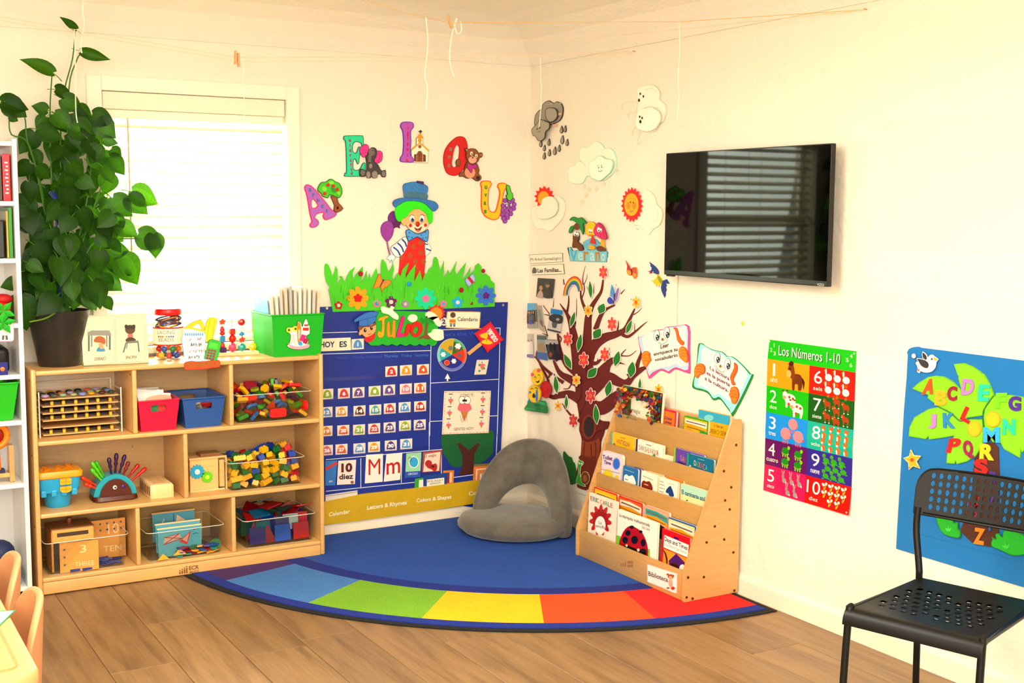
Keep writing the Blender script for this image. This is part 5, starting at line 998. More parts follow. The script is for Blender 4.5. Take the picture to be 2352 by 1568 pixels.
d1 = [(z.s('230,340 420,240 520,235 560,205 800,190 830,200 835,720 700,690 600,740 580,735 500,740 350,790 330,770', 2), 'FEF8EC')]+[(z.l('%d,%d %d,%d' % (240+i*8, 345+i*30, 370+i*4, 300+i*26), 4, n=1), 'C8DCEC') for i in range(7)]+[(z.l('%d,%d %d,%d' % (665, 240+i*25, 815, 225+i*25), 3, n=1), 'C8DCEC') for i in range(8)]+[(z.l('572,640 575,735', 5, n=1), 'C8DCF0')]+eyes((440, 300), (582, 262), (526, 355), '470,390 500,415 540,418 575,390 595,355')
T = booksign('open book sign with pink edge reading Leer enriquece tu vocabulario', '165,340 190,318 300,285 400,228 520,213 560,183 700,170 870,172 880,500 888,800 850,822 700,772 640,800 600,830 560,815 480,790 400,850 330,900 305,870 260,700 200,520', '185,330 300,292 400,240 520,222 560,193 700,180 850,180 855,500 862,775 700,740 600,795 580,790 500,762 380,810 330,860 315,830 270,700 215,500', 'F05C9C', d1, 'C8DCF4', 0,
    [z.t('Leer', 490, 485, 605, 455, 58, '5a4226', .02), z.t('enriquece tu', 395, 583, 728, 512, 44, '5a4226', .02), z.t('vocabulario.', 410, 662, 738, 588, 48, '5a4226', .02)])
cut(T, 'ribbon', WB, z.s('668,195 715,195 735,240 750,300 780,360 820,395 800,438 760,415 725,360 710,280 695,225', 3), 'FC780C', .009, .003, 'F05408', 1)
for st in ('235,600 250,545 290,515 345,540 352,590 365,640 345,670 325,700 290,738 255,700 245,650', '750,520 775,460 815,455 855,490 870,540 880,620 870,665 845,672 800,640 765,600'):
    p_ = z.s(st, 3); x_ = sum(float(q.split(',')[0]) for q in st.split())/len(st.split()); y_ = sum(float(q.split(',')[1]) for q in st.split())/len(st.split())
    cut(T, 'hand', WB, p_, 'FC9818', .010, .004, 'E85C08', 1.2, [(z.l('%f,%f %f,%f %f,%f' % (x_-40, y_+dy, x_, y_+dy-15, x_+45, y_+dy), 8), 'E86408') for dy in (-50, -8, 32)])
d2 = [(z.s('1075,465 1200,525 1330,560 1400,620 1480,630 1600,720 1690,850 1520,1200 1400,1180 1290,1100 1230,1130 1150,1060 1060,1000 1000,990 1040,800 1050,620', 2), 'FEF8EC')]+[(z.l('%d,%d %d,%d' % (1085, 480+i*30, 1215, 535+i*32), 4, n=1), 'C4E4E8') for i in range(9)]+[(z.l('%d,%d %d,%d' % (1560-i*6, 730+i*30, 1670-i*12, 800+i*28), 4, n=1), 'C4E4E8') for i in range(8)]+[(z.l('1285,930 1230,1125', 5, n=1), 'B8E4EC')]+eyes((1282, 608), (1425, 695), (1330, 725), '1262,712 1290,765 1330,800 1370,805 1392,780')
T = booksign('open book sign with green edge reading La lectura es la puerta', '1000,430 1045,410 1100,450 1200,500 1330,530 1400,590 1480,600 1600,700 1720,830 1750,890 1500,1390 1450,1370 1380,1280 1300,1185 1210,1200 1150,1120 1080,1075 970,1050 915,1000 960,800 985,600', '1030,440 1060,425 1200,505 1330,535 1400,595 1480,605 1600,705 1715,840 1735,870 1495,1345 1440,1320 1380,1240 1300,1150 1220,1170 1150,1080 1060,1040 950,1000 975,800 1005,600', '0E9040', d2, 'A8F0F0', 0,
    [z.t('La lectura', 1175, 772, 1445, 925, 50, '8A1858', .02), z.t('es la puerta', 1130, 838, 1452, 1010, 50, '8A1858', .02), z.t('a la cultura.', 1105, 912, 1430, 1088, 50, '8A1858', .02)])
cut(T, 'ribbon', WB, z.s('1515,675 1560,720 1555,800 1520,870 1505,920 1530,970 1520,985 1490,985 1470,930 1460,870 1490,800 1515,740', 3), 'FC7010', .009, .003, 'F04808', 1)
for st in ('975,750 1010,700 1060,688 1105,720 1115,790 1095,830 1040,850 1010,890 970,850', '1460,1090 1480,1020 1540,1010 1575,1060 1585,1130 1565,1200 1530,1245 1490,1230 1475,1170 1450,1120'):
    p_ = z.s(st, 3); x_ = sum(float(q.split(',')[0]) for q in st.split())/len(st.split()); y_ = sum(float(q.split(',')[1]) for q in st.split())/len(st.split())
    cut(T, 'hand', WB, p_, 'FC8C18', .010, .004, 'EC4C0C', 1.2, [(z.l('%f,%f %f,%f %f,%f' % (x_-45, y_+dy-10, x_, y_+dy-20, x_+45, y_+dy+5), 8), 'E85408') for dy in (-45, -5, 35)])
# ---------------------------------------------------------------- number poster
PU0, PW, PZ1, PH = 1.807, .465, 1.054, .600
def pbend(v): return .0016+.010*max(0, (v-.82)/.18)**2+.004*math.exp(-((v-.60)/.04)**2)
class PosterS(Surf):
    def __init__(s): Surf.__init__(s, (0, -PU0, PZ1), (0, -1, 0), (0, 0, 1))
    def __call__(s, q): return (q[0]*PW, -q[1]*PH)
    def p(s, u, v, h=0): return s.o+s.ex*u+s.ey*v+s.n*(h+pbend(-v/PH)*(.3+.7*u/PW))
PS = PosterS(); mb = MB()
def pr(x0, y0, x1, y1, col, h=0, n=1):
    for i in range(n): mb.px(PS, rect(x0, y0+(y1-y0)*i/n, x1, y0+(y1-y0)*(i+1)/n), col, h)
HD = .128; RH = (1-HD)/5
pr(0, 0, 1, HD, '0EC414', 0, 3)
def pt(s, x0, x1, y, h, col='FFF8EC', bold=.02, dy=.0005): mb.txt(PS, s, (x0, y), (x1, y), h, col, dy, bold)
pt('Los Números 1-10', .142, .842, .0955, .062, '1A3A18', .05, .0004); pt('Los Números 1-10', .135, .835, .0925, .062, 'FFFCF0', .03, .0008)
for s_, x, y in (('1', .065, .045), ('2', .030, .078), ('3', .072, .098), ('4', .935, .045), ('5', .895, .072), ('6', .935, .100)): pt(s_, x, x+.028, y, .024, 'D8F8C8', .01)
CL = ['FFA414', '10C010', '1298EA', '6C0C68', 'FA1464']; CR = ['FF200C', '0A6420', '14B8A0', '3C2C9C', 'C80C0C']
NMS = ['uno', 'dos', 'tres', 'cuatro', 'cinco', 'seis', 'siete', 'ocho', 'nueve', 'diez']
def blob(cx, cy, r, pts, col, h): mb.px(PS, sm([(cx+r*a, cy+r*b*PW/PH) for a, b in pts], 3), col, h)
def E_(cx, cy, rx, ry, col, h, a=0): mb.px(PS, [(cx+x*1.0, cy+y*PW/PH) for x, y in ell(0, 0, rx, ry, a, 12)], col, h)
BOD = ((-1, -.2), (-.5, -.6), (.4, -.6), (.95, -.3), (1, .4), (.8, 1), (.55, 1), (.5, .5), (-.2, .5), (-.3, 1), (-.6, 1), (-.65, .4))
def animal(k, cx, cy, r):
    h = .0006
    if k == 1:
        blob(cx, cy, r, ((-.2, -.1), (.5, -.25), (.85, 0), (.9, .6), (.75, 1), (.45, 1), (.4, .6), (.1, .6), (.05, 1.05), (-.2, 1.05), (-.25, .5)), '7A3A10', h); blob(cx, cy, r, ((-.75, -.5), (-.55, -.95), (-.2, -1), (0, -.5), (.1, .1), (-.3, .2), (-.6, -.1)), '8A4414', h+.0003); E_(cx-.62*r, cy-.12*r, .28*r, .3*r, 'F0B868', h+.0006); blob(cx, cy, r, ((-.7, -.9), (-.4, -1.2), (-.1, -1.05), (-.3, -.8)), '5a2008', h+.0006); E_(cx-.5*r, cy-.45*r, .07*r, .1*r, '111', h+.0009); blob(cx, cy, r, ((.85, 0), (1.15, .3), (1.05, .9), (.95, .5)), '4a1c08', h+.0003)
    elif k == 2:
        blob(cx, cy, r, BOD, 'FFF4E4', h); E_(cx-.75*r, cy-.35*r, .42*r, .4*r, 'FFF4E4', h+.0003); E_(cx-.85*r, cy-.1*r, .3*r, .22*r, 'F0A090', h+.0006)
        for a, b in ((.0, -.2), (.6, -.1), (-.1, .45)): E_(cx+a*r, cy+b*r, .2*r, .17*r, 'C04818', h+.0006)
        E_(cx-1.1*r, cy-.7*r, .2*r, .1*r, '8a3010', h+.0006); E_(cx-.4*r, cy-.75*r, .2*r, .1*r, '8a3010', h+.0006)
    elif k == 3: E_(cx, cy, r, .85*r, 'F49098', h); E_(cx+.75*r, cy+.2*r, .35*r, .35*r, 'F49098', h+.0003); E_(cx+.98*r, cy+.3*r, .15*r, .15*r, 'E05068', h+.0006); [E_(cx+a*r, cy+.9*r, .13*r, .25*r, 'D87080', h) for a in (-.5, -.1, .4)]
    elif k == 4: E_(cx, cy, .85*r, .55*r, '18941C', h+.0003); E_(cx+.8*r, cy-.45*r, .32*r, .32*r, '8CC820', h+.0006); [E_(cx+a*r, cy+.6*r, .16*r, .35*r, '8CC820', h) for a in (-.55, 0, .5)]; E_(cx, cy+.35*r, .9*r, .2*r, '8CC820', h)
    elif k == 5: E_(cx+.2*r, cy+.5*r, .6*r, .5*r, 'A09890', h); E_(cx-.2*r, cy-.1*r, .38*r, .45*r, '989088', h+.0003); E_(cx-.45*r, cy-.75*r, .12*r, .45*r, 'B8B0A8', h, -15); E_(cx, cy-.75*r, .12*r, .45*r, 'B8B0A8', h, 12); E_(cx+.75*r, cy+.75*r, .2*r, .2*r, 'D8D0C8', h+.0003)
    elif k == 6: E_(cx+.1*r, cy+.1*r, .8*r, .6*r, 'FFF6E6', h); E_(cx-.5*r, cy-.6*r, .2*r, .5*r, 'FFF6E6', h+.0003); E_(cx-.75*r, cy-.75*r, .2*r, .1*r, 'E0A020', h+.0006); [E_(cx+a*r, cy+.9*r, .05*r, .3*r, 'E8A020', h) for a in (0, .3)]
    elif k == 7: blob(cx, cy, r, BOD, 'B04818', h); E_(cx-.75*r, cy-.55*r, .45*r, .4*r, 'B84C18', h+.0003); E_(cx-.95*r, cy-.4*r, .2*r, .15*r, 'E8A060', h+.0006); [E_(cx+a*r, cy+1.0*r, .2*r, .12*r, 'F8F0E8', h+.0003) for a in (-.4, .7)]
    elif k == 8: E_(cx+.1*r, cy+.4*r, .55*r, .6*r, 'F07414', h); E_(cx, cy-.5*r, .5*r, .42*r, 'F07414', h+.0003); E_(cx-.1*r, cy-.3*r, .25*r, .2*r, 'FFF4E8', h+.0006); E_(cx-.2*r, cy+.55*r, .18*r, .4*r, 'FFF4E8', h+.0006); E_(cx-.35*r, cy-.85*r, .15*r, .2*r, 'D85808', h+.0006); E_(cx+.35*r, cy-.85*r, .15*r, .2*r, 'D85808', h+.0006)
    elif k == 9: E_(cx+.2*r, cy+.3*r, .8*r, .5*r, '3CA81C', h); E_(cx-.35*r, cy-.35*r, .45*r, .42*r, '44B420', h+.0003); E_(cx-.3*r, cy-.25*r, .3*r, .08*r, '8A4818', h+.0006); E_(cx+.9*r, cy+.6*r, .4*r, .14*r, '3CA81C', h); E_(cx-.5*r, cy+.75*r, .3*r, .12*r, '3CA81C', h)
    else: E_(cx+.15*r, cy+.3*r, .3*r, .7*r, 'D8B020', h+.0003, 25); E_(cx-.35*r, cy-.2*r, .55*r, .35*r, 'FFF6E4', h, 30); E_(cx+.55*r, cy-.45*r, .4*r, .35*r, 'F4E8B8', h, -30); E_(cx+.1*r, cy+.1*r, .2*r, .2*r, '6a5a10', h+.0006)
SP = {1: [(.33, .5, .105)], 2: [(.28, .36, .07), (.37, .66, .07)], 3: [(.33, .26, .055), (.25, .66, .06), (.40, .68, .06)], 4: [(.25, .3, .05), (.40, .32, .05), (.25, .7, .05), (.40, .72, .05)], 5: [(.24, .3, .042), (.33, .3, .042), (.42, .3, .042), (.29, .72, .042), (.38, .72, .042)],
      6: [(.71+.095*i, .3+.44*j, .048) for j in range(2) for i in range(3)], 7: [(.71, .28, .038), (.81, .14, .038), (.91, .28, .038), (.81, .48, .038), (.71, .72, .038), (.81, .84, .038), (.91, .72, .038)], 8: [(.68+.082*i, .3+.46*j, .045) for j in range(2) for i in range(4)],
      9: [(.71+.085*i+.02*(j % 2), .22+.28*j, .042) for j in range(3) for i in range(3)], 10: [(.71+.07*i, .22+.27*j, .034) for j in range(2) for i in range(4)]+[(.78, .76, .034), (.86, .76, .034)]}
for i in range(5):
    y0 = HD+RH*i
    pr(0, y0, .5, y0+RH, CL[i], 0, 3); pr(.5, y0, 1, y0+RH, CR[i], 0, 3)
    pt(str(i+1), .045, .125, y0+RH*.60, RH*.46, bold=.0); pt(NMS[i], .025 if i == 3 else .045, .165 if i == 3 else .13, y0+RH*.83, RH*.13, bold=.0)
    pt(str(i+6), .555 if i < 4 else .515, .645 if i < 4 else .665, y0+RH*.60, RH*.46, bold=.0); pt(NMS[i+5], .55, .65, y0+RH*.85, RH*.13, bold=.0)
    for x, y, r in SP[i+1]: animal(i+1, x, y0+RH*y, r)
    for x, y, r in SP[i+6]: animal(i+6, x, y0+RH*y, r)
for u_, v_ in ((.02, .012), (.98, .015), (.975, .985)): mb.px(PS, [(u_+x, v_+y*.77) for x, y in ell(0, 0, .008, .008, 0, 8)], 'FFF4E0', .001)
tag(mb.build('number_poster', 'gloss', None), 'colourful Spanish number poster headed Los Números', 'poster')
# ---------------------------------------------------------------- felt board
fb = z14.s('172,152 182,100 240,76 300,82', 3)[:10]+z14.p('1393,220')+[(2700, 872), (2700, 1452)]+z15.p('1390,885 495,615 503,460 520,180')+z14.p('85,1568 130,760 160,400')
T = wthing('felt_board', 'bright blue felt wall hanging with a green palm tree and bushes', 'wall hanging', WB, z14.p('500,1568 1393,1568'))
cut(T, 'backing', WB, fb, '0A80C4', .001, .004, kind='felt')
mb = MB()
for st in ('640,505 1390,708',): mb.px(WB, z15.l(st, 3, n=1), '0A6AA8', .0055)
mb.build('seam', 'felt', T)
LG = '90D80C'
for st in ('225,515 300,450 400,390 480,378 570,390 660,440 750,530 715,400 722,385 708,370 668,255 780,245 870,280 960,340 962,350 990,360 1050,460 1097,583 1040,650 990,740 975,800 900,812 810,825 740,860 640,770 500,700 390,615 400,585 330,560', '190,1020 200,920 250,820 330,770 345,765 400,730 510,708 640,778 740,862 850,835 975,832 985,900 990,1000 970,1130 900,1230 800,1290 700,1315 690,1280 675,1312 590,1305 600,1180 670,1015 520,1040 405,1055 400,1020 370,1050', '985,810 1000,720 1097,587 1130,590 1260,580 1393,600 1500,640 1600,750 1580,900 1500,1100 1390,1190 1380,1160 1370,1250 1200,1155 1165,1090 1080,1080 1000,960'):
    cut(T, 'palm_leaf', WB, z14.p(st), LG, .0055, .004, '7CC40A', 2.2, kind='felt')
for st in ('500,704 640,772 740,858 850,832 975,830 990,740 1095,590', '978,830 985,900 992,1000'): cut(T, 'leaf_cord', WB, z14.l(st, 7), '0A7A3C', .0100, .0015, kind='felt')
cut(T, 'palm_trunk', WB, z14.p('1010,1082 1090,1082 1140,1140 1150,1450')+z15.p('1225,420 1230,590 1160,600 1040,572 955,490 985,410 1040,200')+z14.p('870,1420 890,1250 960,1150'), '5A2C14', .005, .004, kind='felt')
cut(T, 'bush', WB, z15.s('795,385 870,395 905,385 915,430 945,425 945,470 962,490 955,535 900,530 840,505 805,450', 3), '20B428', .009, .004, '14901C', 1.5, [(z15.s('878,445 884,470 900,465 890,490 865,485 860,465 875,470'), '50D850')], kind='felt')
cut(T, 'bush', WB, z15.s('1180,570 1190,545 1180,530 1215,545 1210,510 1235,505 1260,530 1270,485 1330,490 1400,510 1450,560 1440,640 1340,662 1240,620 1190,600', 3), '20C030', .009, .004, '14901C', 1.5, [(z15.s('1280,560 1290,590 1310,580 1300,610 1270,605 1262,585 1278,592'), '50D850')], kind='felt')
def felt(name, label, pts, col, det=(), out=None, h=.0105): return sign(name, label, 'felt shape', WB, pts, col, h0=h, th=.003, det=det, out=out, kind='felt')
FG = 'felt letters on the palm tree'
for ch, cn, x0, y0, x1, y1, xt, yt, cc in (('A', 'orange', 335, 580, 455, 572, 372, 415, 'FF5C0C'), ('B', 'amber', 475, 690, 598, 700, 490, 530, 'FFB80C'), ('C', 'crimson', 608, 645, 708, 645, 612, 490, 'A80C40'), ('D', 'lilac', 752, 582, 880, 582, 775, 412, 'C088D0'), ('E', 'turquoise', 930, 645, 1045, 650, 948, 470, '28DCB0'), ('F', 'lime green', 1112, 722, 1225, 722, 1128, 560, '80E418'), ('G', 'purple', 1255, 745, 1385, 757, 1262, 588, '5828A0'), ('J', 'lilac', 410, 935, 490, 938, 412, 785, 'C888D8'), ('K', 'blue', 568, 930, 690, 935, 562, 772, '2890C8'), ('L', 'red', 742, 838, 832, 888, 805, 700, 'FA1010'), ('M', 'sky blue', 992, 1083, 1166, 1086, 990, 922, '38B8F8'), ('N', 'turquoise', 1195, 998, 1325, 1005, 1198, 832, '28DCA8'), ('P', 'red', 596, 1192, 722, 1192, 635, 1040, 'FA1010'), ('Q', 'magenta', 790, 1255, 890, 1255, 770, 1062, 'A80C58'), ('R', 'yellow', 950, 1262, 1100, 1275, 960, 1095, 'FCD00C'), ('S', 'red', 895, 1425, 1040, 1425, 890, 1258, 'FA1414')):
    mb = MB(); solid_text(mb, WB, ch, [z14.q(x0, y0), z14.q(x1, y1), z14.q(xt, yt)], cc, .0105, .004); tag(mb.build('felt_letter', 'felt', None), '%s felt letter %s on the palm tree felt board' % (cn, ch), 'letter', FG)
mb = MB(); solid_text(mb, WB, 'T', [z14.q(1075, 1500), z14.q(1145, 1520), z14.q(1050, 1385)], '5828A0', .0105, .004); tag(mb.build('felt_letter', 'felt', None), 'tilted purple felt letter T on the palm trunk', 'letter', FG)
mb = MB(); solid_text(mb, WB, 'Z', [z15.q(1055, 575), z15.q(1130, 588), z15.q(1062, 462)], 'FF8C0C', .0105, .004); tag(mb.build('felt_letter', 'felt', None), 'orange felt letter Z at the foot of the palm trunk', 'letter', FG)
for ch, cn, x0, y0, w, h_, cc in (('U', 'red', 1055, 300, 45, 60, 'E01414'), ('V', 'purple', 1150, 300, 50, 70, '7040A8'), ('W', 'maroon', 1015, 335, 60, 55, '901030'), ('X', 'crimson', 1050, 395, 60, 60, 'B01040'), ('Y', 'blue', 1145, 480, 50, 55, '2868C0')):
    mb = MB(); solid_text(mb, WB, ch, [z15.q(x0, y0), z15.q(x0+w, y0+w*.22), z15.q(x0+4, y0-h_)], cc, .0105, .004); tag(mb.build('felt_letter', 'felt', None), '%s felt letter seen through the chair back holes' % cn, 'letter', FG)
felt('felt_coconut', 'lower left yellow felt coconut beside the letter L', z14.e(895, 940, 72, 84), 'FFC40C', out='F0B008')
felt('felt_coconut', 'upper right yellow felt coconut above the letter M', z14.e(1093, 838, 78, 84), 'FFC80C', out='F0B008')
felt('felt_starfish', 'yellow felt starfish at the left of the felt board', z14.p('220,1158 252,1218 330,1225 282,1285 318,1360 245,1335 200,1375 195,1298 142,1250 205,1225'), 'FCB81C', [(z14.e(238, 1268, 20), 'F0501C')]+[(z14.e(x, y, 6), 'F0501C') for x, y in ((225, 1190), (305, 1240), (300, 1340), (210, 1350), (165, 1255))], 'F8E0A0')
T = wthing('felt_seagull', 'white felt seagull with dark wings at the top of the felt board', 'felt shape', WB, z14.p('275,235 500,345'))
cut(T, 'body', WB, z14.s('400,215 410,175 445,155 480,180 512,205 490,235 480,290 440,335 380,345 320,330 315,350 290,335 295,290 275,240 310,225 360,230', 3), 'FFF6EE', .0105, .003, None, 1, [(z14.e(447, 202, 9, 12), '4a3a10'), (z14.s('468,185 510,205 478,218'), 'F8B828'), (z14.e(305, 318, 10, 16), 'F07020')], kind='felt')
cut(T, 'wing', WB, z14.s('290,195 350,200 400,220 425,260 410,300 370,298 330,270 310,235', 3), '3A3A3C', .0138, .002, 'FFF6EE', 1.2, kind='felt'); cut(T, 'wing', WB, z14.s('352,122 400,165 402,205 385,215 350,185', 2), '3A3A3C', .0138, .002, 'FFF6EE', 1.2, kind='felt')
MB().ball(WB.p(*WB(z14.q(255, 170)), .014), .0085, 'F0ECE4', 12, (.6, 1, 1)).build('push_button', 'plastic', T, 2)
# a yellow dot sticker and paper sheets taped to the wall
sign('dot_sticker', 'tiny yellow dot sticker on the wall right of the book signs', 'sticker', WB, ell(1706.5, 743, 4, 5), 'F8D840', h0=.0005, th=.0006)
# ================================================================ books in the display
z9 = Zm(1300, 870, 5.6); z10 = Zm(1300, 1090, 4.9)
class Row(Surf):
    def __init__(s, x, zb, lean=7):
        a = math.radians(lean); Surf.__init__(s, (x, 0, zb), (0, -1, 0), (math.sin(a), 0, math.cos(a)))
def book(label, row, z, tl, tr, th, col, det=(), edge=None, spine=None, rc=.006, pages='F4E4C8', vb=.0, kind='gloss', group=None, short=0):
    u0, va = row(z.q(*tl)); u1, vb_ = row(z.q(*tr)); vt = (va+vb_)/2; u1 = min(u1, 1.671)
    fs = row.flat(); c0 = row.p((u0+u1)/2, vb, 0)
    T = thing('book', label, 'book', tuple(c0), group)
    out = [(a, b) for a, b in rrect(u0, vb, u1, vt, rc)]
    m = MB().uv(fs, out, lin(edge or col), -.0016, 0, back=True)
    if edge: m.uv(fs, inset(out, .006), lin(col), EPS)
    if spine: m.uv(fs, rect(u0, vb, u0+.012, vt), lin(spine), EPS*1.5)
    k = 2
    for d in det:
        if isinstance(d[0], str): m.txt(row, d[0], d[1], d[2], d[3], d[4], EPS*k, *(d[5:] or ()))
        else:
            q = [row(a) for a in d[0]]; q = [(min(max(a, u0+.0005), u1-.0005), min(max(b, vb+.0005), vt-.0005)) for a, b in q]; m.uv(fs, q, lin(d[1]), EPS*k)
        k += .4
    m.build('front_cover', kind, T)
    MB().uv(fs, rrect(u0+.001, vb+.002, u1-.002, vt-.002, rc), lin(pages), -th+.0016, -.0016).build('pages', 'paper', T)
    MB().uv(fs, out, lin(edge or col), -th, -th+.0016, back=True).build('back_cover', kind, T)
    return T
GB = 'picture books in the slanted display'
def bar(z, x0, y0, x1, y1, w, col): return (z.l('%f,%f %f,%f' % (x0, y0, x1, y1), w, n=1), col)
R1 = Row(-.084, .4605, 4); R1b = Row(-.066, .4605, 4)
rb = random.Random(5); pal = ['C83818', '2A6A3A', 'E0A020', '6A2A50', '3A60A0', '8A3018', 'D86020', '4A8A30', 'A02030', '704818', 'E8C040', '284880']
dm_ = []
for i in range(230):
    t = rb.random()
    if t < .42: u, v = rb.random(), rb.uniform(.02, .34)
    elif t < .68: u, v = rb.uniform(.0, .25), rb.uniform(.1, 1)
    else: u, v = rb.uniform(.74, 1), rb.uniform(.1, 1)
    x, y = warp([(735, 72), (1250, 186), (1250, 580), (730, 465)], [(u, v)])[0]; dm_.append((z9.e(x, y, rb.uniform(10, 26), rb.uniform(14, 34), rb.uniform(0, 180), 10), rb.choice(pal)))
book('tall picture book La magia with an autumn fruit border, top tier', Row(-.0865, .4605, 4), z9, (735, 72), (1250, 186), .012, 'FBF0D8', [(z9.p('735,72 1250,186 1250,330 1100,270 900,225 735,190'), '5A4C20'), (z9.p('1090,160 1250,186 1250,590 1120,560'), '6A3014'), (z9.p('730,72 850,90 830,480 728,460'), '4C7A2C')]+dm_+[z9.t('La magia', 900, 408, 1065, 450, 52, '3A302A', .0), z9.t('de los', 945, 480, 1012, 496, 36, '4A403A', .0), z9.t('frutos', 935, 515, 1020, 535, 30, '5a504a', .0)], rc=.002, group=GB)
book('pink edged board book reading Chico chico, top tier', R1b, z9, (1215, 376), (1420, 425), .014, 'F08428', [(z9.p('1225,450 1380,450 1370,640 1225,640'), 'F08428'), z9.t('Chico', 1275, 515, 1365, 532, 36, '6A2A70', .04), z9.t('chico', 1275, 565, 1360, 582, 34, '6A2A70', .04)], edge='F0145C', group=GB)
book('green edged board book with a yellow banner, top tier', R1b, z9, (1520, 462), (1832, 548), .014, 'F8C028', [(z9.p('1535,505 1815,580 1810,640 1535,560'), 'FAF0DC'), bar(z9, 1548, 540, 1800, 605, 14, '8a5a58'), (z9.s('1530,570 1650,590 1810,660 1810,700 1650,640 1530,620', 2), 'F0A820'), bar(z9, 1560, 610, 1790, 680, 10, '7a6a28'), z9.t('AVE', 1545, 665, 1620, 683, 48, 'D8A028', .0), (z9.p('1725,660 1825,690 1825,750 1725,720'), '38A838')], edge='40A81C', group=GB)
book('large picture book with a sky blue top and yellow foot, top tier', Row(-.048, .4605, 2), z9, (1710, 388), (2112, 480), .012, 'F0B420', [(z9.p('1700,380 2120,470 2120,600 1870,545 1700,500'), '40B0D0'), (z9.e(1840, 500, 60, 40), '88D4D8'), z9.t('A CRECER', 1905, 612, 2025, 640, 26, '6a5418', .0), z9.t('QUIERO SER', 1800, 680, 2065, 735, 55, '9A7A18', -.004)], rc=.001, group=GB)
R2 = Row(-.137, .3205, 2); R2b = Row(-.120, .3205, 1)
def rain(t, x0, y0, x1, y1, h, cols, z=z9):
    o = []; n = len(t); w = sum(.35 if c_ in 'I ' else 1 for c_ in t); a = 0
    for i, c_ in enumerate(t):
        f = .35 if c_ in 'I ' else 1
        if c_ != ' ': o.append(z.t(c_, x0+(x1-x0)*(a+.08*f)/w, y0+(y1-y0)*a/w, x0+(x1-x0)*(a+f*.88)/w, y0+(y1-y0)*(a+f)/w, h, cols[i % len(cols)], .0))
        a += f
    return o
book('yellow board book reading Antigua', R2, z9, (582, 680), (892, 760), .014, 'FCC014', rain('ANTIGUA', 648, 825, 828, 880, 62, ['E05818', '4a8a3a', 'C83820', 'F08018', '3A8A98', '6a5018', 'D83018'])+[bar(z9, 705, 750, 770, 768, 8, 'b08810'), (z9.e(625, 838, 12, 14), '3A78A8')], spine='58C0B8', group=GB)
book('cream board book reading San Salvador', R2, z9, (905, 772), (1248, 858), .014, 'FBEEDC', rain('SAN SALVADOR', 935, 905, 1198, 990, 64, ['E09020', 'C83828', '38708A', 'D84818', '48A048'])+[bar(z9, 1035, 840, 1105, 860, 8, 'a09080'), (z9.s('1110,1000 1145,965 1160,1010'), '48A048')], spine='1C3A7A', group=GB)
book('plain cream board book right of San Salvador, mostly hidden', R2b, z9, (1240, 965), (1378, 1003), .010, 'F4E6CC', [], pages='FBF0DC', group=GB)
book('purple board book reading San, partly behind Oaxaca', R2b, z9, (1392, 882), (1780, 988), .014, '7050B0', rain('SAN', 1470, 1045, 1548, 1085, 70, ['E878A8', 'E8B038', 'E07030'])+[bar(z9, 1440, 1060, 1540, 1105, 14, '3a2a60')], spine='98C818', group=GB)
book('teal board book reading Oaxaca', R2, z9, (1562, 948), (1902, 1048), .014, '0C7898', rain('OAXACA', 1645, 1110, 1826, 1182, 70, ['F0E0C8', '58C878', 'F09030', 'D84030', 'E878B0', '78D0B8'])+[bar(z9, 1700, 1025, 1785, 1048, 8, '80c0c8'), (z9.s('1590,1120 1605,1105 1620,1140 1595,1135'), 'F0E0E0')], spine='18A088', group=GB)
R3 = Row(-.186, .1905, 3); R3b = Row(-.167, .1905, 1)
book('lilac board book reading Toilet Time with a blue button', R3, z9, (470, 915), (722, 985), .018, 'E8DCE8', [z9.t('Toilet', 472, 1025, 600, 1050, 52, '702880', .03), z9.t('Time', 490, 1088, 580, 1105, 45, '702880', .03), (z9.e(650, 1090, 50, 80), 'B8A8D8'), (z9.e(652, 1090, 42, 68), '2078D8'), (z9.s('480,1250 500,1180 550,1155 590,1190 600,1260', 3), 'F8D028'), (z9.e(655, 1260, 22, 28), 'F8D028'), bar(z9, 450, 1155, 700, 1215, 6, '8a8098')], rc=.014, group=GB)
book('bright blue board book with a white cloud', R3, z9, (738, 1105), (928, 1165), .012, '1878B8', [(z9.s('745,1320 750,1250 780,1225 810,1250 860,1240 890,1300 890,1360 745,1330', 3), 'F4F4F0'), bar(z9, 760, 1285, 800, 1298, 9, '4a6a80'), bar(z9, 755, 1160, 880, 1205, 8, '90c0e0')], rc=.008, group=GB)
book('navy edged board book peeking out behind the bright blue one', R3b, z9, (860, 1130), (970, 1165), .010, '1C50A0', [], rc=.008, group=GB)
book('cream board book with a brown heart', R3, z9, (972, 1172), (1180, 1240), .012, 'FBEFD8', [(z9.s('980,1400 975,1340 1000,1305 1035,1320 1075,1315 1110,1370 1112,1430 1040,1420', 3), '8A2A10'), bar(z9, 990, 1245, 1120, 1300, 8, 'a09078'), bar(z9, 1010, 1350, 1060, 1368, 9, 'f0d0b0')], rc=.004, group=GB)
book('tan edged book tucked behind the heart book', R3b, z9, (1040, 1180), (1245, 1240), .010, 'E0C090', [], rc=.004, group=GB)
book('cream board book with a dark blue horse head', R3, z9, (1202, 1248), (1440, 1328), .012, 'FBF0DC', [(z9.s('1285,1440 1310,1400 1345,1375 1360,1400 1380,1450 1388,1510 1330,1500 1320,1470 1295,1465', 3), '144A88'), bar(z9, 1210, 1310, 1260, 1330, 7, '8a8078'), bar(z9, 1205, 1350, 1270, 1372, 7, '8a8078'), bar(z9, 1205, 1395, 1275, 1418, 7, '8a8078'), bar(z9, 1205, 1440, 1260, 1458, 7, '8a8078'), bar(z9, 1320, 1340, 1390, 1362, 6, 'c0b0a0')], rc=.006, group=GB)
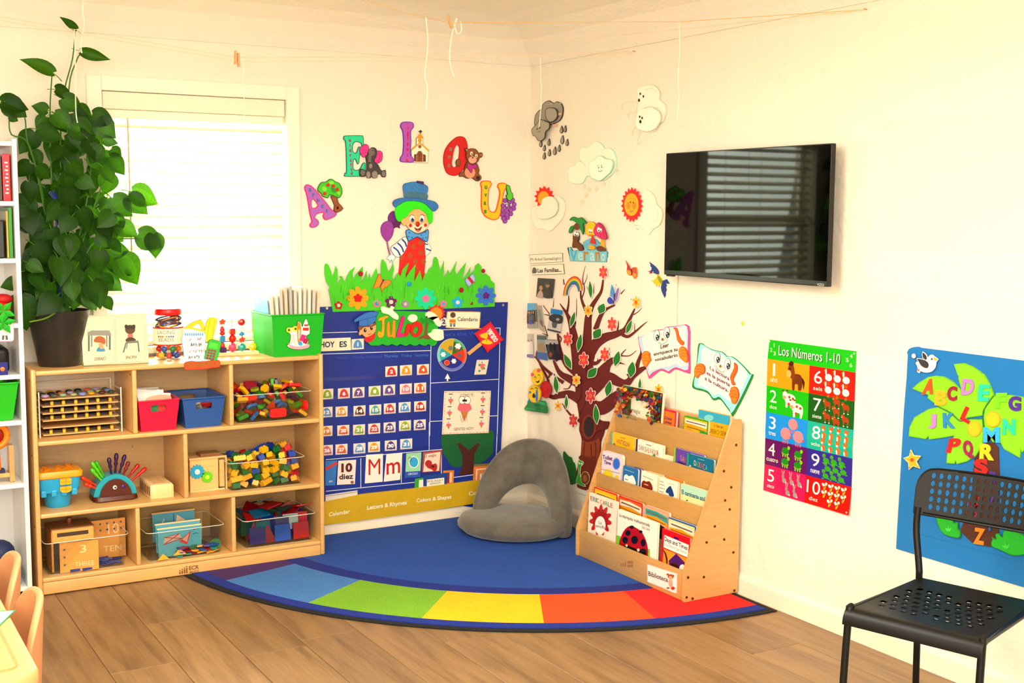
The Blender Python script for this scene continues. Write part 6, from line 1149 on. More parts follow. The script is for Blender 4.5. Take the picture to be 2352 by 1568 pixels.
book('orange edged book behind the horse book', R3b, z9, (1290, 1245), (1510, 1318), .012, 'E88028', [], rc=.006, group=GB)
book('pale green board book reading El caminante azul', R3, z9, (1480, 1345), (1835, 1445), .012, 'F0E0A8', [(z9.p('1470,1340 1840,1440 1840,1580 1470,1470'), 'B8E0C8'), z9.t('El caminante azul', 1490, 1475, 1790, 1572, 56, '386878', .03), (z9.e(1560, 1560, 12, 8), '201810')], edge='F0D8B0', rc=.003, group=GB)
R4b = Row(-.226, .0295, 2); R4 = Row(-.262, .0295, 2)
def series(label, tl, tr, col, ban, ed): 
    x0, y0 = tl; x1, y1 = tr; sl = (y1-y0)/(x1-x0); w = x1-x0
    f = lambda a, b: (x0+a*w, y0+a*w*sl+b)
    pts = [f(.06, 35), f(.5, 32), f(.95, 60), f(.95, 130), f(.5, 92), f(.06, 100)]
    book(label, R4b, z10, tl, tr, .014, col, [(z10.m(pts), ban), bar(z10, *f(.12, 62), *f(.88, 82), 16, '7a6a50'), (z10.m([f(.06, 105), f(.5, 95), f(.95, 135), f(.95, 170), f(.5, 140), f(.06, 140)]), 'F0A418'), bar(z10, *f(.12, 122), *f(.86, 145), 9, 'a06818'), (z10.m([f(.1, 155), f(.5, 150), f(.9, 185), f(.9, 330), f(.1, 300)]), '302820')], edge=ed, rc=.008, group=GB)
series('red edged board book with a yellow banner behind the flower book', (318, 140), (580, 215), 'F0B828', 'F8D030', 'D81C10')
series('red edged board book with a white banner behind the ladybug book', (592, 235), (864, 320), 'E86020', 'F8E4D0', 'D82810')
series('teal bannered board book, third in the back row of the lowest tier', (880, 335), (1160, 430), 'E8B090', '28A8A8', 'F0A888')
series('blue edged board book at the right end of the lowest tier', (1148, 478), (1462, 575), 'F0D898', 'F4E8D0', '2468A8')
book('picture book with red petals reading La semilla', R4, z10, (262, 205), (578, 298), .010, 'F0E8D8', [(z10.fl(390, 510, 178, 11, .42, .2, .72), 'C8200C'), (z10.fl(390, 510, 130, 11, .3, .5, .7), 'A81408'), (z10.e(388, 570, 60, 105), 'FCF6EC'), z10.t('La', 372, 552, 405, 560, 36, '3A302A', .0), z10.t('semilla', 330, 585, 445, 612, 36, '3A302A', .0)]+rain('ERIC CARLE', 278, 285, 535, 375, 50, ['D04830', '3A80B0', '48A858', 'C84030', '2A60B0', 'E0A030', 'D03828', '58A848', '2A80C0'], z10), rc=.002, group=GB)
u_, v_ = R4(z10.q(262, 205))
book('large picture book La mariquita malhumorada with a red ladybug', Row(-.266, .0295, 2), z10, (588, 390), (1036, 540), .010, 'FCF4E4', [(z10.s('600,790 620,700 660,620 720,575 780,590 850,640 900,730 925,840 925,930 800,870 680,830', 3), 'B80C10')]+[(z10.e(x, y, rx, ry), '141418') for x, y, rx, ry in ((700, 655, 30, 32), (668, 735, 32, 38), (775, 732, 38, 46), (872, 765, 26, 42), (745, 588, 25, 18), (845, 640, 20, 16), (870, 870, 40, 40))]+[(z10.s('640,820 690,790 740,810 800,840 840,900 700,850', 3), '18181C'), (z10.e(688, 795, 12, 14), 'E8E0D0'), (z10.e(820, 845, 14, 18), 'E8E0D0'), (z10.p('560,670 620,690 600,800 550,780'), '88C820'), (z10.p('935,830 950,835 945,950 925,940'), '88C820'), z10.t('La mariquita malhumorada', 605, 465, 950, 585, 36, '4A4440', .0), z10.t('Eric Carle', 865, 600, 950, 630, 28, '5A5450', .0)], rc=.002, group=GB)
book('red book reading Days and Times with a purple house', Row(-.264, .0295, 2), z10, (1085, 588), (1442, 738), .010, 'E01008', [(z10.p('1108,675 1385,790 1370,930 1100,815'), 'FCF6EC'), z10.t('Days and Times', 1112, 740, 1370, 850, 48, '1A1A1A', .02), z10.t('Los Días y Las Horas', 1115, 792, 1358, 892, 30, '8A8488', .0), (z10.p('1105,830 1360,935 1340,1090 1090,985'), 'F0A018'), (z10.p('1160,965 1245,885 1340,985 1335,1100 1165,1010'), '5A1878'), (z10.s('1185,1010 1220,980 1260,1010 1262,1060 1190,1035'), '4A1A10'), (z10.s('1280,1080 1290,1020 1330,1010 1342,1060'), 'F0ECE4'), (z10.p('1218,690 1275,712 1272,735 1218,715'), '4A1878'), (z10.s('1095,840 1130,880 1150,960 1140,1010 1120,900'), '5A1020')], rc=.003, group=GB)
# spiral binding of the petal book
bks = [o for o in bpy.data.objects if o.get('label', '').startswith('picture book with red petals')][0]
for i in range(12):
    cc = ('3A90C8', 'E8C030', 'D84030', '48A858')[i % 4]; v__ = .012+i*.0155; q = R4.p(u_-.002, v__, -.004)
    MB().tube([q+V((.006*math.cos(a), -.005*math.sin(a), 0)) for a in [2*math.pi*k_/10 for k_ in range(11)]], .0014, cc, 5).build('binding_ring', 'plastic', bks, True)
# label on the front panel
bp = z10.s('915,1030 935,1008 1090,1060 1240,1105 1255,1130 1252,1300 1230,1335 1080,1270 930,1210 918,1180', 2)
sign('name_card', 'white rounded card reading Biblioteca on the book display', 'card', Surf((-.288, 0, 0), (0, -1, 0), (0, 0, 1)), bp, 'FCF0E8', h0=0, th=.001, out='F0C8C0', ow=1.4, det=[z10.t('Biblioteca', 930, 1132, 1152, 1208, 52, '4A4844', .02), (z10.e(1183, 1145, 34, 28), 'A85A30'), (z10.e(1150, 1120, 14, 12), 'A85A30'), (z10.e(1212, 1135, 12, 12), 'A85A30'), (z10.e(1182, 1158, 22, 20), 'F0B088'), (z10.s('1165,1180 1200,1185 1205,1250 1175,1260 1160,1220'), 'E8B0A0'), (z10.e(1155, 1272, 18, 10), 'A85A30'), (z10.e(1210, 1275, 22, 18), 'B83828')])
# sheets of white paper on the wall
for lab, q in (('large blank white sheet taped to the wall right of the television', [(2030, 274), (2560, 244), (2560, 592), (2022, 573)]), ('wide blank white sheet behind the felt board and poster', [(1915, 659), (2560, 715), (2560, 905), (1906, 800)]), ('blank white sheet behind the two book signs', [(1560, 745), (1768, 776), (1754, 905), (1548, 866)])):
    sign('paper_sheet', lab, 'paper', WB, q, 'F8F0DA', h0=.0002, th=.0004)
# ================================================================ things in and on the cabinet
SZ1, SZ2, SZ0, TOPZ = SH[2]+t_/2, SH[1]+t_/2, SH[0]+t_/2, CH-.006
def X(px, y, py=1000): return at(px, py, 1, y).x
def ringbin(T, name, x0, x1, y0, y1, z0, h, tap, col, kind, wall=.003, rc=.018, lip=.006):
    """open box with rounded corners, tapering toward its foot"""
    def ring(ins, z): return [V((x, y, z)) for x, y in rrect(x0+ins, y0+ins, x1-ins, y1-ins, max(.003, rc-ins*.3), 4)]
    rs = [ring(tap, z0), ring(tap*.9, z0+.004), ring(lip*.6, z0+h-.012), ring(lip*.5, z0+h-.006), ring(0, z0+h-.005), ring(0, z0+h), ring(lip*.6+wall, z0+h), ring(tap*.9+wall, z0+.004+wall)]
    mb = MB(); n = len(rs[0]); mb.v = [q for r in rs for q in r]; c = lin(col)
    for i in range(len(rs)-1):
        for j in range(n): a = i*n+j; e = i*n+(j+1) % n; mb.face((a, e, e+n, a+n), c)
    mb.face([j for j in range(n)][::-1], c); mb.face([(len(rs)-1)*n+j for j in range(n)], c)
    return mb.build(name, kind, T, True)
def slotbin(label, x0, x1, y0, y1, z0, h, tap, col, slot=True, cat='bin', kind='plastic'):
    T = thing('storage_bin', label, cat, ((x0+x1)/2, (y0+y1)/2, z0))
    B_ = [V((x, y, z0)) for x, y in ((x0+tap, y0+tap), (x1-tap, y0+tap), (x1-tap, y1-tap), (x0+tap, y1-tap))]; U_ = [V((x, y, z0+h)) for x, y in ((x0, y0), (x1, y0), (x1, y1), (x0, y1))]
    c = lin(col); names = ('front_wall', 'side_wall', 'back_wall', 'side_wall')
    for i in range(4):
        j = (i+1) % 4; sf = Surf((B_[i]+B_[j])/2, B_[j]-B_[i], ((U_[i]+U_[j])-(B_[i]+B_[j]))); fs = sf.flat()
        wb = (B_[j]-B_[i]).length/2; wt = (U_[j]-U_[i]).length/2; hh_ = ((U_[i]+U_[j])/2-(B_[i]+B_[j])/2).length
        ho = [rrect(-wt*.38, hh_*.62, wt*.38, hh_*.84, .008, 3)] if slot and i % 2 == 0 else []
        MB().uv(fs, [(-wb, 0), (wb, 0), (wt, hh_), (-wt, hh_)], c, -.003, 0, ho, back=not ho).build(names[i], kind, T)
        MB().box((-wt-.003, hh_-.006, -.004), (wt+.003, hh_, .005), c, Matrix((sf.ex, sf.ey, sf.n)).transposed().to_4x4() if False else None) if False else None
    MB().box((x0+tap, y0+tap, z0), (x1-tap, y1-tap, z0+.003), col).build('bin_floor', kind, T)
    mb = MB(); r_ = [V((x, y, z0+h-.003)) for x, y in rrect(x0-.002, y0-.002, x1+.002, y1+.002, .008, 3)]; mb.tube(r_+r_[:1], .004, col, 6, False); mb.build('rim', kind, T, True)
    return T
def rotm(loc, rz=0, rx=0, ry=0): return Matrix.Translation(V(loc)) @ Matrix.Rotation(math.radians(rz), 4, 'Z') @ Matrix.Rotation(math.radians(rx), 4, 'X') @ Matrix.Rotation(math.radians(ry), 4, 'Y')
def item(name, label, cat, mb, kind, group=None, smooth=False): return tag(mb.build(name, kind, None, smooth), label, cat, group)
# ---- drying rack with stones, first compartment of the upper row
rx0, rx1, ry0, ry1 = -2.455, -2.125, -.262, -.062
T = thing('tray_rack', 'white wire rack of wooden trays with polished stones on top', 'rack', ((rx0+rx1)/2, (ry0+ry1)/2, SZ1))
zz = [SZ1+.004+.031*i for i in range(6)]
for x in (rx0+.004, rx1-.004):
    for y in (ry0+.004, ry1-.004): MB().tube([(x, y, SZ1), (x, y, SZ1+.185 if y < -.1 else SZ1+.20)], .0028, 'F4EEE0', 6).build('upright_wire', 'plastic', T)
    for i in range(7): MB().tube([(x, ry0+.004, SZ1+.003+.029*i), (x, ry1-.004, SZ1+.003+.029*i)], .002, 'F4EEE0', 5).build('side_wire', 'plastic', T)
MB().tube([(rx0+.004, ry1-.004, SZ1+.20), (rx1-.004, ry1-.004, SZ1+.20)], .0025, 'F4EEE0', 6).build('top_wire', 'plastic', T)
rk = random.Random(21)
for i in range(6):
    z_ = SZ1+.006+.029*i
    o = MB().bbox((rx0+.016, ry0+.001, z_), (rx1-.016, ry1-.008, z_+.005), 'E8B878', .001).build('tray', 'wood', T)
    if i < 5 and i != 1:
        for j in range(6):
            x = rx0+.045+j*.047+rk.uniform(-.004, .004)
            for q in range(2): MB().bbox((x+q*.006, ry0+.012+q*.03, z_+.005), (x+.012+q*.006, ry0+.026+q*.03, z_+.019), ('E8B818', 'C89010')[q], .002).build('brass_knob', 'plastic', o)
        MB().bbox((rx0+.03, ry0+.04, z_+.005), (rx1-.03, ry1-.02, z_+.014), '3A2A1E', .002).build('dark_insert', 'wood', o)
ztop = SZ1+.006+.029*5+.005; GS = 'polished stones on the wire rack'
sc_ = [('lilac', 'B8A0D0'), ('sage', 'A8B078'), ('brown', '5A3020'), ('coral', 'E07858'), ('mint', '98C0A0'), ('amber', 'E8A818'), ('navy', '283848'), ('slate', '5A605A'), ('periwinkle', '8898D0'), ('dark green', '3A5038')]
k = 0
for j in range(3):
    for i in range(8):
        x = rx0+.032+i*.037+rk.uniform(-.004, .004); y = ry0+.035+j*.055+rk.uniform(-.006, .006)
        if x > rx1-.03: continue
        cn, cc = sc_[(k*7+j*3) % 10]; k += 1; s_ = rk.uniform(.8, 1.0)
        item('polished_stone', '%s polished stone on the wire rack, %s row' % (cn, ('front', 'middle', 'back')[j]), 'stone', MB().ball((x, y, ztop+.008*s_), .0165*s_, cc, 12, (1, 1.05, .48)), 'gloss', GS, 2)
# ---- pink and blue bins
px0, px1 = -2.078, -1.908
slotbin('hot pink plastic bin filled with paper cards', px0, px1, -.334, -.075, SZ1, .132, .014, 'E80848')
slotbin('denim blue plastic bin filled with laces and figures', -1.896, -1.714, -.338, -.075, SZ1, .130, .016, '2C5CA0')
for i in range(7): item('picture_card', 'white picture card in the pink bin', 'card', MB().box((-.055, -.0008, 0), (.055, .0008, .10), 'F4ECE4', rotm((-1.995+rk.uniform(-.01, .01), -.27+i*.026, SZ1+.055), rk.uniform(-10, 10), rk.uniform(-22, -8), rk.uniform(-8, 8))), 'paper', 'cards in the pink bin')
item('paper_cutout', 'tan paper hand cut-out lying on top of the pink bin', 'paper', MB().prism(S('-.05,-.01 0,-.02 .05,-.012 .06,.01 .03,.012 .02,.03 0,.015 -.03,.03 -.045,.015', 3), rotm((-1.985, -.29, SZ1+.128), 10, -70), .002, 'F0C8A8'), 'paper')
for i in range(3): item('paper_cutout', ('green', 'red', 'navy')[i]+' paper shape showing in the pink bin', 'paper', MB().box((-.03, -.001, 0), (.03, .001, .06), ('1A8048', 'D83028', '1C2C6A')[i], rotm((-2.02+i*.04, -.315+i*.006, SZ1+.062), 0, -6, rk.uniform(-20, 20))), 'paper')
for i in range(14):
    cn, cc = [('cream', 'F0DCB8'), ('grey', '8A8A90'), ('red', 'C03028'), ('blue', '3070C0'), ('teal', '3A8A80')][i % 5]
    item('wooden_figure', '%s wooden figure in the blue bin' % cn, 'toy', MB().bbox((-.022, -.006, -.012), (.022, .006, .012), cc, .003, 2, rotm((-1.86+(i % 4)*.038, -.295+(i//4)*.05, SZ1+.07+.012*(i % 3)), rk.uniform(0, 180), rk.uniform(-30, 30), rk.uniform(-30, 30))), 'wood', 'figures in the blue bin')
# ---- clear bins
def clearbin(label, x0, x1, y0, y1, z0, h, tap=.016, col='FAFBF8'):
    T = thing('clear_bin', label, 'bin', ((x0+x1)/2, (y0+y1)/2, z0)); ringbin(T, 'bin_body', x0, x1, y0, y1, z0, h, tap, col, 'clear', .0025, .022, .010)
    r_ = [V((x, y, z0+h)) for x, y in rrect(x0+.001, y0+.001, x1-.001, y1-.001, .022, 4)]; MB().tube(r_+r_[:1], .0017, 'E0D6C4', 6, False).build('rim', 'gloss', T, True)  # pale opaque rim tube puts bright edge highlights into the clear plastic's colour
    r_ = [V((x, y, z0+.002)) for x, y in rrect(x0+tap, y0+tap, x1-tap, y1-tap, .018, 4)]; MB().tube(r_+r_[:1], .0012, 'C8BEAA', 5, False).build('foot_edge', 'gloss', T, True); return T
clearbin('clear plastic bin of coloured shapes, upper row', -1.664, -1.318, -.338, -.07, SZ1, .125)
clearbin('clear plastic bin of building bricks, middle row', -1.70, -1.352, -.335, -.07, SZ2, .125)
clearbin('clear plastic bin holding wooden number boards', -2.462, -2.128, -.336, -.06, SZ0, .135)
clearbin('clear plastic bin of pattern cards and flat wooden shapes', -2.058, -1.724, -.336, -.06, SZ0, .125)
clearbin('clear plastic bin of dark magnetic tiles', -1.642, -1.305, -.336, -.06, SZ0, .125)
def where(k, i, j, n): return '%s %s, %s' % (('low', 'lower middle', 'upper middle', 'high')[min(3, k)], ('left', 'centre', 'right')[min(2, i*3//n)], 'at the front' if j == 0 else 'further back')
def pile(n, box_, make, seed):
    r_ = random.Random(seed); (x0, x1), (y0, y1), (z0, z1) = box_; nx, ny, nz = n
    for k_ in range(nz):
        for j_ in range(ny):
            for i_ in range(nx):
                make(r_, x0+(x1-x0)*(i_+.5+r_.uniform(-.15, .15))/nx, y0+(y1-y0)*(j_+.5+r_.uniform(-.12, .12))/ny, z0+(z1-z0)*(k_+.5+r_.uniform(-.08, .08))/nz, k_, i_, j_)
# coloured wooden shapes
SC_ = [('red', 'E01810'), ('crimson', '9A1030'), ('green', '2A9A20'), ('orange', 'F05018'), ('yellow', 'F0B818'), ('blue', '2878C8'), ('plum', '4A2A48'), ('olive', '8A9A18'), ('red', 'F01410')]
def mkshape(r_, x, y, z, k, i, j):
    cn, cc = r_.choice(SC_); t = r_.random(); M = rotm((x, y, z), r_.uniform(0, 180), r_.uniform(-55, 55), r_.uniform(-45, 45))
    mb = MB()
    if t < .4: mb.bbox((-.024, -.013, -.008), (.024, .013, .008), cc, .003, 2, M); s_ = 'block'
    elif t < .65: mb.prism([(-.022, -.013), (.022, -.013), (0, .022)], M, .014, cc); s_ = 'triangle'
    elif t < .85: mb.prism(ell(0, 0, .02, .02, 0, 6), M, .012, cc); s_ = 'hexagon'
    else: mb.prism(rrect(-.03, -.014, .03, .014, .012, 4), M, .012, cc); s_ = 'oval'
    item('plastic_shape', '%s plastic %s in the bin of coloured shapes, %s' % (cn, s_, where(k if z < SZ1+.12 else 3, i, j, 7)), 'toy', mb, 'plastic', 'shapes in the upper clear bin')
pile((7, 4, 3), ((-1.643, -1.340), (-.318, -.09), (SZ1+.008, SZ1+.118)), mkshape, 4)
pile((6, 3, 1), ((-1.635, -1.35), (-.30, -.11), (SZ1+.118, SZ1+.155)), mkshape, 6)
for x, y, z_, cn, cc, M in ((-1.505, -.312, SZ1+.035, 'big red', 'FA0C08', rotm((-1.475, -.316, SZ1+.036), 2, 90)), (-1.36, -.30, SZ1+.06, 'upright red', 'FA0C08', rotm((-1.358, -.312, SZ1+.062), 4, 90, 88)), (0, 0, 0, 'tall green', '2AA820', rotm((-1.475, -.22, SZ1+.155), 5, 75, 75)), (0, 0, 0, 'dark blue', '20385A', rotm((-1.44, -.19, SZ1+.15), 5, 80, 65)), (0, 0, 0, 'striped crimson', '9A1038', rotm((-1.575, -.24, SZ1+.152), 10, 70, 20))):
    item('plastic_shape', '%s rounded plastic shape in the bin of coloured shapes' % cn, 'toy', MB().prism(rrect(-.036, -.019, .036, .019, .010, 4), M, .012, cc), 'plastic', 'shapes in the upper clear bin')
# building bricks
BC_ = [('yellow', 'F4B410'), ('yellow', 'F8C018'), ('red', 'C81010'), ('green', '0E7038'), ('blue', '1E4CB0'), ('green', '148048')]
def mkbrick(r_, x, y, z, k, i, j):
    cn, cc = r_.choice(BC_); M = rotm((x, y, z), r_.choice((0, 90, 20, -25, 60)), r_.uniform(-25, 25), r_.uniform(-30, 30)); mb = MB()
    L_ = r_.choice((.016, .026, .016)); mb.box((-L_, -.013, -.0105), (L_, .013, .0105), cc, M)
    for sx in ((-.008, .008) if L_ < .02 else (-.018, -.006, .006, .018)):
        for sy in (-.006, .006): mb.lathe([(.0042, 0), (.0042, .004), (.0, .004)], M @ V((sx, sy, .0105)), cc, 8, M.to_3x3() @ V((0, 0, 1)))
    item('toy_brick', '%s %stoy brick in the clear bin, %s' % (cn, 'long ' if L_ > .02 else '', where(k if z < SZ2+.115 else 3, i, j, 7)), 'toy brick', mb, 'plastic', 'building bricks in the clear bin')
pile((7, 4, 4), ((-1.680, -1.372), (-.315, -.09), (SZ2+.006, SZ2+.115)), mkbrick, 9)
pile((6, 3, 1), ((-1.65, -1.375), (-.29, -.11), (SZ2+.115, SZ2+.140)), mkbrick, 12)
pile((3, 2, 1), ((-1.53, -1.38), (-.27, -.13), (SZ2+.142, SZ2+.165)), mkbrick, 14)
# magnetic tiles
MC_ = [('dark red', '9A0C10'), ('red', 'B01014'), ('navy', '1A1860'), ('teal', '106A70'), ('blue', '1848A0'), ('green', '0E5A48'), ('purple', '30186A')]
def tile(label, M, s_, cc, tri=False):
    o_ = [(-s_, -s_), (s_, -s_), (s_, s_), (-s_, s_)] if not tri else [(-s_, -s_), (s_, -s_), (0, s_*1.3)]
    item('magnetic_tile', label, 'toy tile', MB().prism(o_, M, .006, cc), 'gloss', 'magnetic tiles in the lower clear bin')
rm = random.Random(8)
for i, (x, cn, cc, tri) in enumerate([(-1.575, 'purple', '2A1868', 0), (-1.525, 'dark red', '8A0C14', 1), (-1.46, 'blue window', '1850A8', 0), (-1.375, 'red', 'A80C10', 0)]):
    tile('%s magnetic tile pressed against the bin front' % cn, rotm((x, -.316, SZ0+.052), rm.uniform(-2, 2), 84, 180 if tri else 0), .036, cc, tri)
for i in range(3): 
    for j in range(6): cn, cc = MC_[(i*5+j*3) % 7]; tile('%s magnetic tile inside the lower clear bin, %s row' % (cn, ('front', 'middle', 'back')[i]), rotm((-1.575+j*.043, -.265+i*.07, SZ0+.06+.006*j), rm.uniform(-25, 25), 84+rm.uniform(-8, 8), rm.uniform(-20, 20)), .034, cc, rm.random() < .3)
for i in range(11):
    cn, cc = [('dark red', '9A0C10'), ('teal blue', '0E5878'), ('red', '8A0A10'), ('dark green', '0A3C40'), ('dark red', '780C10')][i % 5]
    tile('%s magnetic tile heaped on the lower clear bin, %s %s' % (cn, ('left', 'left', 'centre', 'centre', 'right', 'right')[i % 6], 'front' if i < 6 else 'back'), rotm((-1.60+(i % 6)*.048, -.28+(i//6)*.10, SZ0+.130+.010*(i % 3)+(.02 if i in (2, 3, 8, 9) else 0)), rm.uniform(0, 90), rm.uniform(-22, 22), rm.uniform(-18, 18)), .038, cc, i % 3 == 0)
# number boards
def numboard(label, M, w, h, col, holes, num, word, hx):
    T = thing('number_board', label, 'toy board', tuple(M @ V((w/2, 0, 0))))
    sf = Surf(M @ V((0, 0, 0)), M.to_3x3() @ V((1, 0, 0)), M.to_3x3() @ V((0, 0, 1))); fs = sf.flat()
    m = MB().uv(fs, rect(0, 0, w, h), lin(col), -.009, 0, back=True)
    m.txt(fs, num, (w*.52, h*.62), (w*.52+w*.2*(.8 if len(num) < 2 else 1.5), h*.62), h*.26, 'F8DCA8', EPS, .0, up=False); m.txt(fs, word, (w*.38, h*.16), (w*.88, h*.16), h*.15, 'F8DCA8', EPS, .0, up=False)
    m.build('board', 'wood', T); m = MB()
    for a, b in holes: MB().lathe([(.0045, 0), (.0045, .0012), (0, .0012)], sf.p(a*w, b*h, 0), '5A6A78', 12, sf.n).build('hole', 'paper', T)
numboard('wooden board with number three and three holes at the bin front', Matrix.Translation(V((-2.402, -.322, SZ0+.005))) @ Matrix.Rotation(math.radians(-4), 4, 'Z'), .150, .122, 'EFA850', [(.12, .78), (.12, .52), (.12, .26)], '3', 'THREE', 0)
numboard('wooden board with two rows of five holes at the bin back', Matrix.Translation(V((-2.262, -.20, SZ0+.008))) @ Matrix.Rotation(math.radians(2), 4, 'Z'), .150, .165, 'E8A458', [(.12+.19*i, .9-.16*j) for i in range(5) for j in range(2)], '10', 'TEN', 0)
T = thing('bead_box', 'small wooden box with a slot and a knob on its lid', 'wooden box', (-2.345, -.25, SZ0+.13))
bx_ = (-2.425, -2.265)
MB().bbox((bx_[0], -.305, SZ0+.128), (bx_[1], -.298, SZ0+.178), 'F0B060', .001).build('box_front', 'wood', T)
MB().box((bx_[0]+.018, -.3062, SZ0+.150), (bx_[1]-.02, -.3050, SZ0+.166), '4A3420').build('slot', 'wood', T)
for x in bx_: MB().bbox((x-.004, -.300, SZ0+.006), (x+.004, -.16, SZ0+.178), 'D89848', .001).build('box_side', 'wood', T)
MB().bbox((bx_[0]-.004, -.300, SZ0+.174), (bx_[1]+.004, -.16, SZ0+.182), '9A6A3A', .001).build('box_lid', 'wood', T)
MB().lathe([(.008, 0), (.010, .008), (.0115, .018), (.010, .026), (0, .027)], (-2.345, -.23, SZ0+.182), '8A4A20', 14).build('knob', 'wood', T, True)
for i, (x, y, rz) in enumerate(((-2.345, -.328, 3), (-2.298, -.330, 8))): item('blue_rod', 'short blue rod lying %s in front of the boards' % ('left' if i == 0 else 'right'), 'toy rod', MB().tube([rotm((x, y, SZ0+.011), rz) @ V((-.019, 0, 0)), rotm((x, y, SZ0+.011), rz) @ V((.019, 0, 0))], .005, '1C389A', 10), 'plastic')
for i in range(12): item('blue_rod', 'blue rod in the small heap in the number board bin', 'toy rod', MB().tube([rotm((-2.235+.017*(i % 5), -.285+.014*(i//5), SZ0+.012+.008*(i//5)+.002*(i % 2)), rm.uniform(-35, 35), 0, rm.uniform(-10, 10)) @ V((a, 0, 0)) for a in (-.019, .019)], .005, '1C3490', 8), 'plastic', 'heap of blue rods')
# pattern cards
def pcard(label, y, z_, x0, x1, h, edge, det):
    sf = Surf((x0, y, z_), (1, 0, 0), (0, .10, 1)); fs = sf.flat(); w = x1-x0
    T = thing('pattern_card', label, 'card', ((x0+x1)/2, y, z_)); m = MB().uv(fs, rect(0, 0, w, h), lin('58A8BC'), -.004, 0, back=True)
    for pts, cc in det: m.uv(fs, [(a*w, b*h) for a, b in pts], lin(cc), EPS*(2+.1*len(m.f)))
    m.build('card_face', 'paper', T); MB().uv(fs, rect(-.002, h, w+.002, h+.006), lin(edge), -.008, .002, back=True).build('card_rail', 'wood', T)
pcard('pattern card with red kite lines at the bin front', -.296, SZ0+.006, -2.000, -1.815, .118, 'F4D8A0', [([(.12, .45), (.55, .60), (.50, .78), (.15, .70)], 'C8A8A0')]+[(strip([a, b], .025), 'A81818') for a, b in (((.15, .7), (.55, .6)), ((.55, .6), (.12, .45)), ((.12, .45), (.5, .78)), ((.5, .78), (.15, .7)))]+[([(.48, .50), (.78, .85), (.66, .35)], 'C83828'), ([(.55, .55), (.72, .75), (.66, .45)], 'D8A090'), (strip([(.82, .85), (.88, .9), (.95, .87)], .02), '283888'), (strip([(.8, .7), (.87, .74), (.94, .70)], .02), '283888')])
pcard('plain blue pattern card in the middle of the bin', -.270, SZ0+.020, -2.002, -1.812, .118, 'F4D0A0', [])
pcard('blue pattern card with a white triangle at the bin back', -.15, SZ0+.035, -1.985, -1.80, .122, 'F0B878', [([(.52, .45), (.97, .45), (.58, .9)], 'E8C8A8'), (strip([(.5, .4), (.5, .95)], .02), '1858A0'), (strip([(.2, .6), (.28, .8)], .015), 'F0F0E8')])
FS_ = [('red', 'A81018'), ('yellow', 'F0A810'), ('blue', '2468B8'), ('green', '187838'), ('purple', '503890'), ('teal', '28988A')]
def flat_shape(r_, x, y, z, k, i, j):
    cn, cc = r_.choice(FS_); M = rotm((x, y, z), r_.uniform(0, 180), r_.uniform(-12, 12), r_.uniform(-10, 10)); o_ = r_.choice([[(-.02, -.016), (.02, -.016), (0, .02)], rect(-.026, -.012, .026, .012), ell(0, 0, .02, .02, 0, 6)])
    item('flat_block', '%s flat wooden shape in the pattern card bin' % cn, 'toy block', MB().prism(o_, M, .006, cc), 'wood', 'flat shapes in the pattern card bin')
pile((6, 1, 3), ((-1.93, -1.755), (-.326, -.303), (SZ0+.004, SZ0+.045)), flat_shape, 31)
for i, (x, s_) in enumerate(((-1.99, .026), (-1.92, .028))): item('flat_block', 'yellow wooden triangle standing %s at the bin front' % ('left' if i == 0 else 'right'), 'toy block', MB().prism([(-s_, 0), (s_, 0), (0, s_*.95)], rotm((x, -.328, SZ0+.005+.012*i), 3, 80), .006, 'FCAE08'), 'wood')
item('flat_block', 'green wooden disc leaning at the right of the pattern cards', 'toy block', MB().prism(ell(0, 0, .024, .024, 0, 18), rotm((-1.755, -.30, SZ0+.034), -30, 60), .008, '1E7A3C'), 'wood')
# ---- shape sorter tower
cxs, cys = -2.385, -.215
T = thing('shape_sorter', 'blue castle shape sorter with a yellow lid', 'toy', (cxs, cys, SZ2))
MB().lathe([(.046, 0), (.050, .004), (.056, .058), (.060, .068)], (cxs, cys, SZ2), '28A8D8', 28).build('base_cup', 'plastic', T, True)
def rr3(w, d, z, r=.02): return [V((cxs+x, cys+y, z)) for x, y in rrect(-w, -d, w, d, r, 4)]
def loft(rs, col):
    mb = MB(); n = len(rs[0]); mb.v = [q for r in rs for q in r]; c = lin(col)
    for i in range(len(rs)-1):
        for j in range(n): a = i*n+j; e = i*n+(j+1) % n; mb.face((a, e, e+n, a+n), c)
    mb.face([j for j in range(n)][::-1], c); mb.face([(len(rs)-1)*n+j for j in range(n)], c); return mb
loft([rr3(.074, .062, SZ2+.066), rr3(.078, .066, SZ2+.075), rr3(.083, .072, SZ2+.128)], '2CACDC').build('castle_wall', 'plastic', T, True)
for sx in (-1, -.4, .2, .8): MB().bbox((cxs+sx*.066-.008, cys-.0685, SZ2+.052), (cxs+sx*.066+.014, cys-.05, SZ2+.078), '2CACDC', .004).build('battlement', 'plastic', T)
loft([rr3(.086, .075, SZ2+.126), rr3(.090, .079, SZ2+.130), rr3(.091, .080, SZ2+.148), rr3(.086, .075, SZ2+.155), rr3(.078, .067, SZ2+.156)], 'F8A810').build('lid', 'plastic', T, True)
for i, (dx, dy) in enumerate(((-.045, -.03), (0, -.04), (.045, -.025), (-.04, .03), (.01, .025), (.05, .03))): MB().lathe([(.013, 0), (.016, .0015), (.017, .004), (.013, .004), (.013, .001)], (cxs+dx, cys+dy, SZ2+.1555), 'E09008', (3, 16, 4, 5, 16, 6)[i]).build('shape_opening', 'plastic', T)
ws = Surf((cxs, cys-.0705, SZ2), (1, 0, 0), (0, -.07, 1)).flat()
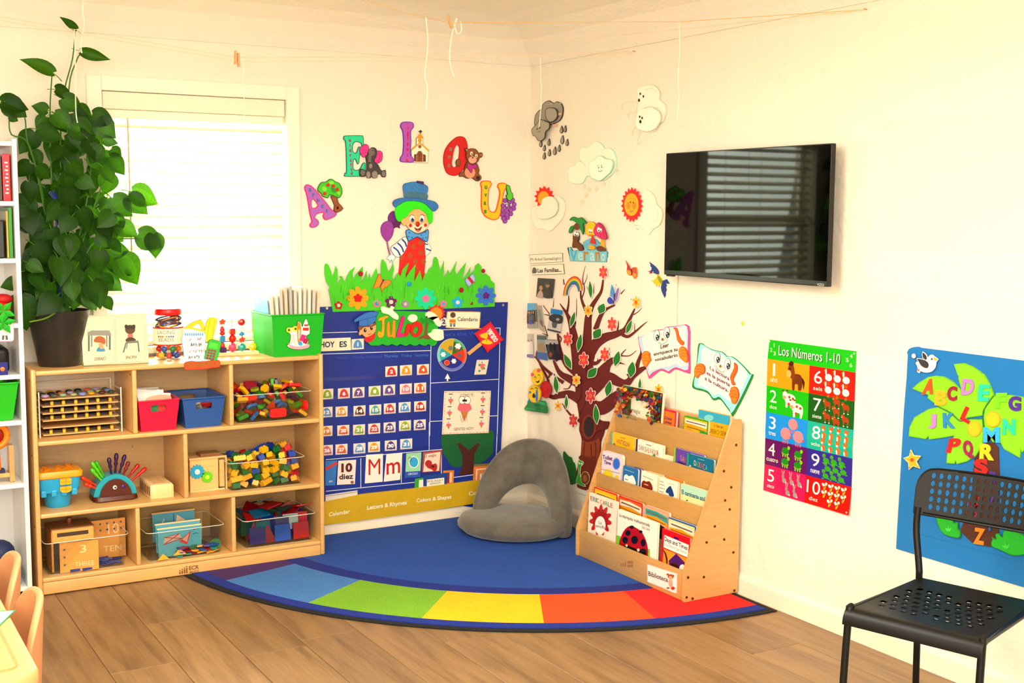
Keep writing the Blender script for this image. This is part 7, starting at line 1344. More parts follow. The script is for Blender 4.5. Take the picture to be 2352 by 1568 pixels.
for (a, b) in ((.02, .100), (.02, .068)):
    o_ = rrect(a-.022, b, a+.022, b+.025, .004) if b > .09 else [(a-.022, b+.024)]+[(a-.022*math.cos(t), b+.010-.012*math.sin(t)) for t in [math.pi*i/8 for i in range(9)]]+[(a+.022, b+.024)]
    m = MB().uv(ws, o_, lin('F0B428'), -.004, .003); m.uv(ws, rect(a-.0012, b, a+.0012, b+.024), lin('C88818'), .0035); m.uv(ws, rect(a-.02, b+.0115, a+.02, b+.0135), lin('C88818'), .0035); m.build('window', 'plastic', T)
# ---- hedgehog with quills
hx_, hy_ = -2.158, -.20
T = thing('hedgehog_toy', 'brown and turquoise hedgehog toy with coloured peg quills', 'toy', (hx_, hy_, SZ2))
def dome(w, h_, d0, d1, col, name, kind='plastic', zo=0):
    pts = [(w*math.cos(t), h_*math.sin(t)) for t in [math.pi*i/18 for i in range(19)]]
    sf = Surf((hx_, hy_, SZ2+zo), (1, 0, 0), (0, 0, 1)); MB().uv(sf.flat(), pts, lin(col), d0, d1, back=True).build(name, kind, T, False)
dome(.088, .098, -.05, .038, '1EA8B8', 'quill_shell', zo=.012); dome(.066, .082, .038, .052, '5E2410', 'face', zo=.010)
loft([[V((hx_-cxs, hy_-cys, 0))+q for q in rr3(.088, .062, SZ2, .03)], [V((hx_-cxs, hy_-cys, 0))+q for q in rr3(.092, .066, SZ2+.006, .03)], [V((hx_-cxs, hy_-cys, 0))+q for q in rr3(.088, .062, SZ2+.022, .03)]], '5E2410').build('feet', 'plastic', T, True)
MB().ball((hx_-.005, hy_-.054, SZ2+.058), .009, 'F4ECE0', 10, (1, .3, 1)).build('eye', 'plastic', T, 2); MB().ball((hx_-.004, hy_-.057, SZ2+.058), .004, '101010', 8, (1, .4, 1)).build('pupil', 'plastic', T, 2); MB().ball((hx_+.028, hy_-.056, SZ2+.060), .0075, '5A2088', 10, (1.2, .5, 1)).build('nose', 'plastic', T, 2)
for i, (ang, L_, cn, cc, dy) in enumerate(((152, .055, 'orange', 'F03818', -.02), (146, .075, 'orange', 'F03C14', 0), (128, .07, 'green', '58C818', -.02), (121, .085, 'green', '60D020', 0), (115, .075, 'green', '50B818', .015), (97, .075, 'purple', '3A1050', -.01), (85, .088, 'purple', '3A1050', .0), (72, .085, 'purple', '401458', .01), (66, .065, 'maroon', '80102A', -.02), (48, .075, 'red', 'B80C18', .0), (38, .085, 'red', 'C00C18', -.015))):
    a = math.radians(ang); d = V((math.cos(a), 0, math.sin(a))); b0 = V((hx_+.084*math.cos(a), hy_+dy-.01, SZ2+.012+.094*math.sin(a)))
    MB().lathe([(.0045, -.006), (.0045, L_*.35), (.0085, L_*.5), (.006, L_*.62), (.0095, L_*.78), (.0085, L_*.92), (.004, L_), (0, L_)], b0, cc, 12, d).build('quill', 'plastic', T, True)
# ---- wooden tap box and gear box
T = thing('tap_box', 'long pale wooden box with slots in its top', 'wooden box', (-1.985, -.21, SZ2))
Mb = rotm((-1.982, -.30, SZ2), 0)
MB().bbox((-.046, 0, 0), (.046, .19, .062), 'F8D49C', .003, 2, Mb).build('box_body', 'wood', T, True); MB().bbox((.043, -.004, 0), (.050, .19, .056), 'F0C888', .002, 2, Mb).build('side_rail', 'wood', T)
for i in range(6): MB().tube([Mb @ V((-.03+.05*k_/8, .03+.026*i+.006*math.sin(math.pi*k_/8), .0622)) for k_ in range(9)], .0011, 'A8743C', 4).build('top_slot', 'wood', T)
for i in range(6): MB().box((-.0466, .015+.028*i, .012), (-.0458, .03+.028*i, .05), '8A5A34', Mb).build('side_slot', 'wood', T)
T = thing('gear_box', 'wooden puzzle box with a blue gear and a green gear', 'toy', (-1.765, -.2, SZ2))
gy = -.246
MB().bbox((-1.846, gy, SZ2), (-1.722, gy+.13, SZ2+.142), 'F4C280', .002).build('box_body', 'wood', T)
MB().bbox((-1.718, gy-.006, SZ2+.012), (-1.697, gy+.12, SZ2+.130), 'F0BC7C', .001).build('inner_door', 'wood', T)
MB().bbox((-1.692, gy-.008, SZ2), (-1.685, gy+.13, SZ2+.140), 'F4C888', .001).build('side_panel', 'wood', T); MB().bbox((-1.848, gy-.008, SZ2), (-1.697, gy, SZ2+.006), 'F8D49C', .001).build('bottom_rail', 'wood', T)
MB().bbox((-1.85, gy-.006, SZ2+.140), (-1.685, gy+.006, SZ2+.148), 'F0C084', .001).build('top_rail', 'wood', T); MB().bbox((-1.79, gy+.03, SZ2+.142), (-1.70, gy+.10, SZ2+.156), '9A6A3C', .002).build('top_block', 'wood', T)
gs = Surf((0, gy, 0), (1, 0, 0), (0, 0, 1)).flat()
def gear(cx, cz, r, k_, col, cc):
    pts = [(cx+r*(1 if (i//2) % 2 == 0 else .84)*math.cos(2*math.pi*(i+.5)/(4*k_)), cz+r*(1 if (i//2) % 2 == 0 else .84)*math.sin(2*math.pi*(i+.5)/(4*k_))) for i in range(4*k_)]
    o = MB().uv(gs, pts, lin(col), .001, .007).build('gear', 'plastic', T); MB().lathe([(r*.36, 0), (r*.36, .003), (0, .003)], (cx, gy-.007, cz), cc, 16, V((0, -1, 0))).build('gear_hub', 'plastic', o)
gear(-1.816, SZ2+.088, .032, 13, '18A8D0', 'E4DCE0'); gear(-1.773, SZ2+.061, .026, 11, '70CC18', 'C8E038')
# ================================================================ on top of the cabinet
# ---- two laminated cards in a clear stand
T = thing('card_stand', 'clear stand with two picture cards reading Debajo and Encima', 'card stand', (-2.15, -.27, TOPZ))
cs = Surf((0, -.262, TOPZ), (1, 0, 0), (0, .12, 1))
zc = Zm(0, 400, 3.408)
MB().uv(cs.flat(), rect(cs((186, 720))[0], .001, cs((336, 720))[0], cs((260, 722))[1]), lin('F4F4EC'), .003, .0042).build('front_sheet', 'clear', T)
mb = MB().uv(cs.flat(), rect(cs((186, 720))[0], .001, cs((336, 720))[0], cs((260, 722))[1]), lin('F4E8D4'), -.002, -.001); mb.build('back_sheet', 'paper', T)
MB().box((cs((184, 720))[0], -.30, TOPZ), (cs((336, 720))[0], -.20, TOPZ+.002), 'F0F4F0').build('stand_foot', 'clear', T)
o = cut(T, 'picture_card', cs, zc.s('640,1150 660,1118 760,1108 870,1108 895,1130 900,1300 895,1460 870,1480 750,1490 680,1492 650,1465', 2), 'FAEEDC', -.0008, .0008, 'E0D0BC', .8, [(zc.p('685,1235 720,1222 855,1222 868,1245 868,1262 685,1262'), 'A0A0A4'), (zc.p('688,1262 702,1262 702,1385 688,1385'), '6A7480'), (zc.p('852,1262 866,1262 866,1375 852,1375'), '6A7480'), (zc.p('712,1262 722,1262 722,1350 712,1350'), '8A949C'), (zc.p('830,1262 840,1262 840,1350 830,1350'), '8A949C'), (zc.s('735,1310 750,1275 790,1268 822,1290 820,1330 790,1320'), 'C06A30'), (zc.s('755,1385 775,1350 810,1360 820,1385'), '48A0D8'), (zc.s('770,1330 800,1325 810,1360 785,1365'), 'E8B088'), zc.t('DEBAJO', 740, 1458, 828, 1452, 24, '6A5A50', .0)])
o = cut(T, 'picture_card', cs, zc.s('905,1130 930,1108 1020,1102 1110,1100 1135,1120 1135,1290 1132,1440 1110,1465 1000,1475 930,1478 908,1450', 2), 'FAEEDC', -.0008, .0008, 'E0D0BC', .8, [(zc.e(1018, 1215, 40, 36), '6A4430'), (zc.e(988, 1190, 14, 14), '3A2A20'), (zc.e(1046, 1190, 14, 14), '3A2A20'), (zc.s('980,1195 1018,1180 1056,1195 1050,1210 986,1210'), '3A2A20'), (zc.p('1000,1250 1038,1250 1045,1300 995,1300'), 'F08080'), (zc.s('985,1290 1020,1275 1060,1290 1050,1312 990,1310'), '5A3C2C'), (zc.p('985,1310 1080,1300 1085,1318 980,1325'), '8A8A90'), (zc.p('980,1322 990,1322 970,1395 960,1395'), '6A7480'), (zc.p('1075,1315 1085,1315 1092,1390 1082,1390'), '6A7480'), (zc.p('992,1322 1000,1322 992,1365 984,1365'), '8A949C'), zc.t('ENCIMA', 985, 1446, 1070, 1440, 24, '6A5A50', .0)])
# ---- jar of lacing beads
jx, jy = -1.906, -.175; R_ = .063
T = thing('bead_jar', 'clear plastic jar of lacing beads with a red lid', 'jar', (jx, jy, TOPZ))
MB().lathe([(0, .002), (R_*.85, .001), (R_*.98, .008), (R_, .02), (R_, .155), (R_*.92, .172), (R_*.80, .182), (R_*.80, .192)], (jx, jy, TOPZ), 'FAFBF8', 32).build('jar_body', 'clear', T, True)
MB().lathe([(R_*.86, 0), (R_*.90, .003), (R_*.90, .022), (R_*.84, .027), (0, .027)], (jx, jy, TOPZ+.190), 'F00C0C', 32).build('lid', 'plastic', T, True)
class Cyl(Surf):
    def __init__(s): s.o = V((jx, jy, TOPZ)); s.a0 = math.atan2(CP.y-jy, CP.x-jx)
    def __call__(s, q): return q
    def p(s, u, v, h=0): a = s.a0+u/R_; return V((jx+(R_+h)*math.cos(a), jy+(R_+h)*math.sin(a), TOPZ+v))
CY_ = Cyl(); mb = MB()
for i in range(24):
    u_a, u_b = -.115+.23*i/24, -.115+.23*(i+1)/24
    for v_a, v_b, cc in ((.062, .068, 'C81414'), (.068, .134, 'F4E6CC'), (.134, .140, 'C81414')): mb.uv(CY_, rect(u_a, v_a, u_b, v_b), lin(cc), .0008)
mb.txt(CY_, 'LACING', (-.047, .112), (.026, .112), .016, '8A7A60', .0014, .0, up=False); mb.txt(CY_, 'BEADS', (-.042, .080), (.022, .080), .016, '8A7A60', .0014, .0, up=False)
for i in range(8): mb.uv(CY_, ell(-.042+i*.0088, .1015, .0036, .0036, 0, 10), lin(['8A5A40', 'D83830', 'E05838', 'D8C030', '58A850', '3A70B0', '5A5AA0', '6A3A80'][i]), .0014)
mb.build('label', 'paper', T)
rj = random.Random(2); BCN = [('red', 'C01818'), ('green', '1C8030'), ('yellow', 'F0B818'), ('blue', '2050B0'), ('orange', 'F07018')]
for lay in range(3):
    for i in range(7):
        a = 2*math.pi*i/7+lay*.4; r_ = .040 if i < 7 else 0; cn, cc = BCN[(i*3+lay) % 5]
        item('bead', '%s wooden lacing bead in the jar' % cn, 'bead', MB().ball((jx+r_*math.cos(a), jy+r_*math.sin(a), TOPZ+.018+lay*.028), .0135, cc, 12), 'gloss', 'lacing beads in the jar', 2)
for i, cc in enumerate(('2A2860', 'E0A838', '7A2838', '304898', 'D88828', '283050')):
    pts = [V((jx, jy, TOPZ+.145+.006*i))+V((.044*math.cos(a*1.7+i), .044*math.sin(a*1.3+i*2), .012*math.sin(a*2+i))) for a in [6.283*k_/24 for k_ in range(25)]]
    item('bead_lace', '%s lace coiled in the bead jar' % ('navy', 'amber', 'maroon', 'blue', 'orange', 'dark')[i], 'lace', MB().tube(pts, .0035, cc, 6), 'soft', 'laces in the jar', True)
# ---- matematicas sign clipped on the front edge
za = Zm(340, 620, 5.3455); ms = Surf((0, CY-.003, 0), (1, 0, 0), (0, 0, 1))
T = wthing('subject_sign', 'foam maths sign with notepad, ruler and calculator on the cabinet edge', 'sign', ms, za.p('440,1230 870,1200'))
cut(T, 'set_square', ms, za.s('430,720 520,650 620,608 650,610 690,690 690,720 670,755 580,735 490,720', 2), 'F8C818', .002, .003, 'C89808', 1.0, (), [za.s('540,700 620,655 655,725', 1)])
cut(T, 'ruler', ms, za.s('745,585 800,580 848,600 830,700 800,800 790,860 735,880 690,870 690,750 705,650', 2), 'F8D018', .001, .003, 'C89808', 1.0, [(za.l('760,600 730,750 720,860', 4), 'C89808')]+[(za.l('%d,%d %d,%d' % (825-i*4, 630+i*25, 805-i*4, 627+i*25), 3, n=1), '6a5a10') for i in range(9)])
cut(T, 'notepad', ms, za.s('425,790 470,768 600,768 690,775 700,850 690,1000 700,1100 600,1110 450,1115 430,1010 408,860', 2), 'FCFAF4', .005, .004, '9AD0E8', 1.6, [(za.l('470,790 475,1100', 4), 'E0A0B0')]+[(za.l('435,%d 690,%d' % (y, y-4), 3, n=1), 'A8C8E0') for y in range(880, 1100, 32)]+[(za.l('440,795 460,765', 4, n=1), '78B8D8'), za.t('x²', 498, 865, 525, 862, 34, '282828', .01), za.t('360°', 590, 858, 655, 854, 32, '383838', .01), za.t('A=½ bh', 510, 935, 650, 928, 46, '282828', .02), za.t('c²=a²+b²', 498, 1008, 680, 1000, 34, '383838', .0), za.t('A= x+y', 482, 1092, 625, 1072, 46, '282828', .01)]+[(za.e(450+i*26, 788, 9, 16), '58A8D0') for i in range(9)])
cut(T, 'calculator', ms, za.s('735,860 780,845 850,865 890,880 875,960 835,1100 780,1105 680,1085 700,1010 720,920', 2), '3CB838', .009, .004, '2A8A30', 1.0, [(za.p('748,880 850,900 835,965 735,945'), '58DC38')]+[(za.p('%d,%d %d,%d %d,%d %d,%d' % (728+i*34-j*8, 965+j*32+i*6, 756+i*34-j*8, 970+j*32+i*6, 750+i*34-j*8, 992+j*32+i*6, 722+i*34-j*8, 987+j*32+i*6)), 'A02860') for i in range(3) for j in range(4)])
cut(T, 'name_plate', ms, za.s('440,1150 460,1125 520,1115 600,1118 700,1112 800,1100 860,1100 878,1130 870,1185 800,1195 700,1210 600,1215 500,1222 450,1215', 3), 'F85010', .004, .005, 'E83808', 1.2, [za.t('MATEMATICAS', 455, 1200, 858, 1172, 58, '287818', .03)], kind='glitter')
# ---- bead stacker
T = thing('bead_stacker', 'wooden stacking toy with four pegs of coloured beads', 'toy', (-1.60, -.17, TOPZ))
yb = -.175
MB().bbox((-1.70, yb-.022, TOPZ), (-1.514, yb+.022, TOPZ+.016), 'F4D8A8', .002).build('base', 'wood', T)
def xa(px): return X(za.q(px, 0)[0], yb, 780)
def zaz(py, px=1000): return at(*za.q(px, py), 1, yb).z
for px_, top in ((912, 600), (1035, 600), (1150, 600), (1280, 600)): MB().tube([(xa(px_), yb, TOPZ+.016), (xa(px_), yb, zaz(top))], .0022, 'E8C490', 6).build('peg', 'wood', T)
def bead(px_, y0, y1, w, cc, kind_):
    x = xa(px_); zlo, zhi = zaz(y1), zaz(y0); h_ = zhi-zlo; r = w/5.3455*.00190/2; m = MB(); 
    if kind_ == 'star': m.prism([(r*(1 if i % 2 == 0 else .6)*math.cos(math.pi*i/5+1.57), (r if i % 2 == 0 else r*.6)*math.sin(math.pi*i/5+1.57)) for i in range(10)], Matrix.Translation(V((x, yb+.008, (zlo+zhi)/2))) @ Matrix.Rotation(math.radians(90), 4, 'X'), .016, cc)
    elif kind_ == 'box': m.bbox((x-r, yb-r, zlo), (x+r, yb+r, zhi), cc, .002)
    elif kind_ == 'cone': m.lathe([(r*.95, 0), (r, h_*.1), (r*.55, h_*.95), (0, h_)], (x, yb, zlo), cc, 16)
    else: m.lathe([(r*math.cos(t), h_/2+h_/2*math.sin(t)) for t in [-1.57+3.14*i/(6 if kind_ == 'hex' else 10) for i in range((7 if kind_ == 'hex' else 11))]], (x, yb, zlo), cc, 8 if kind_ == 'hex' else 16)
    m.build('bead', 'gloss', T, kind_ in ('ball', 'cone'))
for a in ((912, 595, 665, 92, 'FA5010', 'star'), (912, 685, 745, 62, 'F01020', 'cone'), (912, 742, 800, 66, 'D80C20', 'ball'), (912, 800, 880, 58, '1088C8', 'box'), (912, 880, 940, 66, 'D81020', 'cone'), (912, 940, 1008, 80, '401868', 'box'), (1035, 718, 790, 64, 'E81010', 'box'), (1035, 785, 895, 88, 'D80C0C', 'ball'), (1035, 890, 1008, 100, 'F85078', 'hex'), (1150, 597, 690, 96, 'C00C14', 'hex'), (1150, 692, 765, 62, 'FBF4E8', 'ball'), (1150, 765, 815, 68, '1898D0', 'ball'), (1150, 812, 905, 90, 'F04010', 'star'), (1150, 905, 1003, 104, '28A8A0', 'hex'), (1280, 905, 1003, 106, 'F8C80C', 'hex')): bead(*a)
# ---- green bin with files
gx0, gx1, gy0, gy1 = -1.502, -1.262, -.338, -.055
Tg = slotbin('bright green bin of paper files at the right end of the cabinet top', gx0, gx1, gy0, gy1, TOPZ, .185, .012, '0CC828', False, kind='tint')
gf = Surf((0, gy0+.012, TOPZ), (1, 0, 0), (0, -.065, 1))
cut(Tg, 'sticker', gf, za.s('1690,730 1710,700 1760,700 1820,685 1830,640 1850,622 1880,650 1890,690 1900,665 1920,610 1940,598 1965,660 1985,700 1985,780 1955,800 1940,830 1975,850 1960,910 1985,915 1975,950 1900,975 1800,975 1730,955 1700,920 1730,900 1745,800 1720,770 1695,755', 3), 'F4F4E8', .001, .001, '103818', 1.0, [(za.e(1728, 735, 34, 32), 'D0E818'), (za.e(1728, 735, 14, 14), '204020'), (za.e(1805, 720, 36, 34), 'D0E818'), (za.e(1808, 720, 14, 14), '204020'), (za.p('1755,780 1790,780 1820,915 1790,915 1775,830 1760,905 1738,905'), 'D8D0C8'), (za.s('1825,700 1850,628 1875,700 1865,870 1835,890'), 'E08818'), (za.p('1842,720 1862,740 1860,830 1840,850'), '90D8D0'), (za.p('1890,690 1980,685 1970,780 1885,765'), 'FAF4E8'), (za.p('1898,705 1972,705 1965,745 1895,740'), 'D82818'), (za.p('1915,665 1965,665 1960,685 1910,685'), 'B81818'), (za.p('1922,655 1940,602 1960,655'), 'F8F0E4'), (za.p('1880,785 1940,800 1900,880 1860,860'), 'E8188C'), (za.p('1920,830 1970,850 1940,910 1895,890'), 'B01050'), (za.s('1840,890 1870,870 1890,900 1880,925 1845,915'), '28A8E0'), (za.s('1715,890 1740,915 1840,935 1950,915 1972,905 1975,935 1900,968 1800,968 1735,945'), 'F4A8B8')])
rf = random.Random(17)
for i in range(11):
    x = gx0+.030+i*.0188; h_ = rf.uniform(.275, .30) if i > 1 else .26
    cc = ['D8D0C4', 'F0DCCC', 'C8C4BC', 'E8C8B0', 'B8B8B4', 'D4CCBC', 'E0DCD0'][i % 7]
    item('paper_file', '%s upright file, %s from the left in the green bin' % (['grey', 'cream', 'silver', 'peach', 'slate', 'sand', 'white'][i % 7], ['first', 'second', 'third', 'fourth', 'fifth', 'sixth', 'seventh', 'eighth', 'ninth', 'tenth', 'eleventh'][i]), 'file', MB().bbox((-.0065, -.11, 0), (.0065, .105, h_), cc, .001, 1, rotm((x, -.19, TOPZ+.006), 0, 0, (i-5.5)*.7)), 'paper', 'files in the green bin')
item('plastic_folder', 'pale blue clear folder at the left side of the green bin', 'folder', MB().box((-.001, -.09, 0), (.001, .09, .24), '88C8F0', rotm((gx0+.022, -.19, TOPZ+.006), 0, 0, -5)), 'tint')
# ================================================================ plant
PXc, PYc = -2.352, -.185
T = thing('potted_pothos', 'tall climbing pothos with heart-shaped leaves in a dark grey pot', 'plant', (PXc, PYc, TOPZ))
pot = MB().lathe([(.080, 0), (.084, .004), (.122, .222), (.124, .226), (.118, .226), (.112, .215), (0, .20)], (PXc, PYc, TOPZ), '33302E', 40).build('pot', 'plastic', T, True)
MB().lathe([(.111, 0), (.06, .006), (0, .008)], (PXc, PYc, TOPZ+.208), '2A1C10', 24).build('soil', 'rug', T)
def leaf_mesh(fold_, droop, seed, col):
    mb = MB(); ts = [0, .06, .15, .28, .42, .56, .7, .82, .92, 1]; ws = [.16, .30, .40, .44, .42, .36, .26, .16, .07, .004]; back = [-.10, -.07, -.03, 0, 0, 0, 0, 0, 0, 0]
    for t, w, b_ in zip(ts, ws, back):
        zc_ = -droop*t*t
        for k_ in (-1, -.5, 0, .5, 1):
            a = abs(k_); mb.v.append(V((t+b_*a, k_*w, zc_+fold_*(a*w)-.10*(a*w)**2*4)))
    c = lin(col); c2 = tuple(min(1, q*1.25) for q in c[:3])+(1,)
    for i in range(9):
        for j in range(4): a_ = i*5+j; mb.face((a_, a_+5, a_+6, a_+1), c if j in (0, 3) else c2)
    mb.tube([V((.0, 0, 0)), V((-.12, 0, -.03)), V((-.25, 0, -.10)), V((-.38, 0, -.20))], .018, '6A9A30', 5)
    o = mb.build('leaf', 'leaf', None, 2, origin=(0, 0, 0)); return o
PROTO = [leaf_mesh(f, d_, i, cc) for i, (f, d_, cc) in enumerate(((.30, .22, '2E5A0E'), (.18, .32, '284E0C'), (.40, .15, '366412'), (.22, .25, '2C5610')))]
first = [True]*4
rl = random.Random(19)
def leaf(b, tp, nrm, k, wd=1):
    d = tp-b; L_ = d.length; d = d/L_; n = (nrm-d*nrm.dot(d)).normalized(); y_ = n.cross(d)
    if first[k]: o = PROTO[k]; first[k] = False
    else: o = PROTO[k].copy(); COL.objects.link(o)
    o.parent = T; M = Matrix((d*L_, y_*L_*wd*rl.uniform(.95, 1.15), n*L_)).transposed().to_4x4(); M.translation = b-V((PXc, PYc, TOPZ)); o.matrix_local = M
zP = Zm(0, 0, 3.36); zQ = Zm(0, 400, 3.408)
def pl(z, x0, y0, x1, y1, y=-.25, k=None, tilt=0):
    b = at(*z.q(x0, y0), 1, y); e = at(*z.q(x1, y1), 1, y-rl.uniform(-.01, .03)); n = (CP-b).normalized()+V((rl.uniform(-.35, .35), 0, rl.uniform(-.1, .6)))
    leaf(b, e, n, rl.randrange(4) if k is None else k, tilt or 1)
for a in ((590, 222, 478, 126), (632, 398, 850, 462), (405, 562, 163, 443)): pl(zP, *a, tilt=.52)
for a in ((430, 690, 578, 728), (480, 760, 640, 850), (600, 830, 725, 905), (715, 885, 882, 937), (755, 935, 890, 1062), (365, 850, 248, 812), (10, 790, 228, 825), (40, 785, 205, 892), (75, 898, 142, 936), (298, 1000, 490, 1062), (800, 1080, 910, 1105), (850, 1210, 977, 1345), (705, 1185, 820, 1312), (860, 1150, 945, 1212), (500, 1080, 660, 1150), (640, 1100, 780, 1150), (420, 880, 560, 1000), (570, 870, 700, 980), (560, 960, 740, 1070)): pl(zP, *a)
for a in ((1035, 140, 1242, 225), (880, 190, 1040, 328), (1000, 178, 1160, 305), (925, 400, 1082, 482), (1085, 470, 1292, 563), (1200, 470, 1232, 652), (850, 420, 972, 535), (770, 480, 872, 575), (868, 590, 1018, 600), (940, 650, 1098, 858), (148, 845, 0, 877), (150, 838, 348, 832), (480, 800, 662, 795), (640, 890, 730, 1065), (150, 960, 218, 1225), (335, 960, 468, 1062), (610, 940, 565, 1062), (480, 1060, 516, 1183), (820, 970, 888, 1065), (790, 800, 900, 905), (980, 760, 1050, 770), (150, 350, 390, 400), (400, 430, 440, 620), (260, 640, 385, 700), (560, 600, 660, 690)): pl(zQ, *a)
n_ = 0
while n_ < 125:
    px_, py_ = rl.uniform(55, 262), rl.uniform(255, 705)
    if ((px_-158)/112)**2+((py_-480)/255)**2 > 1: continue
    y = rl.uniform(-.34, -.06); b = at(px_, py_, 1, y); a = rl.uniform(-.9, .9) if px_ > 158 else rl.uniform(-2.24, -.45-.0)
    ang = rl.uniform(-2.7, -.4); L_ = rl.uniform(.07, .115)
    e = b+V((math.cos(ang)*L_*.8, rl.uniform(-.05, .02), math.sin(ang)*L_)); e.y = max(-.42, min(-.03, e.y))
    if e.y > -.035 or b.x < -2.50 and b.z < 1.80 and e.x < -2.50: continue
    n = V((rl.uniform(-.5, .4), -1, rl.uniform(-.1, .7))); leaf(b, e, n, rl.randrange(4)); n_ += 1
def vine(pts, r=.004, col='4A7A28', z=zP):
    q = [at(*z.q(x, y), 1, d) for x, y, d in pts]; MB().tube(sm(q, 4, False), r, col, 6, True, r*.6).build('vine', 'soft', T, True)
vine([(480, 2300, -.19), (470, 1500, -.2), (470, 900, -.2), (500, 680, -.2), (560, 450, -.22), (580, 235, -.22)]); vine([(500, 2300, -.18), (520, 1400, -.22), (530, 700, -.22), (590, 470, -.22), (622, 415, -.22)]); vine([(420, 2300, -.2), (400, 1500, -.2), (385, 900, -.2), (402, 570, -.2)])
vine([(430, 2300, -.16), (330, 1500, -.18), (215, 1100, -.2), (190, 900, -.22), (120, 790, -.24)]); vine([(360, 1700, -.2), (230, 1130, -.2), (90, 1040, -.22), (70, 930, -.24)]); vine([(560, 2200, -.2), (700, 1900, -.22), (850, 1850, -.24), (1090, 1840, -.25)]); vine([(560, 2100, -.2), (760, 1500, -.22), (850, 1300, -.22), (880, 1150, -.22)]); vine([(520, 2200, -.2), (640, 1700, -.2), (700, 1300, -.2), (640, 1000, -.2)])
vine([(430, 1085, -.30), (350, 1130, -.31), (230, 1155, -.31)], .004, '7AA030', zQ)
for i in range(7):
    a = math.radians(55+i*12); c_ = at(128, 462, 1, -.22); MB().tube([c_, c_+V((.042*math.cos(a), 0, .042*math.sin(a)))], .0022, '20309A', 5).build('trellis_spoke', 'plastic', T)
c_ = at(128, 462, 1, -.22); MB().tube([c_+V((.042*math.cos(a), 0, .042*math.sin(a))) for a in [math.radians(50+8*i) for i in range(11)]], .002, '20309A', 5).build('trellis_arc', 'plastic', T); MB().tube([c_, V((c_.x+.005, c_.y, TOPZ+.2))], .0035, '20309A', 6).build('trellis_stake', 'plastic', T)
# ================================================================ white bookshelf at the left edge
T = thing('white_bookshelf', 'tall white bookshelf left of the birch cabinet', 'bookshelf', (-2.80, -.19, 0))
WX = -2.514; WW = 'F0ECE8'
MB().bbox((WX-.018, -.35, 0), (WX, -.03, 1.81), WW, .002).build('side_panel', 'trim', T); MB().bbox((-3.10, -.35, 0), (-3.082, -.03, 1.81), WW, .002).build('side_panel', 'trim', T)
MB().box((-3.082, -.036, .04), (WX-.018, -.03, 1.80), 'E4E2E2').build('back_panel', 'trim', T)
SHZ = [1.800, 1.572, 1.352, 1.100, .900, .718, .468, .05]
for i, z_ in enumerate(SHZ): MB().bbox((-3.082, -.348, z_-.018), (WX-.018, -.036, z_), WW, .002).build('shelf' if i else 'top_board', 'trim', T)
wx = WX-.018
m_ = MB().bbox((wx-.034, -.33, 1.573), (wx-.006, -.12, 1.752), 'D81030', .002); rs_ = Surf((0, -.3306, 0), (1, 0, 0), (0, 0, 1))
for i in range(9): m_.uv(rs_.flat(), rect(wx-.026+.004*(i % 2), 1.60+i*.0145, wx-.014, 1.606+i*.0145), lin('F8E0E4'), 0)
item('thin_book', 'bright red book with white marks on its spine, upper white shelf', 'book', m_, 'gloss')
item('thin_book', 'dark book beside the red book on the upper white shelf', 'book', MB().bbox((wx-.056, -.33, 1.573), (wx-.037, -.12, 1.745), '4A3A34', .002), 'gloss')
item('thin_book', 'thin green book on the second white shelf', 'book', MB().bbox((wx-.018, -.33, 1.353), (wx-.006, -.10, 1.548), '3A9A30', .001), 'gloss')
item('thin_book', 'thin yellow book on the second white shelf', 'book', MB().bbox((wx-.027, -.325, 1.353), (wx-.019, -.10, 1.535), 'B8A850', .001), 'gloss')
item('file_box', 'black file box on the second white shelf', 'file', MB().bbox((wx-.12, -.33, 1.353), (wx-.036, -.08, 1.498), '1E2024', .004), 'plastic')
item('toy_bag', 'red fabric pouch on the third white shelf', 'bag', MB().ball((wx-.065, -.24, 1.155), .055, 'D80C10', 16, (1.1, 1, .62)).ball((wx-.04, -.25, 1.19), .035, 'C00C10', 12, (1.1, .9, .6)), 'soft', None, 2)
item('clear_box', 'small clear plastic box below the red pouch', 'box', MB().bbox((wx-.11, -.30, 1.101), (wx-.012, -.12, 1.128), 'C8D0CC', .004), 'clear')
T2 = thing('paper_leaves', 'bunch of bright green paper leaves hanging at the white shelf', 'decoration', (wx-.05, -.36, 1.08))
for i in range(10):
    a = math.radians(-60+i*36); c_ = V((wx-.055, -.362, 1.15 if i % 2 else 1.105)); d = V((math.cos(a), -.15, math.sin(a)))
    q = d.cross(V((0, -1, 0))).normalized()*.013; MB().add([c_, c_+d*.022+q, c_+d*.048, c_+d*.022-q, c_+d*.022+V((0, -.006, 0))], [(0, 3, 4), (0, 4, 1), (4, 3, 2), (4, 2, 1)], lin('18B020')).build('paper_leaf', 'paper', T2)
wsf = Surf((0, -.352, 0), (1, 0, 0), (0, 0, 1))
sign('shelf_label', 'rounded pink-edged card with a standing figure on the white shelf', 'card', wsf, rrect(-20, 740, 32, 784, 7), 'FCF0EC', h0=0, th=.0015, out='E8A0A8', ow=1.5, det=[(ell(11, 748, 8, 8), '5A4034'), (ell(11, 750, 5, 5), 'C89878'), (P('5,757 17,757 19,770 3,770'), 'E8E0D8'), (P('5,770 10,770 9,780 4,780'), '5A5A58'), (P('12,770 17,770 18,780 13,780'), '5A5A58')])
item('black_pouch', 'black zipped pouch on the white shelf below the figure card', 'bag', MB().bbox((wx-.13, -.32, .901), (wx-.030, -.12, 1.005), '16161A', .022, 3), 'black', None, True)
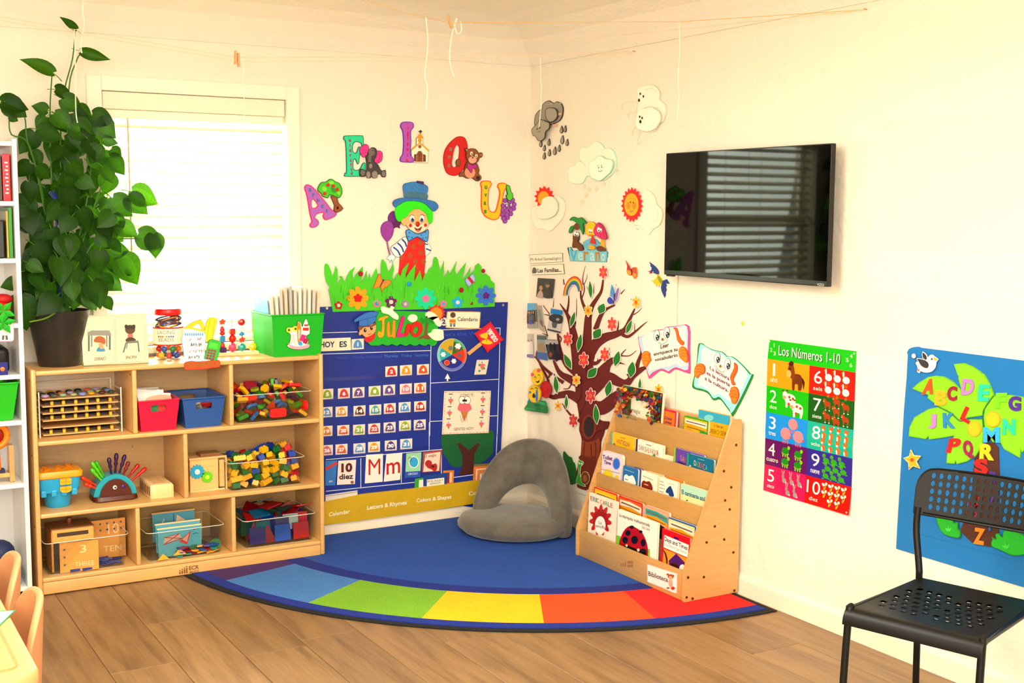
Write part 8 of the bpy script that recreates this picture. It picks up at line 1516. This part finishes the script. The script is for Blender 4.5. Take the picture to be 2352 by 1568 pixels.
T2 = thing('blue_box', 'small blue box with an orange dot on the white shelf', 'box', (wx-.06, -.33, .901)); MB().bbox((wx-.10, -.345, .901), (wx-.043, -.322, .950), '1C2C88', .001).build('box_body', 'gloss', T2); MB().ball((wx-.062, -.3455, .924), .009, 'F08020', 12, (1, .15, 1)).build('dot', 'gloss', T2, 2)
slotbin('bright green bin in the white bookshelf', wx-.20, wx-.006, -.345, -.08, .720, .15, .022, '20B81C', False)
item('green_toy', 'light green toy on top of the bin in the white bookshelf', 'toy', MB().ball((wx-.075, -.25, .868), .022, '58D838', 12, (1.4, 1, .7)), 'plastic', None, 2)
T2 = thing('ring_toy', 'orange toy magnifier in a wooden stand on the white bookshelf', 'toy', (wx-.07, -.28, .470))
MB().tube([V((wx-.092+.045*math.cos(a), -.29, .655+.045*math.sin(a))) for a in [2*math.pi*i/24 for i in range(25)]], .013, 'F88A08', 10, False).build('ring', 'plastic', T2, True); MB().ball((wx-.092, -.29, .655), .034, '9A0C0C', 12, (1, .2, 1)).build('lens', 'gloss', T2, 2); MB().tube([(wx-.088, -.29, .605), (wx-.085, -.29, .52)], .012, 'F88408', 10).build('handle', 'plastic', T2, True)
MB().bbox((wx-.045, -.31, .470), (wx-.026, -.25, .615), 'D8A468', .002).build('stand_post', 'wood', T2); MB().bbox((wx-.16, -.31, .490), (wx-.045, -.25, .506), 'E0B070', .002).build('stand_board', 'wood', T2); MB().bbox((wx-.15, -.30, .507), (wx-.06, -.26, .52), '1C2860', .002).build('stand_mat', 'soft', T2)
item('teal_box', 'turquoise plastic box on the lowest white shelf', 'box', MB().bbox((wx-.13, -.33, .051), (wx-.02, -.12, .115), '0CA0C0', .006), 'plastic')
item('blue_bag', 'dark blue bag behind the turquoise box', 'bag', MB().ball((wx-.08, -.20, .16), .06, '1C3060', 14, (1, 1, .9)), 'soft', None, 2)
# ================================================================ toddler table and chairs
def small_chair(label, cx, cy):
    T = thing('toddler_chair', label, 'chair', (cx, cy, 0), 'toddler chairs at the wooden table'); c = 'D89E70'; n, m_ = 20, 14; R0 = .165
    def shell(a, v, off):   # a angle -1..1, v 0..1
        ang = a*math.radians(47); r = R0+off+.02*v; return V((cx+r*math.cos(ang)*.85, cy+r*math.sin(ang), .25+.31*v-.11*abs(a)**3*v))
    mb = MB(); k_ = n+1
    for off in (0, .022): mb.v += [shell(i/n*2-1, j/m_, off) for j in range(m_+1) for i in range(n+1)]
    N_ = k_*(m_+1); cc = lin(c)
    for j in range(m_):
        for i in range(n): a = j*k_+i; mb.face((a, a+k_, a+k_+1, a+1), cc); mb.face((a+N_, a+N_+1, a+N_+k_+1, a+N_+k_), cc)
    ed = [i for i in range(n)]+[j*k_+n for j in range(m_)]+[m_*k_+i for i in range(n, 0, -1)]+[j*k_ for j in range(m_, 0, -1)]
    for a, e in zip(ed, ed[1:]+ed[:1]): mb.face((a, e, e+N_, a+N_), cc)
    o = mb.build('backrest', 'moulded', T, True); md = o.modifiers.new('round', 'BEVEL'); md.width = .007; md.segments = 2; md.limit_method = 'ANGLE'; md.angle_limit = math.radians(50)
    MB().lathe([(.12, 0), (.16, .003), (.168, .012), (.16, .024), (.11, .027), (0, .024)], (cx-.01, cy, .245), c, 28).build('seat', 'moulded', T, True)
    for sx in (-1, 1):
        for sy in (-1, 1): MB().tube([(cx+sx*.10, cy+sy*.10, .25), (cx+sx*.145, cy+sy*.14, 0)], .013, c, 10, True, .010).build('leg', 'moulded', T, True)
small_chair('tan moulded toddler chair nearer the table corner', -2.935, -2.13); small_chair('tan moulded toddler chair farther along the table, beside the white shelf', -2.93, -1.74)
T = thing('toddler_table', 'light wood toddler table with rounded corner at the lower left', 'table', (-3.3, -2.2, 0))
def slab(x0, y0, x1, y1, r, z0, z1, col, name):
    ps = [(rrect(x0+i_, y0+i_, x1-i_, y1-i_, r-i_, 6), z_) for i_, z_ in ((.006, z0), (.0, z0+.006), (0, z1-.010), (.004, z1-.003), (.014, z1))]
    mb = MB(); n = len(ps[0][0]); mb.v = [V((x, y, z_)) for p_, z_ in ps for x, y in p_]; c = lin(col)
    for i in range(len(ps)-1):
        for j in range(n): a = i*n+j; e = i*n+(j+1) % n; mb.face((a, e, e+n, a+n), c)
    mb.face([j for j in range(n)][::-1], c); mb.face([(len(ps)-1)*n+j for j in range(n)], c); return mb.build(name, 'moulded', T, True)
slab(-3.65, -2.625, -2.845, -1.55, .05, .482, .52, 'D8AC74', 'table_top'); slab(-3.61, -2.585, -2.885, -1.59, .03, .5195, .5215, 'D2A46A', 'table_panel')
for x in (-3.58, -2.93):
    for y in (-2.54, -1.64): MB().tube([(x, y, .482), (x, y, 0)], .022, 'E8B878', 12, True, .018).build('leg', 'moulded', T, True)
ts = Surf((0, 0, .5218), (1, 0, 0), (0, 1, 0))
sign('worksheet', 'white worksheet with a green border on the toddler table', 'paper', ts, [(-60, 1405), (36, 1401), (0, 1437), (-80, 1470)], 'FBF4F0', h0=0, th=.0006, out='18A058', ow=2.5)
# ================================================================ strings, cords and clothes pegs under the ceiling
def string(name, label, pts, r=.0011, col='F4DDB8', cat='string'): return item(name, label, cat, MB().tube(pts, r, col, 5), 'soft')
h1 = at(1458, 118, 0, -.004); k1 = at(545, 132, 1, -.5); l1 = at(-60, 28, 1, -.5)
string('string', 'thin string from the wall hook to the pair of clothes pegs, upper strand', [h1, at(900, 130, 1, -.62), k1, l1]); string('string', 'thin string from the wall hook to the pair of clothes pegs, lower strand', [h1+V((0, 0, -.002)), at(900, 139, 1, -.62), at(545, 141, 1, -.5), at(-60, 36, 1, -.5)])
h2 = at(1990, 22, 0, -.004); k2 = at(1032, 52, 1, -1.0); k3 = at(1560, 50, 1, -1.6); l2 = at(760, -20, 1, -.9)
string('string', 'upper string running along the ceiling to the far right hook', [h2, k3, k2, at(976, 40, 1, -1.0), l2], .0012, 'F0C070'); string('string', 'faint second string just below the ceiling string', [h2, at(1400, 84, 1, -1.3), at(1217, 91, 1, -1.0), at(1040, 90, 1, -.9), at(720, 14, 1, -.7), at(600, -20, 1, -.6)], .0011, 'F4D8B0')
for q in (h1, h2): MB_ = MB().tube([q+V((.004, 0, 0)), q+V((-.012, 0, .002))], .0016, 'C8A878', 6); item('wall_hook', 'small wall hook holding the %s string' % ('lower' if q is h1 else 'upper'), 'hook', MB_, 'metal')
def peg(label, px_, py_, y, ang, L_=.055):
    c_ = at(px_, py_, 1, y); T = thing('clothes_peg', label, 'clothes peg', tuple(c_)); M = Matrix.Translation(c_) @ Matrix.Rotation(math.radians(ang), 4, 'Y')
    for s_ in (-1, 1): MB().bbox((-.0045, s_*.0045-.003, -L_/2), (.0045, s_*.0045+.003, L_/2), 'E0B888', .0015, 1, M @ Matrix.Rotation(math.radians(s_*5), 4, 'X')).build('peg_jaw', 'wood', T)
    MB().tube([M @ V((.0055*math.cos(a), .004*math.sin(a), 0)) for a in [2*math.pi*i/10 for i in range(11)]], .001, '9a9a90', 5).build('spring', 'metal', T)
peg('left wooden clothes peg of the pair above the window', 541, 132, -.5, 2); peg('right wooden clothes peg of the pair above the window', 548, 138, -.5, -1); peg('tilted wooden clothes peg on the ceiling string', 1033, 50, -1.0, -22)
def cord(label, z_, pts, y, r=.0026, col='FFF6E4'):
    q = [at(*p_, 1, y) for p_ in pts]; item('hanging_cord', label, 'cord', MB().tube(sm(q, 4, False), r, col, 6), 'soft', None, True)
cord('white cord hanging beside the top leaves of the plant', 0, [(192, -10), (190, 30), (194, 50), (186, 100), (188, 122)], -.45); cord('thin white cord hanging into the plant', 0, [(171, 68), (173, 150), (174, 250), (178, 282)], -.4, .002)
cord('thin white cord hanging in front of the window', 0, [(558, 134), (560, 200), (561, 265), (562, 330)], -.5, .0016); cord('thin faint thread above the clown hat', 0, [(893, 137), (892, 250), (891, 360), (889, 428)], -.62, .0009, 'F8E8C4')
cord('white cord hanging from the ceiling left of the tilted peg', 0, [(978, 40), (983, 100), (976, 170), (982, 200), (979, 250)], -1.0); cord('white cord with a loop below the tilted peg', 0, [(1058, 50), (1060, 70), (1050, 78), (1045, 55), (1050, 42), (1040, 70), (1033, 120), (1035, 150), (1043, 176)], -1.0)
cord('thin cord hanging over the grey rain cloud', 0, [(1241, 132), (1243, 200), (1242, 250), (1238, 292)], -.75, .0016); cord('thin cord hanging right of the wind cloud', 0, [(1560, 52), (1561, 120), (1557, 180), (1560, 215), (1556, 275)], -1.6, .0016)
cord('white cord hanging at the upper right of the wall', 0, [(2225, -12), (2224, 20), (2226, 50)], -2.6)
